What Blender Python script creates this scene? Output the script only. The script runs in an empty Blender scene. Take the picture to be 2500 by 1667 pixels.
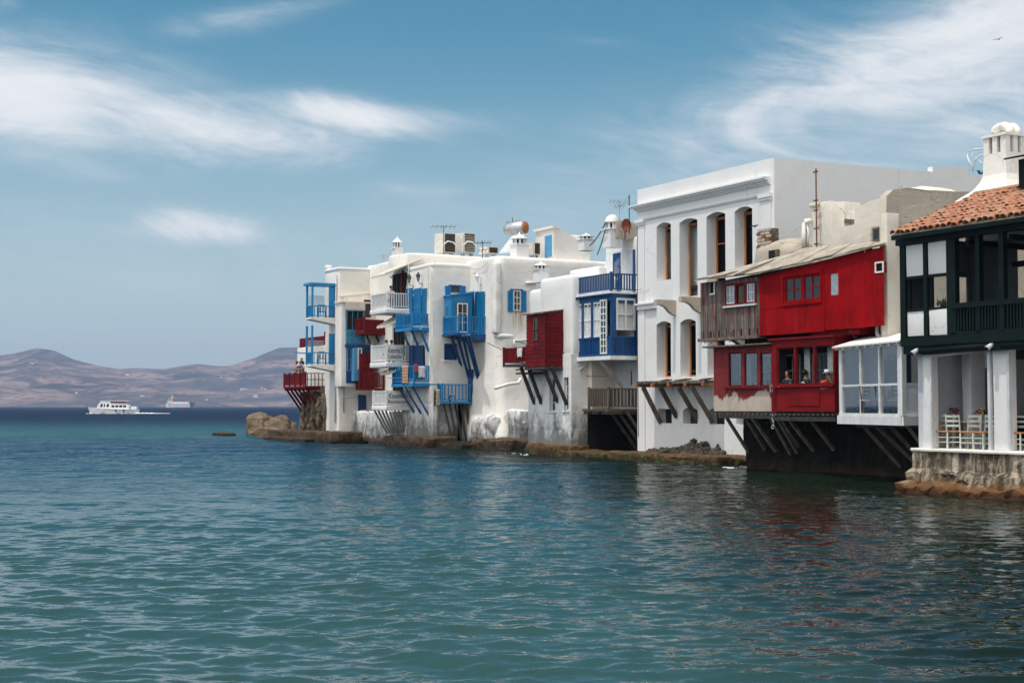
import bpy, bmesh, math, random
import numpy as np
from mathutils import Vector, Matrix, Quaternion, noise
random.seed(7); np.random.seed(7)
scene = bpy.context.scene
COL = scene.collection
rad = math.radians

# ------------------------------------------------------------------ camera, sky, sun, exposure
FPX = 3472.0; HC = 2.4; PITCH = math.atan(158 / FPX)
cam = bpy.data.objects.new('camera', bpy.data.cameras.new('camera')); COL.objects.link(cam)
cam.data.lens = 50; cam.data.sensor_width = 36; cam.data.clip_start = .1; cam.data.clip_end = 40000
cam.location = (0, 0, HC); cam.rotation_euler = (rad(90) + PITCH, 0, 0)
scene.camera = cam
SUN_EL = 70.5; SUN_DIR = Vector((-.83, -.55, 0)).normalized() * math.cos(rad(SUN_EL)) + Vector((0, 0, math.sin(rad(SUN_EL))))
sl = bpy.data.lights.new('sun', 'SUN'); sl.energy = 2.0; sl.angle = rad(.53); sl.color = (1, .965, .92)
sun = bpy.data.objects.new('sun', sl); COL.objects.link(sun)
sun.rotation_euler = SUN_DIR.to_track_quat('Z', 'Y').to_euler(); sun.location = (-30, -20, 60)
vs = scene.view_settings; vs.view_transform = 'Standard'; vs.look = 'None'; vs.gamma = 1; vs.exposure = .38; vs.use_curve_mapping = False
scene.render.engine = 'CYCLES'
cy = scene.cycles; cy.use_denoising = True; cy.max_bounces = 6; cy.diffuse_bounces = 3; cy.glossy_bounces = 3; cy.transmission_bounces = 4
cy.transparent_max_bounces = 8; cy.volume_bounces = 0; cy.caustics_reflective = False; cy.caustics_refractive = False; cy.sample_clamp_indirect = 6

class NT:
    """tiny node-graph helper"""
    def __init__(s, t): s.t = t; s.t.nodes.clear()
    def n(s, typ, ins=None, **kw):
        nd = s.t.nodes.new(typ)
        for k, v in kw.items(): setattr(nd, k, v)
        for k, v in (ins or {}).items():
            if hasattr(v, 'is_output'): s.t.links.new(v, nd.inputs[k])
            else: nd.inputs[k].default_value = v
        return nd
    def m(s, op, a, b=0.0, c=None, clamp=False):
        nd = s.t.nodes.new('ShaderNodeMath'); nd.operation = op; nd.use_clamp = clamp
        for i, v in enumerate((a, b, c)):
            if v is None: continue
            if hasattr(v, 'is_output'): s.t.links.new(v, nd.inputs[i])
            else: nd.inputs[i].default_value = v
        return nd.outputs[0]
    def mix(s, f, a, b, bt='MIX'):
        nd = s.t.nodes.new('ShaderNodeMix'); nd.data_type = 'RGBA'; nd.blend_type = bt
        for i, v in ((0, f), (6, a), (7, b)):
            if hasattr(v, 'is_output'): s.t.links.new(v, nd.inputs[i])
            else: nd.inputs[i].default_value = (*v, 1) if isinstance(v, tuple) and len(v) == 3 else v
        return nd.outputs[2]
    def noise(s, vec, scale, detail=4, rough=.55, dist=0.0):
        return s.n('ShaderNodeTexNoise', {'Vector': vec, 'Scale': scale, 'Detail': detail, 'Roughness': rough, 'Distortion': dist}).outputs['Fac']
    def ramp(s, f, lo, hi, a=0.0, b=1.0, smooth=True):
        nd = s.n('ShaderNodeMapRange', {'Value': f, 'From Min': lo, 'From Max': hi, 'To Min': a, 'To Max': b}, clamp=True)
        if smooth: nd.interpolation_type = 'SMOOTHSTEP'
        return nd.outputs[0]
    def scale(s, vec, k):
        return s.n('ShaderNodeVectorMath', {0: vec, 1: k}, operation='MULTIPLY').outputs[0]
    def pos(s): return s.n('ShaderNodeNewGeometry').outputs['Position']

world = bpy.data.worlds.new('World'); scene.world = world; world.use_nodes = True
g = NT(world.node_tree)
sky = g.n('ShaderNodeTexSky', sky_type='NISHITA', sun_disc=False, sun_elevation=rad(SUN_EL), sun_rotation=rad(233),
          altitude=0, air_density=1.0, dust_density=.6, ozone_density=2.2)
tc = g.n('ShaderNodeTexCoord').outputs['Generated']
xyz = g.n('ShaderNodeSeparateXYZ', {0: tc})
az = g.m('ARCTAN2', xyz.outputs[0], xyz.outputs[1]); el = g.m('ARCSINE', xyz.outputs[2])
cvec = g.n('ShaderNodeCombineXYZ', {0: az, 1: g.m('ADD', el, g.m('MULTIPLY', az, .12)), 2: .3}).outputs[0]
n1 = g.noise(g.scale(cvec, (5.5, 15, 1)), 1.0, 10, .64, 1.1)
n2 = g.noise(g.scale(cvec, (16, 70, 1)), 1.0, 9, .66, 1.4)
nz = g.m('ADD', g.m('MULTIPLY', n1, .76), g.m('MULTIPLY', n2, .24))
# soft cloud banks: bearing and height of centre, half sizes (radians), tilt, density
def deg(u, v): return (u - 1250) / FPX, (991 - v) / FPX
blobs = []
for (u, v, ru, rv, tilt, st) in [(90, 285, 440, 130, -6, 1.0), (430, 325, 430, 90, -6, .85), (900, 292, 330, 46, -4, .80), (490, 565, 190, 52, 0, .80), (230, 430, 230, 50, 0, .40),
                                 (620, 62, 230, 42, 14, .46), (20, 80, 70, 45, 0, .34), (2420, 120, 640, 210, 20, .92), (1900, 300, 700, 170, 17, .55), (2150, 210, 600, 170, 18, .72), (1500, 380, 380, 60, 10, .34),
                                 (2420, 330, 520, 110, 3, .62), (1480, 120, 240, 18, -6, .22), (1050, 470, 380, 30, -3, .30), (700, 670, 600, 30, 0, .26), (1250, 545, 300, 40, 0, .30), (500, 620, 900, 170, 0, .27), (1250, 480, 700, 90, 4, .25)]:
    a0, e0 = deg(u, v); ca, sa_ = math.cos(rad(tilt)), math.sin(rad(tilt))
    dx = g.m('SUBTRACT', az, a0); dy = g.m('SUBTRACT', el, e0)
    rx = g.m('MULTIPLY', g.m('ADD', g.m('MULTIPLY', dx, ca), g.m('MULTIPLY', dy, sa_)), FPX / ru)
    ry = g.m('MULTIPLY', g.m('SUBTRACT', g.m('MULTIPLY', dy, ca), g.m('MULTIPLY', dx, sa_)), FPX / rv)
    q = g.m('ADD', g.m('MULTIPLY', rx, rx), g.m('MULTIPLY', ry, ry))
    blobs.append(g.m('MULTIPLY', g.m('EXPONENT', g.m('MULTIPLY', q, -.9)), st))
bank = blobs[0]
for b in blobs[1:]: bank = g.m('MAXIMUM', bank, b)
# bright cirrus veil added behind the camera, out of view, to raise the fill light
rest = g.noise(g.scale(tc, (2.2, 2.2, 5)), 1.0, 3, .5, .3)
behind_cam = g.ramp(xyz.outputs[1], -.40, .22, 1.0, 0.0)
bank = g.m('MAXIMUM', bank, g.m('MULTIPLY', g.m('MULTIPLY', g.ramp(rest, .25, .52), 1.0), behind_cam))
dens = g.m('ADD', bank, g.m('MULTIPLY', g.m('SUBTRACT', nz, .52), g.m('MULTIPLY', g.m('MINIMUM', g.m('MULTIPLY', bank, 3.0), 1.0), 1.75)))
dens = g.ramp(dens, .04, 1.05, 0, .84)
tint = g.mix(1.0, sky.outputs[0], (.22, .50, .495), 'MULTIPLY')
low = g.ramp(el, -.02, .28, .90, 0.0)
tint = g.mix(low, tint, (3.4, 3.75, 3.95))
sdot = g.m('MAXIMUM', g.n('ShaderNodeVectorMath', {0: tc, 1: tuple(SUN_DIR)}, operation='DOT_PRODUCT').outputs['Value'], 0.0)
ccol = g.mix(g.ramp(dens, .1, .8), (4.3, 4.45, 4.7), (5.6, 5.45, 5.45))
glow = g.m('POWER', sdot, 3.0)      # cloud brightened towards the sun, added for more fill light
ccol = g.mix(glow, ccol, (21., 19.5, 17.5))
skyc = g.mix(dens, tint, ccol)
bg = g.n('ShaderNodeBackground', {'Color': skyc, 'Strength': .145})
g.t.links.new(bg.outputs[0], g.n('ShaderNodeOutputWorld').inputs[0])

# ------------------------------------------------------------------ street frame: s along the shore (towards camera), w inland, z up
_k = math.hypot(.549, 1); ES = (.549 / _k, -1 / _k); NW = (1 / _k, .549 / _k)
TH = math.atan2(ES[1], ES[0])
_cp, _sp = math.cos(PITCH), math.sin(PITCH)
def ray(u, v):
    a = u - 1250; b = 833.5 - v
    return a, FPX * _cp - b * _sp, FPX * _sp + b * _cp
def F(u, v, w):
    r = ray(u, v); t = w / (r[0] * NW[0] + r[1] * NW[1]); return t * (r[0] * ES[0] + r[1] * ES[1]), HC + t * r[2]
def S(u, v, s):
    r = ray(u, v); t = s / (r[0] * ES[0] + r[1] * ES[1]); return t * (r[0] * NW[0] + r[1] * NW[1]), HC + t * r[2]
def WT(u, v, z=0.):
    r = ray(u, v); t = (z - HC) / r[2]; x, y = t * r[0], t * r[1]
    return x * ES[0] + y * ES[1], x * NW[0] + y * NW[1]
def XY(s, w): return ES[0] * s + NW[0] * w, ES[1] * s + NW[1] * w

# ------------------------------------------------------------------ materials
def hexlin(h):
    c = [int(h[i:i + 2], 16) / 255 for i in (0, 2, 4)]
    return tuple(x / 12.92 if x <= .04045 else ((x + .055) / 1.055) ** 2.4 for x in c)
def newmat(name):
    m = bpy.data.materials.new(name); m.use_nodes = True
    return m, NT(m.node_tree)
def finish(g, col, rough=.7, bump=None, bstr=.3, bdist=.02, spec=.4, metal=0., **kw):
    p = g.n('ShaderNodeBsdfPrincipled', {'Roughness': rough, 'Metallic': metal, 'Specular IOR Level': spec})
    for k, v in kw.items():
        k = k.replace('_', ' ')
        if hasattr(v, 'is_output'): g.t.links.new(v, p.inputs[k])
        else: p.inputs[k].default_value = v
    if hasattr(col, 'is_output'): g.t.links.new(col, p.inputs[0])
    else: p.inputs[0].default_value = (*col, 1)
    if bump is not None:
        b = g.n('ShaderNodeBump', {'Strength': bstr, 'Distance': bdist, 'Height': bump}); g.t.links.new(b.outputs[0], p.inputs['Normal'])
    g.t.links.new(p.outputs[0], g.n('ShaderNodeOutputMaterial').inputs[0]); return p
def M(name, c1, c2=None, ns=2.0, st=(1, 1, 1), rough=.65, bs=12., bump=.2, bd=.02, spec=.4, metal=0., lo=.35, hi=.65, rnd=0.):
    m, g = newmat(name); P = g.scale(g.pos(), st)
    col = c1
    if c2: col = g.mix(g.ramp(g.noise(P, ns, 6, .6), lo, hi), c1, c2)
    if rnd:
        r = g.n('ShaderNodeObjectInfo').outputs['Random']
        col = g.mix(1.0, col, g.n('ShaderNodeCombineColor', {0: g.ramp(r, 0, 1, 1 - rnd, 1 + rnd, False), 1: g.ramp(r, 0, 1, 1 - rnd, 1 + rnd, False), 2: g.ramp(r, 0, 1, 1 - rnd, 1 + rnd, False)}).outputs[0], 'MULTIPLY')
    finish(g, col, rough, g.noise(P, bs, 5, .6) if bump else None, bump, bd, spec, metal); return m
def plaster(name, c, dirt=(.55, .50, .43), amt=.35, rough=.85, bump=.35, mould=None, mz=(0, 3), bs=5, rust=None):
    """limewashed wall: blotchy tone, trowel relief, optional black mould rising from the waterline"""
    m, g = newmat(name); P = g.pos(); z = g.n('ShaderNodeSeparateXYZ', {0: P}).outputs[2]
    col = g.mix(g.m('MULTIPLY', g.ramp(g.noise(P, .7, 7, .65, .4), .45, .8), amt), c, dirt)
    col = g.mix(g.m('MULTIPLY', g.ramp(g.noise(g.scale(P, (6, 6, .35)), 1.0, 4, .6), .56, .8), amt * .7), col, dirt)
    spk = g.ramp(g.noise(P, 7.0, 3, .6), .735, .77); col = g.mix(g.m('MULTIPLY', spk, amt), col, (.25, .21, .17))
    vq = g.n('ShaderNodeVectorMath', {0: P, 1: g.n('ShaderNodeTexNoise', {'Vector': P, 'Scale': 1.4, 'Detail': 5.0}).outputs['Color']}, operation='ADD').outputs[0]
    ck = g.n('ShaderNodeTexVoronoi', {'Vector': vq, 'Scale': .6}, feature='DISTANCE_TO_EDGE').outputs[0]        # hairline cracks here and there
    ckm = g.m('MULTIPLY', g.ramp(ck, .003, .012, 1, 0), g.ramp(g.noise(P, .45, 2), .52, .6)); col = g.mix(g.m('MULTIPLY', ckm, min(1., amt * .8)), col, (.22, .19, .16))
    if rust:
        sx = g.n('ShaderNodeSeparateXYZ', {0: P}); wv = g.m('ADD', g.m('MULTIPLY', sx.outputs[0], NW[0]), g.m('MULTIPLY', sx.outputs[1], NW[1])); rn = g.noise(g.scale(P, (7, 7, .5)), 1.0, 4)
        rm = g.m('MULTIPLY', g.m('MULTIPLY', g.ramp(wv, rust[0], rust[0] + .15), g.ramp(wv, rust[1] - .15, rust[1], 1, 0)), g.m('MULTIPLY', g.ramp(z, rust[3], rust[2], .1, 1), g.ramp(z, rust[2], rust[2] + .03, 1, 0)))
        col = g.mix(g.m('MULTIPLY', rm, g.ramp(rn, .40, .62)), col, (.50, .31, .12))
    if mould:
        n = g.m('ADD', g.m('MULTIPLY', g.noise(g.scale(P, (1.5, 1.5, .7)), 1.0, 8, .72, .4), .66), g.m('MULTIPLY', g.noise(P, 5, 7, .75), .34))
        h = g.ramp(z, mz[0], mz[1], .40, -.10, False)
        k = g.m('MULTIPLY', g.ramp(g.m('ADD', n, h), .60, .84), .82)
        col = g.mix(k, col, mould)
        k2 = g.ramp(g.m('ADD', n, g.ramp(z, 0.15, 1.0, .5, 0, False)), .74, .92); col = g.mix(k2, col, (.09, .042, .018))
    b = g.m('ADD', g.noise(P, bs, 6, .6), g.m('MULTIPLY', g.noise(P, 1.3, 3), 1.6))
    finish(g, col, rough, b, bump, .035, .2); return m
MT = {}
MT['white'] = plaster('white_plaster', (.76, .752, .745), (.58, .565, .54), .4, bump=.2)
MT['lime'] = plaster('limewash', (.80, .765, .715), (.60, .53, .45), .42, bump=.5)
MT['cream'] = plaster('cream_limewash', (.72, .66, .57), (.48, .41, .32), .55, bump=.5)
MT['mould'] = plaster('mouldy_limewash', (.78, .78, .77), (.5, .48, .44), .45, mould=(.055, .055, .056), mz=(.2, 3.9), bump=.55)
MT['stucco'] = plaster('bare_stucco', (.50, .435, .35), (.33, .27, .20), .8, bump=.9, bs=9)
MT['whitetrim'] = M('white_trim', (.80, .80, .79), (.68, .67, .65), 3, bump=.05, rough=.5)
MT['greytrim'] = M('grey_white_trim', (.62, .64, .66), (.54, .55, .57), 3, bump=.05, rough=.5)
MT['blue'] = M('azure_paint', (.006, .175, .41), (.010, .225, .48), 2.5, (1, 1, .3), rough=.45, bump=.15, bs=30, rnd=.12)
MT['navy'] = M('navy_paint', (.004, .050, .16), (.007, .068, .21), 2.5, rough=.4, bump=.12, bs=30, rnd=.12)
MT['teal'] = M('teal_paint', (.03, .17, .27), (.05, .24, .36), 3, rough=.6, bump=.2, bs=30, rnd=.1)
MT['ltblue'] = M('light_blue_paint', (.07, .27, .50), (.10, .33, .56), 3, rough=.55, bump=.15, rnd=.1)
MT['red'] = M('red_paint', (.31, .003, .006), (.17, .002, .004), 1.0, rough=.7, bump=.3, bs=26, lo=.3, hi=.75, spec=.1)
MT['dkred'] = M('dark_red_paint', (.17, .010, .012), (.10, .008, .010), 1.8, (1, 1, .4), rough=.7, bump=.3, bs=24, rnd=.22, spec=.12)
MT['green'] = M('bottle_green_paint', (.0018, .0065, .006), (.003, .0095, .0085), 2, rough=.55, bump=.15, rnd=.1, spec=.2)
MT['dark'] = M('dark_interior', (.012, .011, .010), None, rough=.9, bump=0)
MT['wood'] = M('weathered_timber', (.15, .115, .085), (.075, .058, .045), 5, (1, 1, .25), rough=.85, bump=.6, bs=30, rnd=.25)
MT['wetwood'] = M('dark_wet_timber', (.05, .045, .04), (.025, .022, .02), 5, rough=.6, bump=.5, bs=30, rnd=.2)
MT['orange'] = M('new_timber', (.42, .16, .045), (.30, .105, .03), 7, (1, 1, .2), rough=.6, bump=.3, bs=40)
MT['glass'] = M('dark_window_glass', (.012, .016, .02), None, rough=.04, bump=0, spec=.7)
MT['curtain'] = M('lace_curtain', (.72, .73, .74), (.50, .52, .54), 9, (2, 2, .6), rough=.8, bump=.3, bs=14)
MT['metal'] = M('rusty_metal', (.20, .075, .03), (.10, .05, .03), 9, rough=.7, bump=.4, bs=50)
MT['black'] = M('black_iron', (.012, .012, .013), None, rough=.5, bump=0)
MT['steel'] = M('galvanised_steel', (.55, .56, .57), (.4, .41, .42), 6, rough=.4, bump=.05, metal=.6)
MT['cloth'] = M('cream_canvas', (.62, .57, .48), (.52, .47, .38), 3, rough=.9, bump=.3, bs=10)
MT['brown'] = M('brown_metal_grille', (.045, .03, .018), (.03, .02, .013), 6, rough=.6, bump=.1)
MT['pipe'] = M('grey_pipe', (.55, .52, .46), (.42, .38, .32), 4, rough=.6, bump=.1)
MT['acbox'] = M('beige_casing', (.70, .67, .62), (.58, .54, .48), 4, rough=.6, bump=.05)

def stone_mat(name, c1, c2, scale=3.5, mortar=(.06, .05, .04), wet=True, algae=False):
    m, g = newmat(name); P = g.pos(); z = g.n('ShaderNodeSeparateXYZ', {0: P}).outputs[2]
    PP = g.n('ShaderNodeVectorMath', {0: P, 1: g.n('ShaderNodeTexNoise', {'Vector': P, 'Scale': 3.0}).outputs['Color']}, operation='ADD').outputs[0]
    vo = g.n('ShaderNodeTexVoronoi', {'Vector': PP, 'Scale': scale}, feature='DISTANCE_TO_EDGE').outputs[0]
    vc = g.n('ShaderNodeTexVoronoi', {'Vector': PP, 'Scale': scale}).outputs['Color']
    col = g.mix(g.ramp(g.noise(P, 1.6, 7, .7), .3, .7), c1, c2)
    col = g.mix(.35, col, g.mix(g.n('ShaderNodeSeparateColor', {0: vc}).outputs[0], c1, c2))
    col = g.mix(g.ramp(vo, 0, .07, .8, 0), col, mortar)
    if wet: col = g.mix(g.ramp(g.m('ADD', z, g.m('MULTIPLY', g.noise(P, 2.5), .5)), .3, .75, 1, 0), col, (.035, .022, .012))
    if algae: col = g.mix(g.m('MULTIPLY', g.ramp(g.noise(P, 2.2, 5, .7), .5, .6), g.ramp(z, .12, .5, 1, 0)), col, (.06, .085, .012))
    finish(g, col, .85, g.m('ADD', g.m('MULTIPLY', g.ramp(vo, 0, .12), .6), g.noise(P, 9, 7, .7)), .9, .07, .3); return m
MT['rubble'] = stone_mat('rubble_stone', (.22, .165, .11), (.10, .075, .05), 3.2)
MT['crumble'] = stone_mat('crumbling_limewash', (.66, .64, .60), (.26, .25, .235), 3.4, (.04, .036, .03))
MT['cave'] = stone_mat('wet_shade_stone', (.012, .010, .008), (.006, .005, .004), 2.4, (.002, .002, .002))  # wet stone taken near black: shade under the overhangs is put into its colour
MT['ledge'] = stone_mat('brown_ledge_rock', (.125, .078, .046), (.052, .033, .021), .9, (.05, .03, .015))
MT['shore'] = stone_mat('orange_shore_rock', (.20, .095, .032), (.07, .045, .024), 1.6, (.03, .02, .01), algae=True)
MT['rocks'] = stone_mat('grey_rubble_rock', (.11, .092, .07), (.045, .038, .03), 2.8)
def red_mat():
    m, g = newmat('sun_faded_red_panel'); P = g.pos()
    col = g.mix(g.ramp(g.noise(P, .9, 7, .66, .4), .32, .72), (.31, .003, .006), (.17, .002, .004))
    col = g.mix(g.m('MULTIPLY', g.ramp(g.noise(g.scale(P, (5, 5, .5)), 1.0, 6, .7), .50, .74), .55), col, (.36, .022, .022))
    col = g.mix(g.m('MULTIPLY', g.ramp(g.noise(g.scale(P, (9, 9, 3)), 1.0, 5, .7), .66, .74), .5), col, (.10, .004, .005))
    finish(g, col, .7, g.m('ADD', g.noise(g.scale(P, (14, 14, 1.5)), 1.0, 5), g.noise(P, 2, 3)), .35, .02, .08); return m
MT['red'] = red_mat()
def boulder_mat():
    m, g = newmat('tan_boulder_rock'); P = g.pos()
    st = g.noise(g.scale(P, (.5, .5, 2.2)), 1.4, 8, .7, 1.2)
    col = g.mix(g.ramp(st, .35, .62), (.105, .07, .043), (.26, .195, .13))
    col = g.mix(g.ramp(g.noise(P, .9, 6, .7, .8), .56, .66), col, (.06, .045, .03))
    finish(g, col, .85, st, 1.0, .25, .2); return m
MT['boulder'] = boulder_mat()
def quay_mat():
    m, g = newmat('streaked_quay_render'); P = g.pos(); z = g.n('ShaderNodeSeparateXYZ', {0: P}).outputs[2]
    a = g.noise(g.scale(P, (5.5, 5.5, .5)), 1.0, 7, .72); b = g.noise(P, 2.2, 7, .7, .5)
    col = g.mix(g.ramp(b, .3, .7), (.42, .32, .21), (.50, .44, .36))
    col = g.mix(g.m('MULTIPLY', g.ramp(g.m('ADD', g.m('MULTIPLY', a, .6), g.m('MULTIPLY', g.noise(P, 1.1, 6, .7), .4)), .455, .585, 1, 0), .92), col, (.045, .036, .027))
    col = g.mix(g.ramp(g.m('ADD', z, g.m('MULTIPLY', b, .45)), .42, .78, 1, 0), col, (.16, .075, .028))
    col = g.mix(g.ramp(g.m('ADD', z, g.m('MULTIPLY', b, .3)), .18, .40, 1, 0), col, (.045, .022, .010))
    finish(g, col, .9, g.m('ADD', a, g.noise(P, 12, 6, .7)), .9, .05, .2); return m
MT['quay'] = quay_mat()
def greywood():
    m, g = newmat('weathered_grey_boards'); P = g.pos(); z = g.n('ShaderNodeSeparateXYZ', {0: P}).outputs[2]
    gr = g.noise(g.scale(P, (16, 16, .9)), 1.0, 6, .7)
    col = g.mix(g.ramp(gr, .3, .7), (.06, .05, .045), (.21, .18, .155))
    r = g.noise(g.scale(P, (7, 7, 1.6)), 1.0, 6, .75)
    col = g.mix(g.m('MULTIPLY', g.ramp(r, .515, .60), .85), col, (.20, .016, .018))
    col = g.mix(g.ramp(g.noise(g.scale(P, (20, 20, 2)), 1.0, 3), .70, .76), col, (.38, .30, .26))
    rn = g.n('ShaderNodeObjectInfo').outputs['Random']
    col = g.mix(1.0, col, g.n('ShaderNodeCombineColor', {i: g.ramp(rn, 0, 1, .65, 1.3, False) for i in range(3)}).outputs[0], 'MULTIPLY')
    finish(g, col, .85, gr, .8, .02, .2); return m
MT['greywood'] = greywood()
def peel():
    m, g = newmat('peeling_red_paint'); P = g.pos(); z = g.n('ShaderNodeSeparateXYZ', {0: P}).outputs[2]
    n = g.m('ADD', g.m('MULTIPLY', g.noise(P, 1.15, 7, .66, .3), .7), g.m('MULTIPLY', g.noise(g.scale(P, (9, 9, 2.2)), 1, 6, .7), .3))
    k = g.ramp(g.m('ADD', n, g.ramp(z, 2.3, 3.35, -.26, .26, False)), .455, .50)
    red = g.mix(g.ramp(g.noise(g.scale(P, (8, 8, 2)), 1, 6, .7), .35, .7), (.16, .012, .014), (.21, .03, .028))
    bare = g.mix(g.ramp(g.noise(g.scale(P, (2, 2, .8)), 1.5, 5, .6), .4, .7), (.52, .43, .36), (.43, .34, .27))
    finish(g, g.mix(k, bare, red), .7, k, .3, .01, .3); return m
MT['peel'] = peel()
def tile_mat():
    m, g = newmat('terracotta_tile'); P = g.pos(); r = g.n('ShaderNodeObjectInfo').outputs['Random']
    col = g.mix(r, (.34, .12, .065), (.45, .22, .13))
    col = g.mix(g.ramp(g.noise(P, 6, 6, .7), .48, .64), col, (.40, .30, .22))
    col = g.mix(g.m('MULTIPLY', g.ramp(g.noise(P, 3.5, 5, .7), .60, .68), .9), col, (.16, .10, .07))
    finish(g, col, .85, g.noise(P, 30, 4), .4, .01, .2); return m
MT['tile'] = tile_mat()
def thin_glass():
    m, g = newmat('clear_window_glass')
    t = g.n('ShaderNodeBsdfTransparent', {'Color': (.86, .88, .89, 1)}); r = g.n('ShaderNodeBsdfGlossy', {'Roughness': .02, 'Color': (1, 1, 1, 1)})
    fr = g.n('ShaderNodeFresnel', {'IOR': 1.5}).outputs[0]
    g.t.links.new(g.n('ShaderNodeMixShader', {0: g.m('ADD', g.m('MULTIPLY', fr, .35), .015), 1: t.outputs[0], 2: r.outputs[0]}).outputs[0], g.n('ShaderNodeOutputMaterial').inputs[0]); return m
MT['clear'] = thin_glass()
def flat(name, c, rough=.7):
    if name not in MT: MT[name] = M(name, c, tuple(x * .8 for x in c), 8, rough=rough, bump=0)
    return name

# ------------------------------------------------------------------ mesh builder and object helpers
class MB:
    def __init__(s): s.v = []; s.f = []
    def add(s, vs, fs):
        o = len(s.v); s.v += [tuple(p) for p in vs]; s.f += [tuple(i + o for i in f) for f in fs]; return s
    def box(s, a, b):
        x0, x1 = sorted((a[0], b[0])); y0, y1 = sorted((a[1], b[1])); z0, z1 = sorted((a[2], b[2]))
        return s.add([(x0, y0, z0), (x1, y0, z0), (x1, y1, z0), (x0, y1, z0), (x0, y0, z1), (x1, y0, z1), (x1, y1, z1), (x0, y1, z1)],
                     [(0, 3, 2, 1), (4, 5, 6, 7), (0, 1, 5, 4), (1, 2, 6, 5), (2, 3, 7, 6), (3, 0, 4, 7)])
    def hexa(s, b4, t4):
        return s.add(list(b4) + list(t4), [(0, 3, 2, 1), (4, 5, 6, 7), (0, 1, 5, 4), (1, 2, 6, 5), (2, 3, 7, 6), (3, 0, 4, 7)])
    def poly(s, pts): return s.add(pts, [tuple(range(len(pts)))])
    def prism(s, pts, off):
        n = len(pts); o = Vector(off); q = [tuple(Vector(p) + o) for p in pts]
        return s.add(list(pts) + q, [tuple(range(n - 1, -1, -1)), tuple(range(n, 2 * n))] + [(i, (i + 1) % n, n + (i + 1) % n, n + i) for i in range(n)])
    def bar(s, p, q, a, b, up=(0, 0, 1)):
        p, q = Vector(p), Vector(q); d = (q - p).normalized(); u = Vector(up)
        if abs(d.dot(u)) > .98: u = Vector((1, 0, 0))
        x = d.cross(u).normalized() * a / 2; y = x.cross(d).normalized() * b / 2
        return s.hexa([p - x - y, p + x - y, p + x + y, p - x + y], [q - x - y, q + x - y, q + x + y, q - x + y])
    def tube(s, pts, r, n=8, cap=True):
        pts = [Vector(p) for p in pts]; rs = r if isinstance(r, (list, tuple)) else [r] * len(pts); o = len(s.v); vs = []; fs = []
        ref = Vector((0, 0, 1))
        for i, p in enumerate(pts):
            d = (pts[min(i + 1, len(pts) - 1)] - pts[max(i - 1, 0)]).normalized()
            u = ref if abs(d.dot(ref)) < .95 else Vector((1, 0, 0))
            x = d.cross(u).normalized(); y = x.cross(d)
            vs += [p + (x * math.cos(6.2832 * k / n) + y * math.sin(6.2832 * k / n)) * rs[i] for k in range(n)]
        for i in range(len(pts) - 1):
            fs += [(i * n + k, i * n + (k + 1) % n, (i + 1) * n + (k + 1) % n, (i + 1) * n + k) for k in range(n)]
        if cap: fs += [tuple(range(n - 1, -1, -1)), tuple(range((len(pts) - 1) * n, len(pts) * n))]
        return s.add(vs, fs)
    def lathe(s, c, prof, n=16, phase=0.):
        vs = []; fs = []
        for r, z in prof: vs += [(c[0] + r * math.cos(phase + 6.2832 * k / n), c[1] + r * math.sin(phase + 6.2832 * k / n), c[2] + z) for k in range(n)]
        for i in range(len(prof) - 1): fs += [(i * n + k, i * n + (k + 1) % n, (i + 1) * n + (k + 1) % n, (i + 1) * n + k) for k in range(n)]
        fs += [tuple(range(n - 1, -1, -1)), tuple(range((len(prof) - 1) * n, len(prof) * n))]
        return s.add(vs, fs)
    def loft(s, rings, cap=True):
        n = len(rings[0]); vs = [p for r in rings for p in r]
        fs = [(i * n + k, i * n + (k + 1) % n, (i + 1) * n + (k + 1) % n, (i + 1) * n + k) for i in range(len(rings) - 1) for k in range(n)]
        if cap: fs += [tuple(range(n - 1, -1, -1)), tuple(range((len(rings) - 1) * n, len(rings) * n))]
        return s.add(vs, fs)
    def ball(s, c, r, n=10, m=6):
        rx, ry, rz = (r, r, r) if not isinstance(r, (tuple, list)) else r
        vs = [(c[0], c[1], c[2] - rz)]
        for i in range(1, m):
            a = math.pi * i / m
            vs += [(c[0] + rx * math.sin(a) * math.cos(6.2832 * k / n), c[1] + ry * math.sin(a) * math.sin(6.2832 * k / n), c[2] - rz * math.cos(a)) for k in range(n)]
        vs.append((c[0], c[1], c[2] + rz)); L = len(vs) - 1
        fs = [(0, 1 + (k + 1) % n, 1 + k) for k in range(n)] + [(L, 1 + (m - 2) * n + k, 1 + (m - 2) * n + (k + 1) % n) for k in range(n)]
        for i in range(m - 2): fs += [(1 + i * n + k, 1 + i * n + (k + 1) % n, 1 + (i + 1) * n + (k + 1) % n, 1 + (i + 1) * n + k) for k in range(n)]
        return s.add(vs, fs)
    def soft(s, a, b, r, step=.5, amp=.02, ns=.8, topflat=False):
        """box with rounded edges and a hand-trowelled, slightly wavy surface"""
        lo = Vector([min(a[i], b[i]) for i in range(3)]); hi = Vector([max(a[i], b[i]) for i in range(3)])
        r = min(r, min((hi - lo)) * .49)
        def ticks(l, h):
            k = max(1, int((h - l - 2 * r) / step)); t = [l, l + r * .12, l + r * .4, l + r]
            t += [l + r + (h - l - 2 * r) * i / k for i in range(1, k)]
            return t + [h - r, h - r * .4, h - r * .12, h]
        T = [ticks(lo[i], hi[i]) for i in range(3)]
        def fix(p):
            p = Vector(p); c = Vector([min(max(p[i], lo[i] + r), hi[i] - r) for i in range(3)]); d = p - c
            if d.length > 1e-9: d.normalize(); p = c + d * r
            return p + d * (noise.noise(p * ns) * amp * 2 + noise.noise(p * ns * 3.1) * amp * .7)
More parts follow.
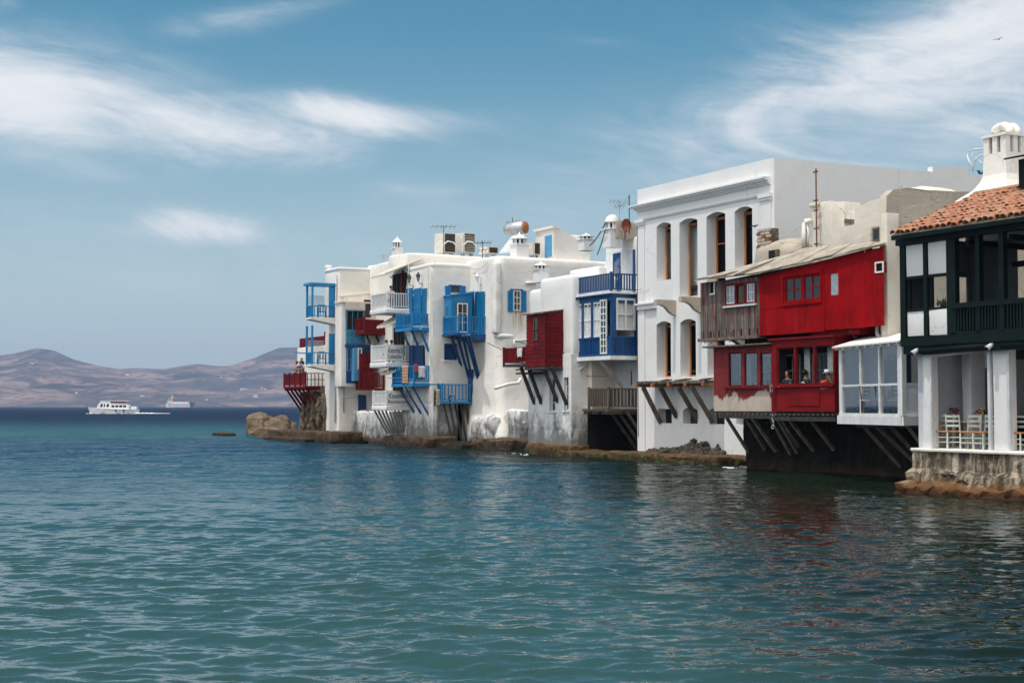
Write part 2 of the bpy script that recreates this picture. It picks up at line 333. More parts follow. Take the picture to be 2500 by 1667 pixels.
        for ax in range(3):
            i, j = [(1, 2), (2, 0), (0, 1)][ax]
            for side in (0, 1):
                vs = []
                for q in T[j]:
                    for p in T[i]:
                        c = [0, 0, 0]; c[ax] = (lo, hi)[side][ax]; c[i] = p; c[j] = q; vs.append(fix(c))
                n = len(T[i]); fs = []
                for q in range(len(T[j]) - 1):
                    for p in range(n - 1):
                        f = (q * n + p, q * n + p + 1, (q + 1) * n + p + 1, (q + 1) * n + p); fs.append(f if side else f[::-1])
                s.add(vs, fs)
        return s

OFF = {}
def mesh_of(mb, off=(0, 0, 0), smooth=False, weld=False):
    me = bpy.data.meshes.new('m'); ox, oy, oz = off
    me.from_pydata([(x - ox, y - oy, z - oz) for x, y, z in mb.v], [], mb.f)
    if weld:
        bm = bmesh.new(); bm.from_mesh(me); bmesh.ops.remove_doubles(bm, verts=bm.verts, dist=1e-4); bm.to_mesh(me); bm.free()
    if smooth:
        me.polygons.foreach_set('use_smooth', [True] * len(me.polygons))
    me.update(); return me
def tag(o, label=None, cat=None, group=None, kind=None):
    for k, v in (('label', label), ('category', cat), ('group', group), ('kind', kind)):
        if v: o[k] = v
    return o
def thing(name, label, cat, s=0., w=0., z=0., group=None, rot=None):
    """Empty at the thing's base, turned into the street frame; its parts are given in street coordinates"""
    o = bpy.data.objects.new(name, None); COL.objects.link(o); o.empty_display_size = .3
    x, y = XY(s, w); o.location = (x, y, z); o.rotation_euler = (0, 0, TH if rot is None else rot)
    OFF[o.name] = (s, w, z); return tag(o, label, cat, group)
def thing_w(name, label, cat, loc, rotz=0., group=None, scale=1.):
    o = bpy.data.objects.new(name, None); COL.objects.link(o); o.location = loc; o.rotation_euler = (0, 0, rotz); o.scale = (scale,) * 3
    OFF[o.name] = (0, 0, 0); return tag(o, label, cat, group)
def P(name, mb, mat, parent, smooth=False, weld=False, auto=None):
    off = OFF[parent.name]
    me = mesh_of(mb, off, smooth, weld); o = bpy.data.objects.new(name, me); COL.objects.link(o); me.name = name
    me.materials.append(MT[mat]); o.parent = parent; OFF[o.name] = off; return o
def solo(name, mb, mat, label, cat, s, w, z, smooth=False, weld=False, group=None, kind=None):
    me = mesh_of(mb, (s, w, z), smooth, weld); o = bpy.data.objects.new(name, me); COL.objects.link(o); me.name = name
    me.materials.append(MT[mat]); x, y = XY(s, w); o.location = (x, y, z); o.rotation_euler = (0, 0, TH); OFF[o.name] = (s, w, z)
    return tag(o, label, cat, group, kind)
UNIT = {}
def unit(mat):
    if mat not in UNIT:
        b = MB().box((-.5, -.5, -.5), (.5, .5, .5)); bm = bmesh.new(); me = mesh_of(b); me.name = 'bar_' + mat
        me.materials.append(MT[mat]); UNIT[mat] = me; bm.free()
    return UNIT[mat]
def piece(name, mat, parent, a, b):
    """one slat, baluster or plank: shared unit box stretched between two corners"""
    off = OFF[parent.name]; o = bpy.data.objects.new(name, unit(mat)); COL.objects.link(o); o.parent = parent
    o.location = [(a[i] + b[i]) / 2 - off[i] for i in range(3)]; o.scale = [max(abs(b[i] - a[i]), .002) for i in range(3)]; OFF[o.name] = off; return o
def stick(name, mat, parent, p, q, a, b):
    """one slanting timber: shared unit box laid along a line"""
    off = Vector(OFF[parent.name]); p, q = Vector(p), Vector(q); d = q - p; o = bpy.data.objects.new(name, unit(mat)); COL.objects.link(o); o.parent = parent
    o.location = (p + q) / 2 - off; o.rotation_mode = 'QUATERNION'; o.rotation_quaternion = d.to_track_quat('Z', 'Y'); o.scale = (a, b, d.length); OFF[o.name] = tuple(off); return o

class Pl:
    """a facade plane: 'F' faces the sea (w = c), 'S' faces the camera (s = c); a runs to the right, d outwards"""
    def __init__(p, ax, c): p.ax = ax; p.c = c
    def px(p, u, v): return F(u, v, p.c) if p.ax == 'F' else S(u, v, p.c)
    def pt(p, a, z, d=0.): return (a, p.c - d, z) if p.ax == 'F' else (p.c + d, a, z)
    def rect(p, u0, u1, v0, v1):
        um, vm = (u0 + u1) / 2, (v0 + v1) / 2
        return p.px(u0, vm)[0], p.px(u1, vm)[0], p.px(um, v1)[1], p.px(um, v0)[1]
    def box(p, mb, a0, a1, z0, z1, d0, d1): return mb.box(p.pt(a0, z0, d0), p.pt(a1, z1, d1))
    def piece(p, name, mat, par, a0, a1, z0, z1, d0, d1): return piece(name, mat, par, p.pt(a0, z0, d0), p.pt(a1, z1, d1))

def wall(mb, pl, a0, a1, z0, z1, holes, depth):
    """front skin with real openings; hole = (a0, a1, z0, z1, arch rise)"""
    A = sorted({a0, a1, *[x for h in holes for x in h[:2]]}); Z = sorted({z0, z1, *[x for h in holes for x in h[2:4]]})
    for i in range(len(A) - 1):
        for j in range(len(Z) - 1):
            ca, cz = (A[i] + A[i + 1]) / 2, (Z[j] + Z[j + 1]) / 2
            if any(h[0] < ca < h[1] and h[2] < cz < h[3] for h in holes): continue
            mb.poly([pl.pt(A[i], Z[j]), pl.pt(A[i + 1], Z[j]), pl.pt(A[i + 1], Z[j + 1]), pl.pt(A[i], Z[j + 1])])
    for h in holes:
        b0, b1, y0, y1 = h[:4]; rise = h[4] if len(h) > 4 else 0
        n = 10 if rise else 1
        top = [(b0 + (b1 - b0) * i / n, y1 - rise + rise * (1 - (2 * i / n - 1) ** 2) if rise else y1) for i in range(n + 1)]
        if rise:
            for i in range(n): mb.poly([pl.pt(*top[i]), pl.pt(*top[i + 1]), pl.pt(top[i + 1][0], y1), pl.pt(top[i][0], y1)])
        out = [(b0, y0), (b1, y0)] + top[::-1]
        for i in range(len(out)):
            p, q = out[i], out[(i + 1) % len(out)]
            mb.poly([pl.pt(*p), pl.pt(*p, -depth), pl.pt(*q, -depth), pl.pt(*q)])
    return mb
def window(par, pl, r, mat='whitetrim', pane='glass', cols=2, rows=2, fw=.06, d=0., th=.05, name='window', mw=.035):
    """frame with glazing bars; every pane a piece of its own"""
    a0, a1, z0, z1 = r; mb = MB()
    pl.box(mb, a0, a0 + fw, z0, z1, d, d + th); pl.box(mb, a1 - fw, a1, z0, z1, d, d + th)
    pl.box(mb, a0 + fw, a1 - fw, z0, z0 + fw, d, d + th); pl.box(mb, a0 + fw, a1 - fw, z1 - fw, z1, d, d + th)
    cw = (a1 - a0 - 2 * fw) / cols; rh = (z1 - z0 - 2 * fw) / rows
    for i in range(1, cols): pl.box(mb, a0 + fw + cw * i - mw / 2, a0 + fw + cw * i + mw / 2, z0 + fw, z1 - fw, d + .004, d + th - .006)
    for j in range(1, rows): pl.box(mb, a0 + fw, a1 - fw, z0 + fw + rh * j - mw / 2, z0 + fw + rh * j + mw / 2, d + .006, d + th - .009)
    o = P(name, mb, mat, par)
    if pane:
        for i in range(cols):
            for j in range(rows):
                pl.piece('pane', pane, o, a0 + fw + cw * i, a0 + fw + cw * (i + 1), z0 + fw + rh * j, z0 + fw + rh * (j + 1), d + .008, d + .016)
    return o
def shutter(par, pl, r, mat='blue', d=.01, th=.05, slats=None, name='shutter'):
    a0, a1, z0, z1 = r; mb = MB(); f = min(.07, (a1 - a0) * .2)
    pl.box(mb, a0, a0 + f, z0, z1, d, d + th); pl.box(mb, a1 - f, a1, z0, z1, d, d + th)
    pl.box(mb, a0 + f, a1 - f, z0, z0 + f, d, d + th); pl.box(mb, a0 + f, a1 - f, z1 - f, z1, d, d + th)
    zm = z0 + (z1 - z0) * .45; pl.box(mb, a0 + f, a1 - f, zm, zm + f, d, d + th); pl.box(mb, a0 + f, a1 - f, z0 + f, z1 - f, d + .003, d + .015)
    n = slats or max(4, int((z1 - z0) / .09))
    for i in range(n):
        z = z0 + f + (z1 - z0 - 2 * f) * (i + .15) / n
        pl.box(mb, a0 + f, a1 - f, z, z + (z1 - z0 - 2 * f) / n * .55, d + .012, d + th * .8)
    return P(name, mb, mat, par)
def railing(par, p, q, z0, z1, mat, n, post=True, bw=.04, rw=.06, plain=None, mid=False):
    """top and bottom rail with single balusters between two plan points (s, w)"""
    p, q = Vector((*p, 0)), Vector((*q, 0)); d = q - p; al = abs(d.x) > abs(d.y)
    def bx(t0, t1, h, za, zb):
        a = p + d * t0; b = p + d * t1
        if al: return (a.x, a.y - h, za), (b.x, b.y + h, zb)
        return (a.x - h, a.y, za), (a.x + h, b.y, zb)
    L = d.length
    piece('top_rail', mat, par, *bx(0, 1, rw / 2, z1 - .06, z1)); piece('bottom_rail', mat, par, *bx(0, 1, rw * .4, z0 + .08, z0 + .13))
    for i in range(n):
        t = (i + .5) / n; h = bw / 2 / L
        piece('baluster', mat, par, *bx(t - h, t + h, bw / 2, z0 + .13, z1 - .06))
    if post:
        for t in (0, 1):
            c = p + d * t; piece('post', mat, par, (c.x - .05, c.y - .05, z0), (c.x + .05, c.y + .05, z1 + .06))
def balcony(par, s0, s1, wo, wi, zf, zr, mat, nf, ns, th=.12, slabmat=None, name='balcony', ends=(0, 1), bw=.045, plank=False):
    mb = MB(); mb.box((s0, wo, zf - th), (s1, wi, zf))
    b = P(name, mb, slabmat or mat, par)
    railing(b, (s0 + .05, wo + .05), (s1 - .05, wo + .05), zf, zr, mat, nf, bw=bw)
    if 1 in ends: railing(b, (s1 - .05, wo + .1), (s1 - .05, wi), zf, zr, mat, ns, post=False, bw=bw)
    if 0 in ends: railing(b, (s0 + .05, wo + .1), (s0 + .05, wi), zf, zr, mat, ns, post=False, bw=bw)
    return b
def rough(mb, amp, ns, seed=0., zlo=None):
    """displace an existing (welded) point cloud by fractal noise"""
    o = []
    for x, y, z in mb.v:
        p = Vector((x, y, z)) * ns + Vector((seed, seed * 1.7, 0))
        n = noise.noise_vector(p) + noise.noise_vector(p * 2.3) * .5 + noise.noise_vector(p * 5.1) * .25
        k = amp
        o.append((x + n.x * k, y + n.y * k, z + n.z * k))
    mb.v = o; return mb
def rock(a, b, r, amp, ns, seed=0., step=.4):
    mb = MB().soft(a, b, r, step, 0); return rough(mb, amp, ns, seed)
# ------------------------------------------------------------------ sea: one sheet with modelled chop near the camera, out to the far shore
def make_sea():
    ys = [4.0]
    while ys[-1] < 185:
        y = ys[-1]; ys.append(y + min(.30, max(.042, .30 * max(y, 1) ** 2 / (HC * 1422))))
    while ys[-1] < 16000: ys.append(ys[-1] * 1.09)
    ys = np.array(ys)
    t = np.concatenate([-np.geomspace(3.0, .52, 12)[:-1], np.linspace(-.5, .5, 700), np.geomspace(.52, 3.0, 12)[1:]])
    Y, T = np.meshgrid(ys, t, indexing='ij'); X = (Y + 16) * T
    rng = np.random.RandomState(3); hx = np.zeros_like(X); hy = np.zeros_like(X); hz = np.zeros_like(X)
    fade = np.clip(1 - (Y - 95) / 55, 0, 1) * np.clip((1.2 - np.abs(T)) / .6, 0, 1)
    gust = .85 + .3 * np.sin(X * .11 + Y * .045 + 1.0) * np.sin(Y * .09 - X * .04)
    N = 110
    for i in range(N):
        lam = .13 * (2.0 / .13) ** ((i + rng.rand()) / N); th = rad(-104) + rng.randn() * (.55 if lam < .8 else .38)
        k = 2 * math.pi / lam; sl = .021 * float(np.interp(lam, [.13, .2, .35, .6, 1.0, 2.0], [.8, 1.3, 1.4, 1.1, .75, .45])); a = sl / k
        cut = np.clip((lam * HC * 1422 / np.maximum(Y, 4) ** 2 - .0) / 1.3, 0, 1) if lam < .9 else 1.0
        ph = k * (X * math.cos(th) + Y * math.sin(th)) + rng.rand() * 6.283
        A = a * fade * gust * cut
        hz += A * np.cos(ph); hx -= 1.0 * A * math.cos(th) * np.sin(ph); hy -= 1.0 * A * math.sin(th) * np.sin(ph)
    for i in range(16):                                       # low swell that still shows at a distance
        lam = 2.6 * 2.6 ** (i / 15); th = rad(-98) + rng.randn() * .3; k = 2 * math.pi / lam; ph = k * (X * math.cos(th) + Y * math.sin(th)) + rng.rand() * 6.283
        hz += .017 / k * np.clip(1 - (Y - 120) / 60, 0, 1) * np.clip((Y - 18) / 40, .12, 1) * np.cos(ph)
    n, m = X.shape
    V = np.stack([X + hx, Y + hy, hz], -1).reshape(-1, 3)
    idx = np.arange(n * m).reshape(n, m)
    Fc = np.stack([idx[:-1, :-1], idx[:-1, 1:], idx[1:, 1:], idx[1:, :-1]], -1).reshape(-1, 4)
    me = bpy.data.meshes.new('sea'); me.vertices.add(len(V)); me.vertices.foreach_set('co', V.ravel().astype('f4'))
    me.loops.add(Fc.size); me.loops.foreach_set('vertex_index', Fc.ravel().astype('i4'))
    me.polygons.add(len(Fc)); me.polygons.foreach_set('loop_start', np.arange(0, Fc.size, 4, dtype='i4'))
    me.polygons.foreach_set('use_smooth', np.ones(len(Fc), bool)); me.update(calc_edges=True)
    o = bpy.data.objects.new('sea', me); COL.objects.link(o); o['kind'] = 'structure'
    m, g = newmat('sea_water'); Pq = g.pos(); sp = g.n('ShaderNodeSeparateXYZ', {0: Pq}); x, y = sp.outputs[0], sp.outputs[1]
    w = g.m('ADD', g.m('MULTIPLY', x, NW[0]), g.m('MULTIPLY', y, NW[1]))
    big = g.noise(g.scale(Pq, (.05, .035, 1)), 1.0, 4, .6); med = g.noise(g.scale(Pq, (.55, .30, 1)), 1.0, 5, .65)
    yy = g.m('ADD', y, g.m('MULTIPLY', g.m('SUBTRACT', big, .5), 40))
    col = g.mix(g.ramp(yy, 12, 50), (.026, .066, .062), (.007, .060, .092))      # sandy shallows -> teal
    col = g.mix(g.ramp(yy, 40, 95), col, (.004, .042, .086))
    reef = g.m('MULTIPLY', g.ramp(yy, 85, 125), g.ramp(yy, 140, 230, 1, 0)); col = g.mix(g.m('MULTIPLY', reef, .6), col, (.008, .085, .092))
    col = g.mix(g.ramp(yy, 125, 290), col, (.002, .016, .052))
    # stony bed near the houses and patches of weed
    col = g.mix(g.m('MULTIPLY', g.m('MAXIMUM', g.ramp(w, 24, 34), g.ramp(g.m('ADD', x, g.m('MULTIPLY', g.m('SUBTRACT', big, .5), 5)), .5, 5.0)), g.ramp(y, 70, 105, 1, .0)), col, (.007, .013, .008))
    col = g.mix(g.m('MULTIPLY', g.ramp(med, .52, .66), g.ramp(y, 22, 60, .4, 0)), col, (.028, .048, .018))
    # wind ripples finer than the modelled chop; long streaks out at sea
    b1 = g.noise(g.scale(Pq, (3.4, 5.6, 1)), 1.0, 2, .5, .5); b2 = g.noise(g.scale(Pq, (.42, .75, 1)), 1.0, 4, .6, .5)
    far = g.ramp(y, 22, 80, 0, .8); b3 = g.noise(g.scale(Pq, (.09, .12, 1)), 1.0, 7, .72)
    h = g.m('ADD', g.m('MULTIPLY', b1, .014), g.m('ADD', g.m('MULTIPLY', g.m('MULTIPLY', b2, far), .62), g.m('MULTIPLY', g.m('MULTIPLY', b3, g.ramp(y, 60, 260)), 3.0)))
    # white caps on the open water
    cap = g.m('MULTIPLY', g.ramp(g.noise(g.scale(Pq, (.035, .11, 1)), 1.0, 6, .75), .735, .775), g.m('MULTIPLY', g.ramp(y, 130, 230), g.ramp(y, 2500, 4500, 1, 0)))
    col = g.mix(cap, col, (.75, .78, .8))
    bp = g.n('ShaderNodeBump', {'Height': h, 'Strength': 1.0, 'Distance': 1.0})
    fr = g.n('ShaderNodeFresnel', {'IOR': 1.333, 'Normal': bp.outputs[0]}).outputs[0]
    fr = g.m('MULTIPLY', fr, g.m('MULTIPLY', g.ramp(y, 13, 52, 1.0, .48), g.ramp(y, 110, 420, 1.0, .66)))           # far chop turns its faces to the viewer and mirrors less
    df = g.n('ShaderNodeBsdfDiffuse', {'Color': col, 'Normal': bp.outputs[0]}); gl = g.n('ShaderNodeBsdfGlossy', {'Color': (1, 1, 1, 1), 'Roughness': g.ramp(y, 30, 150, .02, .20), 'Normal': bp.outputs[0]})
    p = g.n('ShaderNodeMixShader', {0: fr, 1: df.outputs[0], 2: gl.outputs[0]})
    g.t.links.new(p.outputs[0], g.n('ShaderNodeOutputMaterial').inputs[0])
    me.materials.append(m)
make_sea()

# ------------------------------------------------------------------ the island across the strait
RIDGE = [(-500, 930), (-250, 900), (0, 875), (40, 869), (90, 857), (130, 862), (180, 883), (240, 897), (290, 904), (340, 902), (400, 904), (440, 897), (480, 891), (530, 896),
         (560, 895), (620, 876), (680, 851), (750, 849), (840, 860), (950, 885), (1100, 915), (1300, 940), (1600, 962), (1900, 975), (2300, 985)]
def hill_z(x, y):
    a = x / y; u = a * FPX + 1250; d = math.hypot(x, y)
    v = np.interp(u, [p[0] for p in RIDGE], [p[1] for p in RIDGE])
    R = (991.5 - v) / FPX * 7600                     # crest height at 7.6 km
    shore = 5600 + 500 * noise.noise(Vector((a * 9, 3.1, 0)))
    t = (d - shore) / (7600 - shore)
    if t <= 0: return -8.
    prof = t ** .85 if t < 1 else max(0, 1 - (t - 1) * .6)
    p = Vector((x * .0011, y * .0011, 0)); n = noise.fractal(p, 1.0, 2.0, 6)
    rid = abs(noise.noise(p * 1.9)) + .5 * abs(noise.noise(p * 4.3))
    return max(-8., R * prof * (1 - .55 * rid * (1 - min(t, 1) ** 3)) + n * 30 * math.sin(min(t, 1) * math.pi) + 4 * t)
def make_hills():
    A = np.linspace(-.55, .32, 420); D = np.concatenate([np.linspace(5000, 7700, 90), np.linspace(7800, 9500, 12)])
    V = []
    for d in D:
        for a in A: x, y = d * math.sin(a), d * math.cos(a); V.append((x, y, hill_z(x, y)))
    n = len(A); Fc = [(j * n + i, j * n + i + 1, (j + 1) * n + i + 1, (j + 1) * n + i) for j in range(len(D) - 1) for i in range(n - 1)]
    me = bpy.data.meshes.new('hills'); me.from_pydata(V, [], Fc); me.polygons.foreach_set('use_smooth', [True] * len(Fc))
    o = bpy.data.objects.new('hills', me); COL.objects.link(o); o['kind'] = 'structure'
    m, g = newmat('dry_hillside'); Pq = g.pos()
    a = g.noise(g.scale(Pq, (.0038, .0030, .016)), 1.0, 9, .74, .8); b = g.noise(g.scale(Pq, (.022, .016, .05)), 1.0, 5, .7); c = g.noise(g.scale(Pq, (.0011, .0012, .016)), 1.0, 7, .68, .5)
    col = g.mix(g.ramp(a, .40, .60), (.028, .022, .032), (.36, .225, .19))
    col = g.mix(g.m('MULTIPLY', g.ramp(c, .47, .57), .75), col, (.060, .055, .065))
    col = g.mix(g.m('MULTIPLY', g.ramp(b, .52, .62), .85), col, (.025, .032, .024))
    col = g.mix(g.m('MULTIPLY', g.ramp(g.noise(g.scale(Pq, (.006, .006, .05)), 1.0, 7, .7), .66, .72), .6), col, (.42, .33, .25))
    finish(g, col, .95, a, .6, 60, .1); me.materials.append(m)
    # small white houses scattered on the slopes
    hm = MB().box((-7, -5, -4), (7, 5, 5)).box((-3, -4.9, 5), (5, 4.9, 9)); hme = mesh_of(hm); hme.name = 'far_house'; hme.materials.append(MT['lime'])
    k = 0
    for (u, v) in [(345, 970), (351, 971), (420, 973), (424, 972), (188, 962), (308, 917), (312, 917), (505, 978), (590, 953), (596, 952), (602, 953), (640, 951), (648, 953), (627, 971), (622, 970), (540, 925), (80, 890), (75, 889)]:
        a_ = (u - 1250) / FPX; z = None
        for d in np.linspace(5700, 7700, 160):
            x, y = d * math.sin(math.atan(a_)), d * math.cos(math.atan(a_)); zt = HC + (991.5 - v) / FPX * y
            if hill_z(x, y) >= zt: z = hill_z(x, y); break
        if z is None: continue
        ho = bpy.data.objects.new('hillside_house', hme); COL.objects.link(ho); ho.location = (x, y, z + 3); ho.rotation_euler = (0, 0, random.uniform(-.5, .5)); ho.scale = (random.uniform(.45, .8),) * 3
        tag(ho, 'tiny white house on the far brown hillside across the water', 'house', 'white houses scattered on the far hills')
make_hills()
hz = MB().box((-9800, -60, -14), (9800, 9900, 420)); hme = mesh_of(hz); hme.name = 'haze'
haze = bpy.data.objects.new('haze', hme); COL.objects.link(haze); haze['kind'] = 'stuff'
hm_, g = newmat('sea_haze')
pv = g.n('ShaderNodeVolumePrincipled', {'Color': (.56, .72, 1, 1), 'Density': 9.8e-5, 'Anisotropy': .1})
g.t.links.new(pv.outputs[0], g.n('ShaderNodeOutputMaterial').inputs['Volume']); hme.materials.append(hm_)
MT['mould2'] = plaster('blackened_limewash', (.74, .73, .71), (.4, .38, .35), .6, mould=(.04, .04, .04), mz=(-.5, 4.6), bump=.7)
# ================================================================== houses, from the headland towards the camera
def pts(pl, *uv): return [pl.px(*q) for q in uv]
def struts(par, pairs, wo, wi, mat, a=.12, b=.12, name='strut'):
    """braces given by the pixel of the outer top end (plane wo) and of the foot (plane wi)"""
    for (u0, v0), (u1, v1) in pairs:
        s0, z0 = F(u0, v0, wo); s1, z1 = F(u1, v1, wi); stick(name, mat, par, (s0, wo, z0), (s1, wi, z1), a, b)
def awning(par, p0, p1, drop, mat='cloth', name='awning'):
    (s0, w0, z0), (s1, w1, z1) = p0, p1; n = 9; mb = MB()
    top = []; bot = []
    for i in range(n):
        s = s0 + (s1 - s0) * i / (n - 1); k = .035 * (i % 2)
        top.append((s, w0, z0 - .02 * math.sin(i))); bot.append((s, w1, z1 - k))
    for i in range(n - 1):
        mb.add([top[i], top[i + 1], bot[i + 1], bot[i]], [(0, 1, 2, 3)])
        mb.add([bot[i], bot[i + 1], (bot[i + 1][0], w1 - .01, bot[i + 1][2] - drop), (bot[i][0], w1 - .01, bot[i][2] - drop)], [(0, 1, 2, 3)])
    mb.add([top[-1], bot[-1], (bot[-1][0], w1 - .01, bot[-1][2] - drop * .8)], [(0, 1, 2)])
    o = P(name, mb, mat, par); md = o.modifiers.new('t', 'SOLIDIFY'); md.thickness = .012; return o
def chimney_pot(name, label, s, w, z0, z1, r, style='spire', mat='white'):
    t = thing(name, label, 'chimney', s, w, z0); h = z1 - z0; q = r * 1.0; mb = MB()
    mb.box((s - q, w - q, z0 - .3), (s + q, w + q, z0 + h * .42)); mb.box((s - q * 1.18, w - q * 1.18, z0 + h * .42), (s + q * 1.18, w + q * 1.18, z0 + h * .47))
    P('shaft', mb, mat, t)
    lm = MB(); zl = z0 + h * .47; zt = z0 + h * .68
    n = 8
    for k in range(n):
        a = 6.2832 * (k + .5) / n; x, y = s + q * .86 * math.cos(a), w + q * .86 * math.sin(a)
        lm.box((x - q * .13, y - q * .13, zl), (x + q * .13, y + q * .13, zt))
    lm.box((s - q * .6, w - q * .6, zl), (s + q * .6, w + q * .6, zl + .02))
    P('lantern', lm, mat, t); P('flue', MB().box((s - q * .45, w - q * .45, zl + .02), (s + q * .45, w + q * .45, zt - .01)), 'dark', t)
    if style == 'dome': pr = [(q * 1.15, 0), (q * 1.2, h * .03), (q * 1.0, h * .10), (q * .95, h * .16), (q * .75, h * .24), (q * .4, h * .30), (q * .03, h * .32)]
    else: pr = [(q * 1.35, 0), (q * 1.35, h * .025), (q * .7, h * .13), (q * .25, h * .20), (q * .10, h * .25), (q * .08, h * .31), (q * .01, h * .32)]
    P('cap', MB().lathe((s, w, zt), pr, 14), mat, t, True); return t

# ---- headland: red-railed stone house
def house_E():
    wo = 34.3; sN = F(745, 940, wo)[0]; sF = F(692, 940, wo)[0]; wi = S(783, 940, sN)[0]; zf = F(745, 942, wo)[1]; zr = F(745, 910, wo)[1]
    t = thing('stone_house', 'small white house on rough stone footing with red wooden sea balcony at the headland', 'house', sF, 36, 0)
    zt = F(728, 849, 36.4)[1]
    P('wall', MB().soft((sF - 3, 36.4, zf), (sN + 1.8, 41, zt), .08, .7, .01), 'lime', t, True)
    pl = Pl('F', 36.4); window(t, pl, pl.rect(735, 741, 872, 889), 'whitetrim', 'glass', 1, 1, .05)
    # red timber parapet on the roof
    pr = P('roof_screen', MB().box((sF - 2.6, 36.5, zt), (sN - 2.2, 36.6, zt + .1)), 'dkred', t)
    zc = F(740, 826, 36.5)[1]; a, b = sF - 2.6, sN + 1.7; n = 30
    for i in range(n):
        x0 = a + (b - a) * i / n; piece('board', 'dkred', pr, (x0, 36.44, zt + .02), (x0 + (b - a) / n - .012, 36.5, zc + (i > 16) * .28))
    # rubble footing, wider at the base
    rings = []
    for i in range(15):
        z = -1.2 + (zf + 1.05) * i / 14; k = max(0, (2.2 - z)) * .22; ring = []
        A, B, C, D_ = (sF + .9 - k * .5, 35.75 - k), (sN + 2.4 + k * .3, 35.75 - k), (sN + 2.4 + k * .3, 41), (sF + .9 - k * .5, 41)
        for p, q in ((A, B), (B, C), (C, D_), (D_, A)):
            for j in range(14): ring.append((p[0] + (q[0] - p[0]) * j / 14, p[1] + (q[1] - p[1]) * j / 14, z))
        rings.append(ring)
    P('stone_footing', rough(rough(MB().loft(rings), .16, 1.3, 4), .09, 4.5, 9), 'rubble', t)
    for i in range(5):   # loose stone ribs standing proud of the footing
        x = sF + 1.3 + i * 1.05
        P('buttress_stones', rock((x, 35.0, -.6), (x + .5, 36.0, 3.4 - .2 * (i % 2)), .25, .22, 1.9, i * 3.3, .22), 'rubble', t, False, True)
    b = P('balcony', MB().box((sF, wo, zf - .14), (sN, wi, zf)), 'dkred', t)
    n = 4; L = (sN - sF) / n
    for i in range(n):
        x0 = sF + L * i
        for x in (x0 + .03,): piece('post', 'dkred', b, (x - .05, wo, zf), (x + .05, wo + .1, zr + .08))
        for j in range(6): piece('board', 'dkred', b, (x0 + .16 + j * (L - .3) / 6, wo + .03, zf + .12), (x0 + .16 + (j + 1) * (L - .3) / 6 - .015, wo + .06, zr - .06))
    piece('post', 'dkred', b, (sN - .1, wo, zf), (sN, wo + .1, zr + .08))
    P('rail', MB().box((sF, wo, zr - .05), (sN, wo + .08, zr)).box((sN - .08, wo + .08, zr - .05), (sN, wi + .6, zr)).box((sN - .07, wo + .08, zf + .42), (sN - .01, wi + .6, zf + .47)).box((sF, wo + .02, zf + .06), (sN, wo + .07, zf + .11)), 'dkred', b)
    for i in range(6):
        y = wo + .15 + i * (wi + .5 - wo) / 6; piece('baluster', 'dkred', b, (sN - .06, y, zf), (sN - .02, y + .05, zr - .05))
    for i in range(6):
        x = sF + .25 + i * (sN - sF - .4) / 5; stick('strut', 'dkred', b, (x, wo + .1, zf - .12), (x + .1, 35.65, zf - 1.9), .11, .13)
        piece('joist', 'dkred', b, (x - .05, wo + .02, zf - .26), (x + .05, wi, zf - .14))
house_E()

